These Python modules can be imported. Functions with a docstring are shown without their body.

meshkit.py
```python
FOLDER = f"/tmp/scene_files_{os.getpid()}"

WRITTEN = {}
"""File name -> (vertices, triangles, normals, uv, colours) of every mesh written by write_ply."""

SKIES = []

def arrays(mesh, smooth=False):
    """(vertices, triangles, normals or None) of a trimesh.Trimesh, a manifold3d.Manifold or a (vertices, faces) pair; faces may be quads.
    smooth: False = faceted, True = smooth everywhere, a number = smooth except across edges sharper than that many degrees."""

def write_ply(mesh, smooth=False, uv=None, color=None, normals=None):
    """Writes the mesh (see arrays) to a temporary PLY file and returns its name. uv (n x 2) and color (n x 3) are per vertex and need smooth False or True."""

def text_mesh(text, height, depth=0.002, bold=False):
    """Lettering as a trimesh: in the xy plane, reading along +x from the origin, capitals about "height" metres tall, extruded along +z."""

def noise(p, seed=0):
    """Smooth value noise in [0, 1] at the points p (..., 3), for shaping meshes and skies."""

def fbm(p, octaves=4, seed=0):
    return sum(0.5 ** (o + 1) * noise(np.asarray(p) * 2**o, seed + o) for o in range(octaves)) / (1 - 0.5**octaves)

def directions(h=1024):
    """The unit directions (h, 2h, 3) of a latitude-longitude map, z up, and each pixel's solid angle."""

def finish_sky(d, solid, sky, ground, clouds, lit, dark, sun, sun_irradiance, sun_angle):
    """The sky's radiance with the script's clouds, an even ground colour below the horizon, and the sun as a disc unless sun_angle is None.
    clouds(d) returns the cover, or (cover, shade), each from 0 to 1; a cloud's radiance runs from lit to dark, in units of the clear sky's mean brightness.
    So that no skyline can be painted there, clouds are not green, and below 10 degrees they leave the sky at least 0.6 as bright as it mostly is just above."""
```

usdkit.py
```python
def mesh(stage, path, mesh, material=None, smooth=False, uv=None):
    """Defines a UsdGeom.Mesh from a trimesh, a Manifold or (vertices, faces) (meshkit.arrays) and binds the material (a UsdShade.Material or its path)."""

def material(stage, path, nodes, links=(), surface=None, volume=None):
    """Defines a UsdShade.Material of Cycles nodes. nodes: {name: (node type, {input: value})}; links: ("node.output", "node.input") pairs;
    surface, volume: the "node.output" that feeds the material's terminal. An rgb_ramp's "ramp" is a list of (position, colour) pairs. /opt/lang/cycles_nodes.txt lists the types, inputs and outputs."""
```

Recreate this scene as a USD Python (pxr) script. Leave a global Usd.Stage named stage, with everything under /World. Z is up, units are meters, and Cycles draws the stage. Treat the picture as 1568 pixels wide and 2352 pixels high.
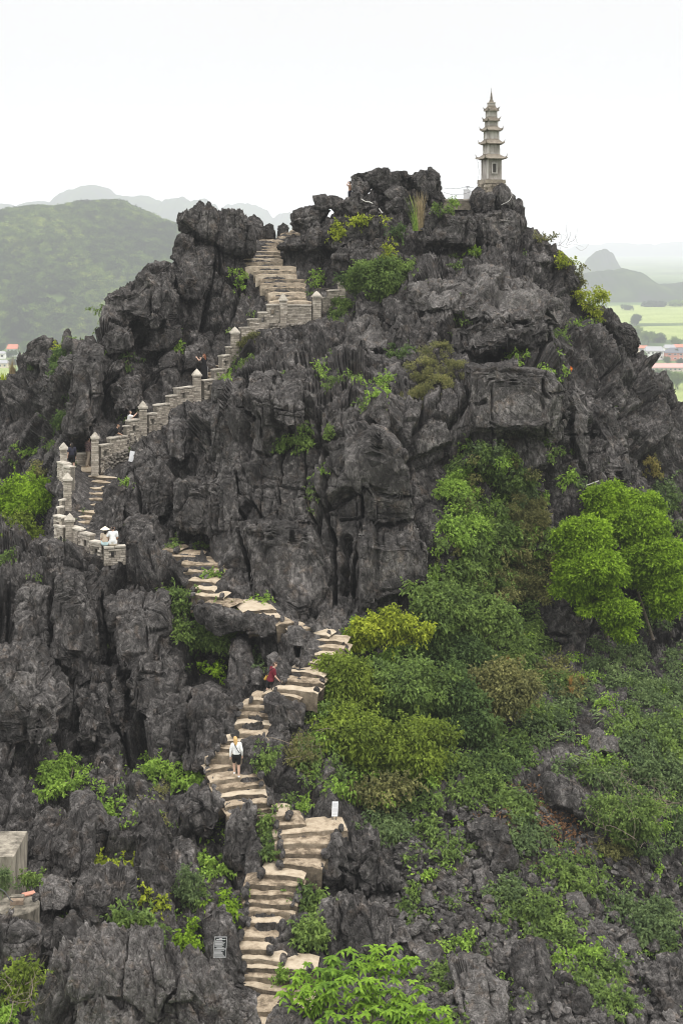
import math, random
import numpy as np, trimesh, manifold3d, usdkit, meshkit
from scipy.interpolate import RBFInterpolator
from scipy.ndimage import map_coordinates, gaussian_filter
from scipy.spatial import cKDTree
from pxr import Usd, UsdGeom, UsdLux, UsdShade, Gf, Sdf, Vt

stage = Usd.Stage.CreateInMemory()
UsdGeom.SetStageUpAxis(stage, 'Z')
UsdGeom.SetStageMetersPerUnit(stage, 1.0)
UsdGeom.Xform.Define(stage, '/World')
UsdGeom.Scope.Define(stage, '/World/Looks')

# ------------------------------------------------------------------ camera, sky, sun, exposure
EYE = 120.0                      # the viewpoint stands 120 m above the plain
FOC, U0, V0 = 3267.0, 784.0, 545.0
cam = UsdGeom.Camera.Define(stage, '/World/camera')
cam.AddTranslateOp().Set(Gf.Vec3d(0, 0, EYE))
cam.AddRotateXOp().Set(90.0)
cam.CreateFocalLengthAttr(50.0)
cam.CreateHorizontalApertureAttr(50.0 * 1568 / FOC)
cam.CreateVerticalApertureAttr(50.0 * 2352 / FOC)
cam.CreateVerticalApertureOffsetAttr(-50.0 * (1176 - V0) / FOC)
cam.CreateClippingRangeAttr(Gf.Vec2f(0.5, 60000))
cam.CreateExposureAttr(0.0)

SUN = np.array([0.45, -0.25, 0.86]); SUN = SUN / np.linalg.norm(SUN)   # towards the sun behind the cloud
usdkit.material(stage, '/World/Looks/overcast_sky', {
    'sky': ('sky_texture', {'sky_type': 'single_scattering', 'sun_disc': False,
                            'sun_elevation': math.asin(SUN[2]), 'sun_rotation': math.atan2(SUN[0], SUN[1])}),
    'tc': ('texture_coordinate', {}),
    'sep': ('separate_xyz', {}),
    'grad': ('rgb_ramp', {'ramp': [(0.0, (8.6, 8.52, 8.42)), (0.17, (9.6, 9.52, 9.43)), (0.36, (12.0, 11.85, 11.65)), (1.0, (32.0, 31.7, 31.2))]}),
    'n': ('noise_texture', {'scale': 2.2, 'detail': 4.0, 'roughness': 0.5}),
    'mr': ('map_range', {'from_min': 0.3, 'from_max': 0.7, 'to_min': 0.955, 'to_max': 1.02}),
    'cl': ('mix_color', {'blend_type': 'multiply', 'fac': 1.0, 'use_clamp': False}),
    'comb': ('combine_xyz', {}),
    'mx': ('mix_color', {'blend_type': 'mix', 'fac': 0.94, 'use_clamp': False}),
    'bg': ('background_shader', {'strength': 0.1}),
}, [('tc.generated', 'sep.vector'), ('sep.z', 'grad.fac'), ('tc.generated', 'n.vector'), ('n.fac', 'mr.value'),
    ('mr.result', 'comb.x'), ('mr.result', 'comb.y'), ('mr.result', 'comb.z'),
    ('grad.color', 'cl.a'), ('comb.vector', 'cl.b'),
    ('sky.color', 'mx.a'), ('cl.result', 'mx.b'), ('mx.result', 'bg.color')], surface='bg.background')
dome = UsdLux.DomeLight.Define(stage, '/World/sky')
dome.CreateIntensityAttr(1.0)
UsdShade.MaterialBindingAPI.Apply(dome.GetPrim()).Bind(UsdShade.Material.Get(stage, '/World/Looks/overcast_sky'))
dome.GetPrim().SetCustomDataByKey('kind', 'structure')
sun = UsdLux.DistantLight.Define(stage, '/World/sun')
sun.CreateIntensityAttr(0.4); sun.CreateAngleAttr(12.0); sun.CreateColorAttr(Gf.Vec3f(1.0, 0.96, 0.90))
sun.GetPrim().GetAttribute('inputs:normalize').Set(True) if sun.GetPrim().GetAttribute('inputs:normalize') else sun.CreateNormalizeAttr(True)
sun.CreateNormalizeAttr(True)
sun.AddRotateZOp().Set(math.degrees(math.atan2(SUN[1], SUN[0])) + 90.0)
sun.AddRotateXOp().Set(math.degrees(math.acos(SUN[2])))

# ------------------------------------------------------------------ helpers
_names = {}
def numbered(path):
    n = _names.get(path, -1) + 1
    _names[path] = n
    return path if n == 0 else f'{path}_{n:03d}'

def tag(prim, label=None, cat=None, group=None, kind=None):
    p = prim.GetPrim() if hasattr(prim, 'GetPrim') else prim
    for k, x in (('label', label), ('category', cat), ('group', group), ('kind', kind)):
        if x:
            p.SetCustomDataByKey(k, x)
    return p

def pth(parent):
    return '/World' if parent is None else str(parent.GetPath())

def obj(name, mesh, mat, parent=None, smooth=False, uv=None):
    m = usdkit.mesh(stage, numbered(pth(parent) + '/' + name), mesh, '/World/Looks/' + mat, smooth=smooth, uv=uv)
    return m.GetPrim()

def thing(name, label, cat, loc=(0, 0, 0), group=None, kind=None):
    x = UsdGeom.Xform.Define(stage, numbered('/World/' + name))
    x.AddTranslateOp().Set(Gf.Vec3d(*map(float, loc)))
    tag(x, label, cat, group, kind)
    return x.GetPrim()

def at(u, v, Y):
    """The point seen at (u, v) of the 1568 x 2352 picture, Y metres away."""
    u, v, Y = np.broadcast_arrays(np.asarray(u, float), np.asarray(v, float), np.asarray(Y, float))
    return np.stack([(u - U0) / FOC * Y, Y, EYE - (v - V0) / FOC * Y], -1)

def px(Y):
    return Y / FOC                      # metres per picture unit at that distance

noise, fbm = meshkit.noise, meshkit.fbm

def sstep(a, b, x):
    t = np.clip((x - a) / (b - a), 0, 1)
    return t * t * (3 - 2 * t)

def hash01(*k):
    h = np.zeros(np.broadcast(*k).shape, np.uint64)
    for i, q in enumerate(k):
        h = h * np.uint64(6364136223846793005) + (np.asarray(q).astype(np.int64) + 7919 * (i + 3)).astype(np.uint64) * np.uint64(2654435761)
        h ^= h >> np.uint64(29)
        h = h * np.uint64(1181783497276652981)
        h ^= h >> np.uint64(32)
    return (h & np.uint64(0xFFFFFF)).astype(float) / 16777215.0

def tube(points, radii, sides=6):
    p = np.asarray(points, float)
    t = np.gradient(p, axis=0); t /= np.linalg.norm(t, axis=1, keepdims=True) + 1e-12
    a = np.cross(t, np.where(np.abs(t[:, 2:]) < 0.9, [0, 0, 1.0], [1.0, 0, 0])); a /= np.linalg.norm(a, axis=1, keepdims=True) + 1e-12
    b = np.cross(t, a); ang = np.arange(sides) * 2 * np.pi / sides
    r = np.broadcast_to(np.asarray(radii, float), (len(p),))
    v = p[:, None] + r[:, None, None] * (np.cos(ang)[None, :, None] * a[:, None] + np.sin(ang)[None, :, None] * b[:, None])
    i, j = np.meshgrid(np.arange(len(p) - 1), np.arange(sides), indexing='ij')
    q = np.stack([i * sides + j, i * sides + (j + 1) % sides, (i + 1) * sides + (j + 1) % sides, (i + 1) * sides + j], -1).reshape(-1, 4)
    return v.reshape(-1, 3), np.vstack([q[:, [0, 1, 2]], q[:, [0, 2, 3]]])

def join(meshes):
    vs, fs, n = [], [], 0
    for v, f in meshes:
        vs.append(v); fs.append(np.asarray(f) + n); n += len(v)
    return np.vstack(vs), np.vstack(fs)

def box_mesh(lo, hi):
    b = trimesh.creation.box(bounds=[lo, hi])
    return np.array(b.vertices), np.array(b.faces)

# ------------------------------------------------------------------ materials
def mat(name, nodes, links, surface='p.BSDF', volume=None):
    usdkit.material(stage, '/World/Looks/' + name, nodes, links, surface=surface, volume=volume)

def rock_material(name, dark, mid, light, scale=1.0):
    pale = tuple(min(1, 2.1 * c) for c in light)
    mat(name, {
        'g': ('geometry', {}),
        'oi': ('object_info', {}),
        'mp': ('mapping', {'scale': (1.0, 1.0, 0.55)}),
        'w': ('noise_texture', {'scale': 2.0 * scale, 'detail': 2.0}),
        'ws': ('vector_math', {'math_type': 'scale', 'scale': 0.35}),
        'wa': ('vector_math', {'math_type': 'add'}),
        'n1': ('noise_texture', {'scale': 0.5 * scale, 'detail': 4.0, 'roughness': 0.6}),
        'n2': ('noise_texture', {'scale': 3.4 * scale, 'detail': 6.0, 'roughness': 0.78}),
        'n3': ('noise_texture', {'scale': 24.0 * scale, 'detail': 3.0, 'roughness': 0.7}),
        'n4': ('noise_texture', {'scale': 1.5 * scale, 'detail': 4.0, 'roughness': 0.6, 'distortion': 0.6}),
        'v1': ('voronoi_texture', {'scale': 2.6 * scale, 'feature': 'distance_to_edge'}),
        'v2': ('voronoi_texture', {'scale': 7.5 * scale, 'feature': 'distance_to_edge'}),
        'vc': ('voronoi_texture', {'scale': 7.5 * scale, 'feature': 'f1'}),
        'bw': ('rgb_to_bw', {}),
        'a': ('math', {'math_type': 'multiply_add', 'value2': 0.62}),
        'a2': ('math', {'math_type': 'multiply_add', 'value2': 0.38}),
        'a3': ('math', {'math_type': 'multiply', 'value2': 0.16}),
        'a4': ('math', {'math_type': 'multiply_add', 'value2': 0.10, 'value3': -0.13}),
        'a5': ('math', {'math_type': 'add'}),
        'rp': ('rgb_ramp', {'ramp': [(0.34, dark), (0.50, mid), (0.62, light), (0.72, pale)]}),
        'wm': ('map_range', {'from_min': 0.54, 'from_max': 0.72, 'to_min': 0.0, 'to_max': 0.7}),
        'warm': ('mix_color', {'blend_type': 'multiply', 'b': (1.12, 0.94, 0.78)}),
        'h1': ('math', {'math_type': 'minimum', 'value2': 0.16}),
        'h2': ('math', {'math_type': 'minimum', 'value2': 0.12}),
        'h3': ('math', {'math_type': 'multiply_add', 'value2': 1.6}),
        'h4': ('math', {'math_type': 'multiply_add', 'value2': 0.28}),
        'b': ('bump', {'strength': 0.85, 'distance': 0.22}),
        'p': ('principled_bsdf', {'roughness': 0.95, 'specular_ior_level': 0.12}),
    }, [('g.position', 'w.vector'), ('w.color', 'ws.vector1'), ('g.position', 'wa.vector1'), ('ws.vector', 'wa.vector2'), ('wa.vector', 'mp.vector'),
        ('g.position', 'n1.vector'), ('mp.vector', 'n2.vector'), ('g.position', 'n3.vector'), ('g.position', 'n4.vector'),
        ('mp.vector', 'v1.vector'), ('mp.vector', 'v2.vector'), ('mp.vector', 'vc.vector'), ('vc.color', 'bw.color'),
        ('n3.fac', 'a3.value1'), ('n1.fac', 'a2.value1'), ('a3.value', 'a2.value3'), ('n2.fac', 'a.value1'), ('a2.value', 'a.value3'),
        ('bw.val', 'a4.value1'), ('a.value', 'a5.value1'), ('a4.value', 'a5.value2'), ('a5.value', 'rp.fac'),
        ('n4.fac', 'wm.value'), ('wm.result', 'warm.fac'), ('rp.color', 'warm.a'),
        ('v1.distance', 'h1.value1'), ('v2.distance', 'h2.value1'), ('h1.value', 'h3.value1'), ('h2.value', 'h3.value3'), ('n2.fac', 'h4.value1'), ('h3.value', 'h4.value3'),
        ('h4.value', 'b.height'), ('warm.result', 'p.base_color'), ('b.normal', 'p.normal')])

rock_material('limestone', (0.0165, 0.0155, 0.0148), (0.0520, 0.0482, 0.0460), (0.150, 0.139, 0.132))
rock_material('scree_stone', (0.036, 0.0335, 0.0318), (0.105, 0.0975, 0.0925), (0.215, 0.20, 0.19), 1.6)
rock_material('earth_and_litter', (0.05, 0.04, 0.032), (0.12, 0.095, 0.072), (0.20, 0.16, 0.12), 1.8)
# ------------------------------------------------------------------ the stairs, as front edges of the treads (u, v left; u, v right)
LOWER = [(592,2352,725,2354),(590,2322,705,2325),(555,2262,640,2276),(563,2242,665,2250),(565,2220,705,2226),(556,2198,640,2204),(546,2178,613,2180),(562,2150,628,2152),
 (576,2119,642,2119),(574,2092,664,2094),(572,2072,668,2075),(570,2052,672,2054),(575,2030,682,2034),(606,2006,686,2012),(652,1982,728,1990),
 (655,1958,740,1962),(650,1938,770,1935),(648,1915,778,1905),(640,1895,695,1890),(590,1873,655,1872),(535,1868,625,1855),(530,1848,610,1842),
 (515,1828,600,1822),(500,1810,595,1800),(497,1790,590,1780),(487,1765,575,1752),(483,1745,560,1742),(497,1732,548,1735),(506,1716,562,1720),
 (521,1699,600,1703),(549,1684,602,1687),(549,1660,616,1663),(553,1640,614,1643),(558,1621,611,1624),(580,1606,640,1608),(612,1592,680,1600),
 (638,1580,718,1588),(658,1562,732,1568),(667,1540,735,1548),(690,1518,748,1524),(708,1500,762,1503),(708,1484,790,1488),(710,1468,785,1472),
 (708,1452,750,1457),(672,1447,712,1442),(640,1433,675,1428),(580,1421,640,1416),(566,1402,625,1397),(470,1384,522,1390),(448,1366,505,1370),
 (447,1350,487,1353),(436,1332,487,1335),(432,1311,503,1313),(420,1294,500,1297),(395,1276,450,1278),(364,1262,398,1265)]
WESTERN = [(184,1238,214,1240),(186,1225,208,1226),(184,1211,207,1212),(172,1198,207,1199),(167,1186,211,1187),(167,1173,215,1175),(184,1157,230,1159),
 (184,1144,231,1146),(177,1131,233,1133),(166,1118,247,1121),(166,1104,262,1107),(166,1092,262,1096),(166,1080,216,1081)]
SUMMIT = [(630,690,704,690),(632,681,694,681),(626,670,692,670),(620,659,691,659),(610,649,690,649),(608,640,690,640),(598,629,670,629),(594,620,668,620),
 (577,610,666,610),(570,601,638,601),(566,593,638,593),(588,585,638,585),(590,577,636,577),(590,570,636,570),(588,564,636,564),(586,557,636,557),
 (596,550,644,550),(640,542,674,542),(650,534,688,534),(668,527,688,527)]

def lay(front, z0, rise):
    out = []
    for i, (a, b, c, d) in enumerate(front):
        z = z0 + rise * i
        Y = -z * FOC / ((b + d) / 2 - V0)
        out.append((a, b, c, d, Y))
    return out
LOWER = lay(LOWER, -27.6, 0.2)
WESTERN = lay(WESTERN, -16.35, 0.215)
SUMMIT = [(a, b, c, d, 97.4 + 6.4 * i / 19) for i, (a, b, c, d) in enumerate(SUMMIT)]
_hid0, _hid1 = at(222, 1080, 84.2), at(548, 792, 96.2)          # the flight hidden behind the parapets
HIDDEN = [_hid0 + (_hid1 - _hid0) * t for t in np.linspace(0, 1, 33)]

# ------------------------------------------------------------------ the crag: one sheet through measured points
CP = [(-80,860,100),(0,860,100),(0,950,97),(60,840,99.5),(130,810,98.5),(60,950,95.5),(110,900,95.5),(20,1050,92),(100,1020,90.5),(60,1150,86.5),(0,1230,82),(100,1230,80.5),(-80,1000,95),(-80,1200,82),
 (166,1000,85.5),(168,900,87),(170,800,88.5),(190,980,85),(250,980,87),(250,880,88.5),(220,800,89.5),(300,760,91.5),(260,690,93),(330,640,95.5),(330,720,93.5),(400,610,98.5),(400,700,96.5),
 (420,520,101),(480,500,102),(550,520,102.5),(480,600,100.5),(540,620,100),(450,690,97.8),(540,690,98.6),(400,790,95),(350,850,91.5),(320,900,90.3),(420,850,93.5),(470,760,97),(560,700,98.2),
 (600,740,96.8),(570,800,94),(620,770,95),(700,770,95),(700,830,92.5),(640,840,92),(600,862,89),(560,850,92),(500,885,88),
 (700,600,101.5),(720,650,99.3),(760,620,100),(800,560,101.5),(720,500,103.5),(800,470,104.5),(900,450,105.5),(980,450,106),(870,520,102.5),(960,520,102.5),(1020,490,104.5),(1080,480,105.5),(1130,450,106.5),
 (1020,600,97.5),(900,600,99),(850,680,96),(780,690,96.8),(760,760,93.5),(820,780,91.5),(900,760,91),(930,690,93.5),(1000,680,92),(1100,620,94.5),(1150,560,99),(1200,540,101),(1250,590,99),(1230,650,94),
 (1280,600,100.5),(1320,650,101),(1300,720,95.5),(1350,760,97),(1400,750,101),(1400,850,94.5),(1460,800,101),(1480,880,97),(1540,910,100.5),(1540,1000,95),(1620,1020,100),(1620,1200,93),
 (1000,760,89),(1100,720,88.7),(1200,720,88.5),(1100,800,87.5),(1000,800,87.6),(1220,790,87.5),(1080,840,84),(1180,840,83.5),(1280,830,86),(1080,900,79.8),(1180,900,79.5),(1180,862,80.5),(1080,862,81.5),(1280,900,83.5),
 (1080,1050,79.5),(1180,1050,79),(1280,1000,81.5),(1350,950,85.5),(1280,1100,81),(1350,1080,83),(1420,1000,88),(1420,1120,85.5),(1500,1080,90),(1500,1180,86),(1180,1200,78.5),(1280,1250,80.5),(1400,1250,82.5),(1540,1300,83),
 (1200,1440,77),(1300,1450,78.5),(1250,1370,78.5),(1400,1450,79.5),(1540,1450,80),
 (300,990,88.2),(340,1000,86.5),(300,1070,83.5),(240,1085,83.8),(400,940,88.5),(450,930,89.5),(350,1080,82),(280,1150,80.5),(300,1220,78),(230,1220,77.5),(350,1200,78.5),(400,1100,80.5),(430,1000,83),(480,950,83),
 (450,1200,77.5),(400,1240,77.2),(470,1080,80),(520,930,81.5),(520,980,79.5),(520,1100,78.2),(520,1250,75.7),(560,905,80),(560,868,85),(560,1000,78.8),(580,1200,75.2),(560,1350,73.2),(640,905,79),(640,872,84),(640,1000,78),(640,1200,74.8),(640,1350,72.8),
 (700,905,78.2),(700,872,82.5),(720,1000,77),(720,1200,74.2),(720,1400,71.7),(800,905,78.2),(800,872,82),(790,980,77),(800,1200,74),(800,1400,72),(840,1030,74.2),(840,1200,73),(840,1330,72.2),(900,935,77.6),(900,990,76.5),(900,1200,73.8),(900,1380,72.4),
 (980,930,79),(980,1050,77.5),(980,1200,75),(980,1360,73),(1050,1200,76),(1080,1350,75.2),(850,840,87.5),(760,850,87.5),(950,860,84.5),
 (-80,1300,75),(0,1300,74.8),(100,1285,75.2),(200,1290,75.3),(300,1290,75.3),(370,1310,74.6),(-80,1500,67.5),(0,1450,71.2),(100,1450,71.8),(200,1450,72),(300,1450,71.8),(380,1480,70.4),
 (100,1700,67),(200,1700,67.2),(300,1700,67.2),(100,1600,69.5),(200,1600,69.8),(300,1600,69.8),(330,1760,63),(120,1760,63),(400,1700,66),(410,1600,68),(0,1600,65),(60,1700,63),(-80,1700,62.5),(450,1650,65.8),(460,1750,63.3),(0,1800,60),(150,1780,62.5),(250,1800,62),(380,1790,62.3),
 (100,1900,58.8),(250,1920,58.8),(400,1900,59.8),(480,1900,59.8),(550,1960,58.4),(0,2050,54.5),(100,2050,54.5),(250,2050,55.3),(400,2050,56.2),(520,2050,55.9),(0,2200,51),(200,2180,51.8),(350,2180,52.4),(480,2180,53.2),
 (-80,2050,54),(-80,2400,48),(0,2350,49),(200,2330,50),(400,2330,50.2),(530,2340,50.2),(200,2430,49),(500,2430,49),
 (760,2000,58),(850,2000,58.4),(760,2200,54),(900,2200,54),(900,2340,50.5),(760,2340,50.6),(1000,2000,59),(1200,2000,60),(1400,2000,61.5),(1560,2000,63),(1000,2200,54.6),(1200,2200,55.6),(1400,2200,57),(1560,2200,58.5),
 (1000,2350,50.6),(1250,2350,51.6),(1500,2350,53.5),(1640,2350,54),(1640,2430,52),(900,2430,48.5),(1300,2430,49.5),(1640,2000,63.5),(850,1900,60.8),(1000,1850,62),(1200,1850,63.2),(1400,1800,65.5),(1560,1800,67),
 (1000,1700,66),(1200,1700,67),(1400,1650,70),(1560,1600,73),(1640,1600,74),(800,1800,62.2),(760,1680,64.4),(800,1550,69),(900,1500,71.4),(1000,1480,73),(1150,1480,75.2),(1300,1480,77.2),(1450,1490,78),(1560,1490,79),
 (680,1660,63.9),(650,1760,62),(700,1830,60.7),(450,1450,71.2),(550,1480,69.9),(520,1560,68),(600,1520,68.3),(500,1640,65.6),(640,1385,71.6),(420,1400,72.5),(540,1350,73)]
WALL_LINE = []      # filled with (u, v, Y) along the feet of the parapets
# parapets: spans of (u0, u1, v top, v foot, Y0, Y1, hole) and pillars (u, v apex, v cap, v foot, half width, Y)
SPANS = {
 'low': ('stepped low stone parapet curving round the foot of the western stairs', [(166,184,1210,1247,77.2,76.6,0),(184,190,1214,1249,76.5,76.4,0),(190,212,1224,1252,76.3,75.6,1),(212,238,1243,1276,75.4,74.9,1)]),
 'seat': ('stone parapet on which the couple in pale clothes sits', [(238,288,1253.5,1281,74.6,74.9,2)]),
 'outer': ('stepped outer parapet left of the western stairs', [(141,146,1146,1172,79.0,78.9,0),(135.5,141,1163,1186,78.6,78.5,0),(129,147,1184,1206,78.2,77.6,1),(130,150,1206,1230,77.8,77.2,0)]),
 'bend': ('sloping parapet between the two upper left pillars', [(137,156,1061,1100,82.0,81.0,0),(152,167,1070,1110,80.9,80.4,0)]),
 'landing': ('parapet of flat stones behind the landing of the western stairs', [(166,210,1039,1075,85.6,86.0,0)]),
 'lower_mid': ('notched stone parapet with a small opening below the man in black', [(228,250,1020,1068,83.6,84.3,1),(250,288,1002,1056,84.4,85.5,0)]),
 'mid': ('notched stone parapet beside the person in the white top', [(287,293,977,1012,85.6,85.8,0),(293,317,963,1004,85.9,86.6,1)]),
 'upper_mid': ('stepped stone parapet climbing right from the third pillar of the path', [(338,356,948,990,87.3,87.9,1),(356,386,927,972,88.0,89.0,0),(385.5,402,907,936,89.1,89.7,0),(402,441,888,920,89.8,91.1,1)]),
 'upper': ('stepped stone parapet behind the woman in the long black skirt', [(465,489,871,916,91.8,92.6,1),(488,514,846,874,92.8,93.7,0),(506,524,815,852,93.6,94.4,1),(522,530,795,828,94.5,94.8,0)]),
 'turn': ('stepped stone parapet rising right to the platform of the upper stairs', [(552,571,751,768,95.3,95.7,0),(571,593,731,760,95.8,96.2,0),(593,612,715.5,752,96.2,96.4,1),(612,641,698,745,96.4,96.5,1)]),
 'platform': ('long straight brick parapet in front of the platform of the upper stairs', [(660,716,698.5,743,96.5,96.3,0)]),
 'side': ('short parapet running right from the platform behind green leaves', [(738,751,682,712,96.6,97.0,0),(752,776,665,694,97.1,97.5,0)]),
}
PILLARS = [(146,1016,1028,1063,9.8,82.4,'square stone pillar with a pyramid cap, uppermost at the left edge of the stairs'),(155,1086,1099,1182,11,79.4,'tall square stone pillar with a pyramid cap in the middle of the western stairs'),
 (160,1179,1193,1244,11.5,77.0,'square stone pillar with a pyramid cap at the foot of the western stairs'),(218,992,1004,1074,9.8,83.4,'square stone pillar beside the man in the checked shirt'),
 (328,921,934.5,996,10.8,86.9,'square stone pillar right of the person in the white top'),(452,847,860,917,11,91.3,'square stone pillar left of the woman in the long black skirt'),
 (539,750.5,762,812,11,94.9,'square stone pillar at the sharp turn below the upper platform'),(650,673,687,743,9.5,96.4,'left one of the two pillars of the upper platform'),
 (727,668,679,746,10.5,96.2,'right one of the two pillars of the upper platform'),(784,637,649,690,9,97.6,'small pillar cap showing above the green bush right of the platform')]
for lab, spans in SPANS.values():
    for (a, b, vt, vb, Ya, Yb, hole) in spans:
        for t in np.linspace(0, 1, max(2, int((b - a) / 8))):
            WALL_LINE.append((a + (b - a) * t, vb - 4, Ya + (Yb - Ya) * t + 0.30))
            WALL_LINE.append((a + (b - a) * t, vt + 3, Ya + (Yb - Ya) * t + 1.3))
for (u, va, vc, vb, hw, Y, lab) in PILLARS:
    WALL_LINE.append((u, vb - 3, Y + 0.3)); WALL_LINE.append((u, va + 6, Y + 1.3))
# ------------------------------------------------------------------ rock relief: columns, joints, flutes
def columns(P, cell, hmin, hmax, seed, warp=0.35):
    """Columns split by joints: distance to the nearest crack, distance to the joint, a random number of the block, and its height fraction."""
    if cell < 2:
        P = P * np.array([1.0, 0.45, 1.0])
    w = np.stack([fbm(P * (0.9 / cell) * np.array([1, 1, 0.35]) + 17.3 * k + seed, 3, seed + k) for k in range(3)], -1) - 0.5
    Q = P + w * cell * 2 * warp
    a0, a1 = np.floor(Q[:, :2].min(0) / cell).astype(int) - 2, np.ceil(Q[:, :2].max(0) / cell).astype(int) + 3
    i, j = np.meshgrid(np.arange(a0[0], a1[0]), np.arange(a0[1], a1[1]), indexing='ij')
    i, j = i.ravel(), j.ravel()
    S = np.stack([(i + 0.85 * (hash01(i, j, seed) - 0.5)) * cell, (j + 0.85 * (hash01(i, j, seed + 50) - 0.5)) * cell], -1)
    d, k = cKDTree(S).query(Q[:, :2], k=2)
    gap = (d[:, 1] ** 2 - d[:, 0] ** 2) / (2 * np.linalg.norm(S[k[:, 0]] - S[k[:, 1]], axis=1) + 1e-9)
    c = (i * 7919 + j)[k[:, 0]]; Sc = S[k[:, 0]]
    H = hmin + (hmax - hmin) * hash01(c, seed + 7)
    z = (Q[:, 2] + 0.25 * (Q[:, 0] - Sc[:, 0]) * (hash01(c, seed + 3) - 0.5)) / H + hash01(c, seed + 9) * 7
    b = np.floor(z); f = z - b
    return gap, np.minimum(f, 1 - f) * H, hash01(c, b, seed + 11), f, (Q[:, :2] - Sc) , hash01(c, seed + 21), hash01(c, b, seed + 23)

def ridged(P, seed, octaves=3):
    out, a, s = 0, 1.0, 0
    for o in range(octaves):
        out = out + a * (1 - np.abs(2 * noise(P * 2 ** o, seed + o) - 1)); s += a; a *= 0.55
    return out / s

def relief(P, seed=1, big=1.0, mid=1.0, fine=1.0):
    d = np.zeros(len(P))
    where = sstep(0.46, 0.62, fbm(P * 0.22 + 9, 3, 31))
    if np.max(big) > 0:
        gap, jt, r, f, q, t, r2 = columns(P, 2.7, 2.0, 8.0, seed, 0.16)
        lean = (t - 0.5) * 1.3 * q[:, 0] + (r2 - 0.5) * 1.5 * (f - 0.5)
        width = 0.035 + 0.30 * np.clip(fbm(P * np.array([0.5, 0.5, 0.12]) + 3, 2, 5) - 0.38, 0, 1) * 2
        jw = 0.03 + 0.16 * np.clip(fbm(P * 0.5 + 13, 2, 6) - 0.35, 0, 1)
        d = d + big * ((r - 0.5) * 1.9 + lean - 1.6 * np.exp(-(gap / width) ** 4) - 0.45 * np.exp(-(jt / jw) ** 4))
    if np.max(mid) > 0:
        gap, jt, r, f, q, t, r2 = columns(P, 1.0, 0.6, 3.2, seed + 100, 0.22)
        d = d + mid * ((r - 0.5) * 0.42 + (t - 0.5) * 0.9 * q[:, 0] + (r2 - 0.5) * 0.55 * (f - 0.5) - 0.28 * np.exp(-(gap / 0.045) ** 2) - 0.16 * np.exp(-(jt / 0.04) ** 2))
        gap, jt, r, f, q, t, r2 = columns(P, 0.40, 0.2, 1.1, seed + 200, 0.30)
        d = d + mid * ((r - 0.5) * 0.17 + (t - 0.5) * 0.7 * q[:, 0] + (r2 - 0.5) * 0.16 * (f - 0.5))
    flute = ridged(P * np.array([3.2, 3.2, 0.36]) + 5, 41, 2) ** 2
    pits = ridged(P * np.array([4.8, 4.8, 2.6]), 51, 2)
    grain = fbm(P * np.array([9.0, 9.0, 5.0]), 2, 61)
    d = d + fine * ((flute - 0.4) * (0.04 + 0.40 * where) + (pits - 0.6) * (0.04 + 0.14 * where) + (grain - 0.5) * 0.12)
    return d

def spikes(P, n, amount):
    """Sharp solution pinnacles growing up from the rock."""
    a = ridged(P * np.array([1.5, 1.5, 0.2]) + 3, 71, 2) ** 3
    b = ridged(P * np.array([3.6, 3.6, 0.3]) + 8, 73, 2) ** 3
    up = np.clip(n[:, 2] + 0.35, 0, 1)
    Q = P.copy(); Q[:, 2] += amount * up * (1.3 * a + 0.8 * b - 0.5)
    return Q

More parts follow.
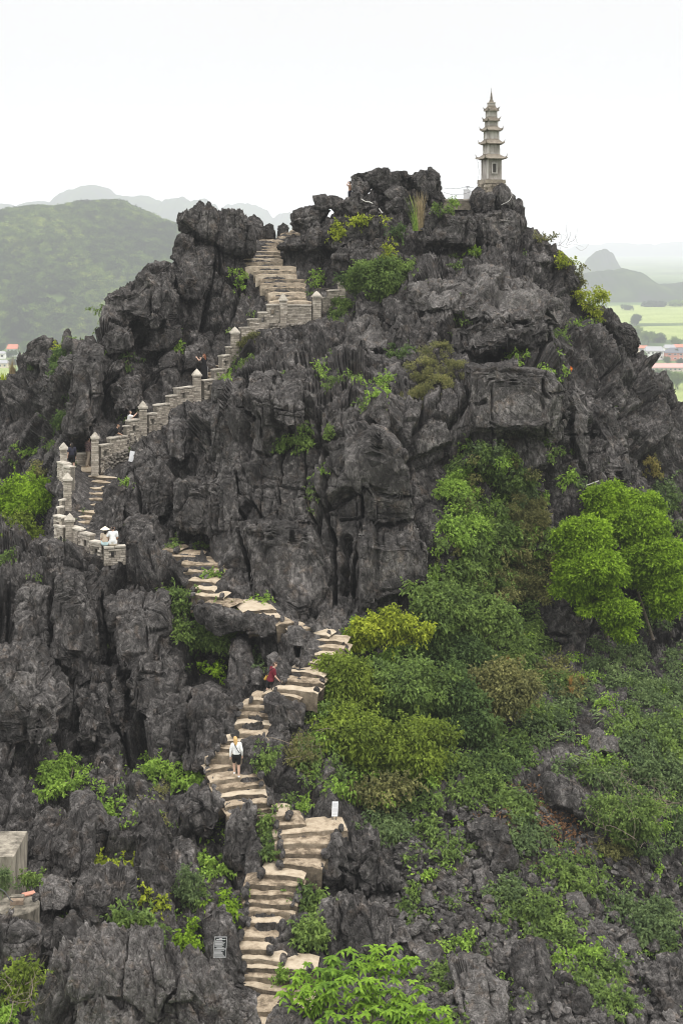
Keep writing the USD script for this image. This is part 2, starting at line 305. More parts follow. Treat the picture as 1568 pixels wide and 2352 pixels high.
# long open joints of the cliffs: the line each one follows, its half width and its depth
JOINTS = [
 ([(559,868),(560,936)],4,.9),([(628,868),(628,936)],4,.9),([(695,868),(697,944)],4,.9),([(505,1094),(509,1212)],5,1.6),([(551,1094),(553,1210),(565,1255),(577,1350)],6,2.0),([(561,965),(569,1094)],5,1.2),
 ([(742,1030),(748,1177),(765,1243),(771,1385)],6,2.0),([(835,1119),(831,1201),(816,1284),(812,1370)],5,1.8),([(795,1240),(796,1355)],15,1.3),([(919,990),(936,1070),(948,1135),(952,1197),(973,1263)],5,1.5),([(960,1008),(973,1119)],4,1.1),
 ([(872,1005),(853,1078),(851,1135)],3,.6),([(837,1119),(870,1142),(942,1140)],3,.7),([(783,1193),(829,1189),(903,1212),(950,1197)],4,1.0),([(555,1207),(602,1209),(715,1201)],4,.9),([(480,936),(560,934),(625,938),(742,945)],3.5,.8),
 ([(640,985),(646,1190)],4,1.0),([(690,1010),(697,1120),(720,1195)],4,.9),([(600,960),(604,1195)],4,.9),([(670,1215),(690,1400)],3.5,.7),([(620,1215),(628,1380)],3,.6),([(880,1215),(890,1380)],3,.6),([(905,1270),(925,1390)],3,.6),
 ([(1072,860),(1078,960),(1068,1060)],6,1.5),([(1306,895),(1312,960),(1298,1015),(1300,1080)],9,2.6),([(1352,905),(1356,1000),(1350,1110)],5,1.4),([(1424,925),(1428,1020),(1420,1130)],4,1.2),([(1180,870),(1186,1010)],3,.6),([(1248,870),(1252,1010)],4,.8),([(1128,850),(1130,1000)],3,.5),
 ([(1076,845),(1170,846),(1262,858)],5,1.2),([(1080,928),(1180,920),(1300,898)],3.5,.7),([(1310,1000),(1420,996)],3.5,.8),([(1350,1040),(1500,1046)],3.5,.7),([(1320,900),(1420,905)],3.5,.8),([(1060,742),(1150,736),(1275,740)],5,1.2),([(1085,800),(1215,786)],6,1.4),
 ([(955,578),(1020,580),(1095,574)],8,1.8),([(1092,505),(1094,560)],4,1.0),([(1120,572),(1205,570)],5,1.2),([(1460,1000),(1466,1140)],4,1.1),([(1385,1000),(1390,1110)],3,.9),
 ([(122,1350),(128,1540),(150,1730)],9,2.2),([(232,1376),(247,1540),(258,1660),(300,1730)],8,2.0),([(428,1560),(433,1730)],6,1.6),([(20,1330),(26,1500)],6,1.6),([(150,1560),(250,1560),(300,1540)],5,1.2),([(310,748),(314,805)],14,2.2),([(395,1090),(400,1235)],5,1.2),([(320,1120),(326,1190)],5,1.2),([(455,1045),(460,1090)],5,1.2),
 ([(255,880),(258,950)],5,1.2),([(330,870),(334,930)],5,1.2),([(168,905),(250,905)],3,.6),([(475,945),(484,1090)],5,1.2),([(384,930),(386,1040)],5,1.2),([(425,930),(430,1090)],4,1.0),([(960,870),(985,960)],5,1.2),([(780,1990),(850,2040),(915,2045)],7,1.4),([(1170,1400),(1260,1460),(1420,1468)],7,1.6),
 ([(0,1716),(150,1714)],7,1.8),([(500,560),(505,640)],5,1.2),([(410,530),(480,560)],5,1.0),([(400,600),(405,690)],5,1.2),([(250,752),(330,752)],5,1.2),([(760,500),(890,492)],4,.8),([(942,400),(948,450)],5,1.0)]
_jp = []
for _line, _w, _d in JOINTS:
    _line = np.array(_line, float)
    for (a, b) in zip(_line[:-1], _line[1:]):
        for t in np.linspace(0, 1, max(3, int(np.linalg.norm(b - a) / 1.5))):
            q = a + (b - a) * t
            k = noise(np.array([q[0] / 14, q[1] / 14, _w]), 3)
            _jp.append((*(q + 5.0 * (np.array([noise(np.array([q[0] / 26, q[1] / 26, 1.0]), 4), noise(np.array([q[0] / 26, q[1] / 26, 7.0]), 6)]) - 0.5)), _w * (0.45 + 1.1 * k), _d * (0.6 + 0.8 * k)))
_jp = np.array(_jp); _joint_tree = cKDTree(_jp[:, :2])
def open_joints(P):
    """How deep an open joint cuts into the rock at P."""
    uv = np.stack([U0 + P[:, 0] / P[:, 1] * FOC, V0 + (EYE - P[:, 2]) / P[:, 1] * FOC], -1)
    d, k = _joint_tree.query(uv, distance_upper_bound=30)
    ok = np.isfinite(d); k = np.where(ok, k, 0)
    return np.where(ok, _jp[k, 3] * np.exp(-(np.where(ok, d, 0) / (0.62 * _jp[k, 2])) ** 4), 0)

# ------------------------------------------------------------------ depth of the sheet
def nearest_line(pts):
    return cKDTree(np.asarray(pts, float))
_stair_uv, _stair_cp = [], []
for run in (LOWER, WESTERN, SUMMIT):
    for k, (a, b, c, d, Y) in enumerate(run):
        for t in np.linspace(0, 1, max(3, int((c - a) / 6))):
            _stair_uv.append((a + (c - a) * t, b + (d - b) * t))
        _stair_cp.append(((a + c) / 2, (b + d) / 2 - 3, Y + 0.30))
for p in HIDDEN[::4]:
    u, v = U0 + p[0] / p[1] * FOC, V0 + (EYE - p[2]) / p[1] * FOC
    _stair_cp.append((u, v, p[1] + 0.9))
_cp = np.array(CP + _stair_cp + WALL_LINE, float)
_, _keep = np.unique(np.round(_cp[:, :2]), axis=0, return_index=True)
_cp = _cp[np.sort(_keep)]
_rbf = RBFInterpolator(_cp[:, :2] / 100.0, np.log(_cp[:, 2]), kernel='linear', smoothing=0.004, neighbors=60)
GU, GV = np.arange(-100, 1680, 10.0), np.arange(360, 2480, 10.0)
_g = np.stack(np.meshgrid(GU, GV, indexing='ij'), -1)
DEPTH = np.exp(_rbf(_g.reshape(-1, 2) / 100.0)).reshape(len(GU), len(GV))
DEPTH = gaussian_filter(DEPTH, 0.8)
def depth(u, v):
    u, v = np.broadcast_arrays(np.asarray(u, float), np.asarray(v, float))
    return map_coordinates(DEPTH, [np.ravel((u - GU[0]) / 10), np.ravel((v - GV[0]) / 10)], order=1, mode='nearest').reshape(u.shape)
_stair_tree, _wall_tree = nearest_line(_stair_uv), (nearest_line([w[:2] for w in WALL_LINE]) if WALL_LINE else None)

SKYLINE = [(-100,868),(0,862),(40,845),(90,838),(140,802),(165,792),(185,780),(235,765),(248,705),(262,678),(330,640),(380,612),(405,595),(415,540),(440,512),(475,500),(520,505),(560,525),(590,550),(625,552),(650,537),(690,527),
 (705,512),(730,497),(780,474),(810,447),(850,430),(950,430),(1010,445),(1030,470),(1075,470),(1095,447),(1160,447),(1190,480),(1210,530),(1240,552),(1280,574),(1320,622),(1335,684),(1375,734),(1420,752),(1455,782),
 (1470,826),(1500,864),(1530,900),(1550,935),(1568,968),(1690,1090)]

def build_crag():
    us = np.arange(-90, 1662, 2.5)
    top = np.interp(us, *np.array(SKYLINE).T)
    n = 660
    s = np.linspace(0, 1, n)
    U = np.repeat(us[:, None], n, 1)
    V = top[:, None] + (2440 - top[:, None]) * s[None]
    Y = depth(U, V)
    P = at(U, V, Y)
    # behind the crest the sheet falls away; below the frame it runs down to the plain
    back = []
    crest = P[:, 0]
    for k in range(1, 15):
        b = crest.copy(); b[:, 1] += 0.30 * k ** 1.5; b[:, 2] -= 0.08 * k ** 2.1
        back.append(b)
    low = []
    for k in range(1, 9):
        b = P[:, -1].copy(); b[:, 1] -= 0.6 * k; b[:, 2] -= 0.25 * k * k * 3.0
        b[:, 2] = np.maximum(b[:, 2], -1.0); low.append(b)
    bb = back[-1].copy(); bb[:, 1] += 12; bb[:, 2] = -1.0
    P = np.concatenate([np.stack([bb] + back[::-1], 1), P, np.stack(low, 1)], 1)
    nu, nv = P.shape[:2]
    A = np.ones((nu, nv)); 
    vi = slice(15, 15 + n)
    uv = np.stack([U, V], -1).reshape(-1, 2)
    ds = _stair_tree.query(uv)[0].reshape(nu, n)
    m = sstep(4, 28, ds)
    slope = np.ones_like(m)
    slope = 1 - 0.85 * sstep(730, 800, U) * sstep(1420, 1520, V)
    slope *= 1 - 0.45 * sstep(1740, 1790, V) * sstep(760, 700, U)
    slope *= 1 - 0.55 * sstep(640, 610, V) * sstep(620, 680, U)
    cliff = sstep(470, 520, U) * sstep(1010, 960, U) * sstep(930, 970, V) * sstep(1440, 1400, V) + sstep(1060, 1090, U) * sstep(1320, 1290, U) * sstep(840, 860, V) * sstep(1040, 1000, V)
    slope *= 1 - 0.45 * cliff
    wm = np.ones_like(m)
    if _wall_tree is not None:
        wm = 0.12 + 0.88 * sstep(8, 55, _wall_tree.query(uv)[0].reshape(nu, n))
    big = np.zeros((nu, nv)); mid = np.zeros((nu, nv))
    big[:, vi] = m * slope * wm; mid[:, vi] = (0.12 + 0.88 * m) * (0.55 + 0.45 * slope) * (1 - 0.3 * cliff) * (0.3 + 0.7 * wm)
    big[:, :15] = big[:, 15:16]; mid[:, :15] = mid[:, 15:16]; big[:, 15 + n:] = big[:, 14 + n:15 + n]; mid[:, 15 + n:] = mid[:, 14 + n:15 + n]
    m4 = np.zeros((nu, nv)); m4[:, vi] = m * wm
    du, dv = np.gradient(P, axis=0), np.gradient(P, axis=1)
    N = np.cross(du, dv); N /= np.linalg.norm(N, axis=-1, keepdims=True) + 1e-12
    if N[nu // 2, nv // 2, 1] > 0: N = -N
    for ax in (0, 1):
        N = gaussian_filter(N, (8, 8, 0))
    N[..., 2] += 0.12
    N /= np.linalg.norm(N, axis=-1, keepdims=True) + 1e-12
    Pf = P.reshape(-1, 3)
    low_f = (fbm(Pf * 0.16, 2, 77) - 0.5) * 1.6
    D = relief(Pf, 1, big.ravel(), mid.ravel(), mid.ravel()) + low_f * big.ravel()
    cut = np.zeros((nu, nv)); cut[:, vi] = open_joints(P[:, vi].reshape(-1, 3)).reshape(nu, n)
    P = P + N * (D.reshape(nu, nv, 1) - cut[..., None] * np.clip(m4, 0, 1)[..., None])
    sp = 0.26 * sstep(0.42, 0.58, fbm(Pf * 0.13 + 21, 2, 91)) * mid.ravel() ** 1.5
    P = spikes(P.reshape(-1, 3), N.reshape(-1, 3), sp).reshape(nu, nv, 3)
    i, j = np.meshgrid(np.arange(nu - 1), np.arange(nv - 1), indexing='ij')
    q = np.stack([i * nv + j, i * nv + j + 1, (i + 1) * nv + j + 1, (i + 1) * nv + j], -1).reshape(-1, 4)
    f = np.vstack([q[:, [0, 1, 2]], q[:, [0, 2, 3]]])
    return P, f, U, V, vi

CRAG_P, _cf, CRAG_U, CRAG_V, _vi = build_crag()
hill = obj('rocky_hill', (CRAG_P.reshape(-1, 3), _cf), 'limestone', smooth=False)
tag(hill, 'dark grey fissured limestone crag that the stone stairs climb', kind='structure')
# where the finished surface shows: a picture-space look-up used only to stand things on the rock
_sp = CRAG_P[:, _vi][::2, ::2].reshape(-1, 3)
_suv = np.stack([U0 + _sp[:, 0] / _sp[:, 1] * FOC, V0 + (EYE - _sp[:, 2]) / _sp[:, 1] * FOC], -1)
_surf = cKDTree(_suv)
def ground_depth(u, v, r=4.0):
    """Distance of the nearest rock surface around (u, v)."""
    k = _surf.query_ball_point([u, v], r)
    return float(np.median(_sp[k, 1])) if len(k) else float(depth(u, v))
# ------------------------------------------------------------------ plain, far hills, haze
mat('plain_fields', {
    'g': ('geometry', {}), 'v': ('voronoi_texture', {'scale': 0.006}), 'n': ('noise_texture', {'scale': 0.004, 'detail': 5.0}),
    'r': ('rgb_ramp', {'ramp': [(0.3, (0.05, 0.075, 0.035)), (0.5, (0.10, 0.145, 0.055)), (0.7, (0.17, 0.20, 0.095))]}),
    'p': ('principled_bsdf', {'roughness': 1.0, 'specular_ior_level': 0.0})},
    [('g.position', 'n.vector'), ('n.fac', 'r.fac'), ('r.color', 'p.base_color')])
mat('rice_field', {
    'g': ('geometry', {}), 'n': ('noise_texture', {'scale': 0.02, 'detail': 6.0, 'roughness': 0.6}),
    'r': ('rgb_ramp', {'ramp': [(0.3, (0.19, 0.235, 0.075)), (0.7, (0.29, 0.335, 0.125))]}),
    'p': ('principled_bsdf', {'roughness': 1.0, 'specular_ior_level': 0.0})},
    [('g.position', 'n.vector'), ('n.fac', 'r.fac'), ('r.color', 'p.base_color')])
mat('wooded_slope', {
    'g': ('geometry', {}), 'n': ('noise_texture', {'scale': 0.03, 'detail': 8.0, 'roughness': 0.65}),
    'r': ('rgb_ramp', {'ramp': [(0.35, (0.10, 0.10, 0.09)), (0.47, (0.05, 0.075, 0.025)), (0.6, (0.10, 0.15, 0.035)), (0.75, (0.20, 0.26, 0.05))]}),
    'p': ('principled_bsdf', {'roughness': 1.0, 'specular_ior_level': 0.0})},
    [('g.position', 'n.vector'), ('n.fac', 'r.fac'), ('r.color', 'p.base_color')])
mat('haze_air', {'v': ('principled_volume', {'color': (0.80, 0.83, 0.855), 'density': 0.00017, 'anisotropy': 0.0})}, [], surface=None, volume='v.volume')

FAR = 20000.0
plain = obj('plain', (np.array([[-FAR, -3000, 0], [FAR, -3000, 0], [FAR, FAR, 0], [-FAR, FAR, 0]]), np.array([[0, 1, 2], [0, 2, 3]])), 'plain_fields')
tag(plain, 'flat green plain of fields far below the crag', kind='structure')

def hill_sheet(outline, Y, thick, seed, rough, nu=160, nv=90, top_back=0.55):
    """A hill with a measured skyline: its crest at distance Y, a convex near slope down to the plain and a far slope behind."""
    o = np.array(outline, float)
    us = np.linspace(o[0, 0], o[-1, 0], nu)
    zj = (fbm(np.stack([us / 9.0, us * 0 + seed, us * 0], -1), 3, seed) - 0.5) * 7.0
    zt = EYE - (zj + np.interp(us, o[:, 0], o[:, 1]) - V0) / FOC * Y
    X = (us - U0) / FOC * Y
    t = np.linspace(-1, 1, nv)
    P = np.zeros((nu, nv, 3))
    P[..., 0] = X[:, None] * (1 + 0 * t)
    P[..., 1] = Y + thick * t
    P[..., 2] = zt[:, None] * np.clip(1 - np.abs(t) ** 2.0, 0, 1) ** 0.85 - 1
    w = (fbm(P * rough + seed, 5, seed) - 0.5)
    P[..., 2] += w * 44 * np.clip(zt[:, None] / 165, 0, 1) * np.clip(1 - np.abs(t), 0, 1) ** 0.8 * np.clip(np.abs(t) * 5, 0.15, 1)
    P[..., 1] += (fbm(P * rough * 0.8 + seed + 9, 4, seed + 3) - 0.5) * thick * 0.5 * (1 - np.abs(t) ** 4)
    i, j = np.meshgrid(np.arange(nu - 1), np.arange(nv - 1), indexing='ij')
    q = np.stack([i * nv + j, i * nv + j + 1, (i + 1) * nv + j + 1, (i + 1) * nv + j], -1).reshape(-1, 4)
    return P, np.vstack([q[:, [0, 2, 1]], q[:, [0, 3, 2]]])

mat('far_woods', {
    'g': ('geometry', {}), 'n': ('noise_texture', {'scale': 0.01, 'detail': 8.0, 'roughness': 0.7}),
    'r': ('rgb_ramp', {'ramp': [(0.35, (0.045, 0.052, 0.045)), (0.5, (0.035, 0.052, 0.026)), (0.7, (0.075, 0.10, 0.045))]}),
    'p': ('principled_bsdf', {'roughness': 1.0, 'specular_ior_level': 0.0})},
    [('g.position', 'n.vector'), ('n.fac', 'r.fac'), ('r.color', 'p.base_color')])
# the wooded hill on the left
GREEN = [(-420,760),(-200,640),(-60,560),(0,521),(30,493),(60,486),(100,483),(140,482),(165,480),(200,471),(240,468),(275,468),(320,491),(350,506),(380,519),(410,526),(480,570),(640,720),(760,800)]
P, f = hill_sheet(GREEN, 2000, 420, 3, 0.009, 260, 160)
GREEN_P = P
h = obj('wooded_hill', (P.reshape(-1, 3), f), 'wooded_slope', smooth=True)
tag(h, 'green wooded limestone hill in the haze left of the crag', kind='structure')
# bluish ranges far behind it
for outline, Y, thick in (
    ([(-300,520),(-60,480),(0,468),(20,468),(36,480),(60,463),(95,461),(130,466),(142,446),(160,438),(185,430),(215,424),(240,430),(262,446),(300,450),(340,448),(368,460),(378,462),(400,455),(425,452),(440,464),(452,458),(475,456),(495,470),(520,520),(560,600)], 5200, 600),
    ([(470,560),(500,486),(520,468),(545,465),(580,468),(610,480),(626,500),(640,490),(665,486),(700,500),(760,540),(840,600)], 6200, 600)):
    P, f = hill_sheet(outline, Y, thick, int(Y), 0.003, 300, 60)
    h = obj('distant_hills', (P.reshape(-1, 3), f), 'far_woods', smooth=True)
    tag(h, 'pale blue range of hills fading into the haze on the left', kind='structure')
for outline, Y, thick, lab in (
    ([(1250,660),(1310,640),(1350,625),(1400,618),(1440,615),(1470,622),(1490,640),(1520,655),(1560,650),(1620,640),(1700,650),(1800,690)], 2850, 220, 'low dark wooded ridge beyond the rice fields on the right'),
    ([(1320,640),(1345,612),(1355,590),(1370,577),(1388,572),(1402,580),(1412,600),(1422,616),(1450,640)], 4000, 160, 'small domed hill standing in the haze on the right'),
    ([(1200,600),(1300,575),(1340,560),(1380,563),(1420,556),(1450,558),(1500,562),(1560,555),(1640,560),(1760,580),(1900,610)], 9700, 700, 'faint low hills at the horizon on the right')):
    P, f = hill_sheet(outline, Y, thick, int(Y), 0.006, 200, 60)
    h = obj('distant_hills', (P.reshape(-1, 3), f), 'far_woods', smooth=True)
    tag(h, lab, kind='structure')
FIELDS = [((1395,702),(1640,696),(1640,742),(1400,742)), ((1430,750),(1640,746),(1640,779),(1460,781)), ((1500,884),(1640,876),(1640,1010),(1560,1010)), ((1380,618+40),(1500,664),(1500,672),(1380,672)), ((-60,842),(40,838),(30,866),(-60,868))]
def plain_point(u, v, z=0.0):
    Y = (EYE - z) * FOC / (v - V0)
    return at(u, v, Y)
for k, q in enumerate(FIELDS):
    P = np.array([plain_point(u, v, 0.3 + 0.01 * k) for u, v in q])
    fo = obj('rice_field', (P, np.array([[0, 1, 2], [0, 2, 3]])), 'rice_field')
    tag(fo, 'light green rice field on the plain', kind='structure')
lo, hi = np.array([-FAR - 200, -3200, -1.5]), np.array([FAR + 200, FAR + 200, 430.0])
hz = obj('haze', box_mesh(lo, hi), 'haze_air')
tag(hz, 'pale humid haze over the plain and hills', kind='stuff')
# ------------------------------------------------------------------ rocks that stand out singly
_ico = {k: trimesh.creation.icosphere(k) for k in (2, 3, 4, 5, 6)}
def outline_radius(poly, th):
    """Distance from the origin to the polygon's edge in each direction."""
    a = np.asarray(poly, float); b = np.roll(a, -1, 0)
    d = np.stack([np.cos(th), np.sin(th)], -1)
    e = b - a
    den = d[:, None, 0] * e[None, :, 1] - d[:, None, 1] * e[None, :, 0]
    t = (a[None, :, 0] * e[None, :, 1] - a[None, :, 1] * e[None, :, 0]) / (den + 1e-12)
    s = (a[None, :, 0] * d[:, None, 1] - a[None, :, 1] * d[:, None, 0]) / (den + 1e-12)
    ok = (np.abs(den) > 1e-9) & (t > 0) & (s >= -1e-6) & (s <= 1 + 1e-6)
    r = np.where(ok, t, 0).max(1)
    return np.where(r > 0, r, np.where(ok, t, np.inf).min(1).clip(0, 1e3))

def rock_shape(poly, T, lean, seed, level, e=0.5, facets=5, rough=1.0, big=0.25):
    """A boulder whose near outline is poly (metres, local x and z), T thick, leaning back by lean metres of depth per metre of height."""
    rng = np.random.default_rng(seed)
    s = _ico[level]
    d = np.array(s.vertices)
    th = np.arctan2(d[:, 2], d[:, 0]); cp = np.hypot(d[:, 0], d[:, 2]); sp = d[:, 1]
    R = outline_radius(poly, th)
    p = np.stack([R * np.cos(th) * cp ** e, T * np.sign(sp) * np.abs(sp) ** e, R * np.sin(th) * cp ** e], -1)
    for _ in range(facets):
        n = rng.normal(size=3) * np.array([1.0, 0.9, 0.75]); n[1] = -abs(n[1]) - 0.15; n /= np.linalg.norm(n)
        q = p @ n
        o = q.max() * rng.uniform(0.62, 0.9)
        p = p - n * np.maximum(0, q - o)[:, None]
    p[:, 1] += lean * p[:, 2]
    return p, np.array(s.faces)

def displaced(P, f, seed, big, mid, fine):
    m = trimesh.Trimesh(P, f, process=False)
    n = np.array(m.vertex_normals)
    off = np.array([(seed * 13) % 29, 0, 0.0])
    Q = P.copy(); Q[:, 2] += (seed * 1.37) % 9
    d = relief(Q, 1 + seed % 3, big, mid, fine)
    d = d - np.median(d)
    if len(P) > 2000:
        d = d - 0.8 * open_joints(P) * np.clip(-n[:, 1] + 0.2, 0, 1)
    return P + n * d[:, None]

def rock_from(poly_uv, label, name='boulder', cat='boulder', out=0.5, T=None, e=0.36, facets=6, rough=1.0, big=0.2, seed=None, m='limestone', Y=None, group=None, leanf=0.6, spiky=0.0):
    q = np.array(poly_uv, float)
    lo, hi = q.min(0), q.max(0)
    c = (lo + hi) / 2
    inside = q.mean(0); c = (c + inside) / 2
    size = (hi - lo)
    Yc = float(depth(c[0], c[1])) if Y is None else Y
    s = px(Yc)
    w, h = size * s
    if T is None:
        T = 0.42 * min(w, h) + 0.12 * max(w, h)
    if Y is None:
        dY = float(depth(c[0], lo[1] + 0.2 * size[1]) - depth(c[0], hi[1] - 0.2 * size[1]))
        lean = np.clip(leanf * dY / max(0.6 * h, 0.1), -0.3, 1.6)
        Yc = Yc - out * T
    else:
        lean = 0.15
    s = px(Yc)
    local = np.stack([(q[:, 0] - c[0]) * s, -(q[:, 1] - c[1]) * s], -1)
    seed = int(c[0] * 7 + c[1] * 3) if seed is None else seed
    level = 3 if max(size) < 26 else 4 if max(size) < 75 else 5 if max(size) < 260 else 6
    p, f = rock_shape(local, T, lean, seed, level, e, facets, rough, big)
    P = p + at(c[0], c[1], Yc)
    k = np.clip(min(w, h) / 2.2, 0.22, 1.0) * rough
    P = displaced(P, f, seed, big * 0.7 * k, 0.0 if max(size) < 30 else 0.55 * k, 0.7 * min(1, k * 1.3))
    if spiky:
        P = spikes(P, trimesh.Trimesh(P, f, process=False).vertex_normals, spiky)
    o = obj(name, (P, f), m, smooth=False)
    tag(o, label, cat, group)
    return o

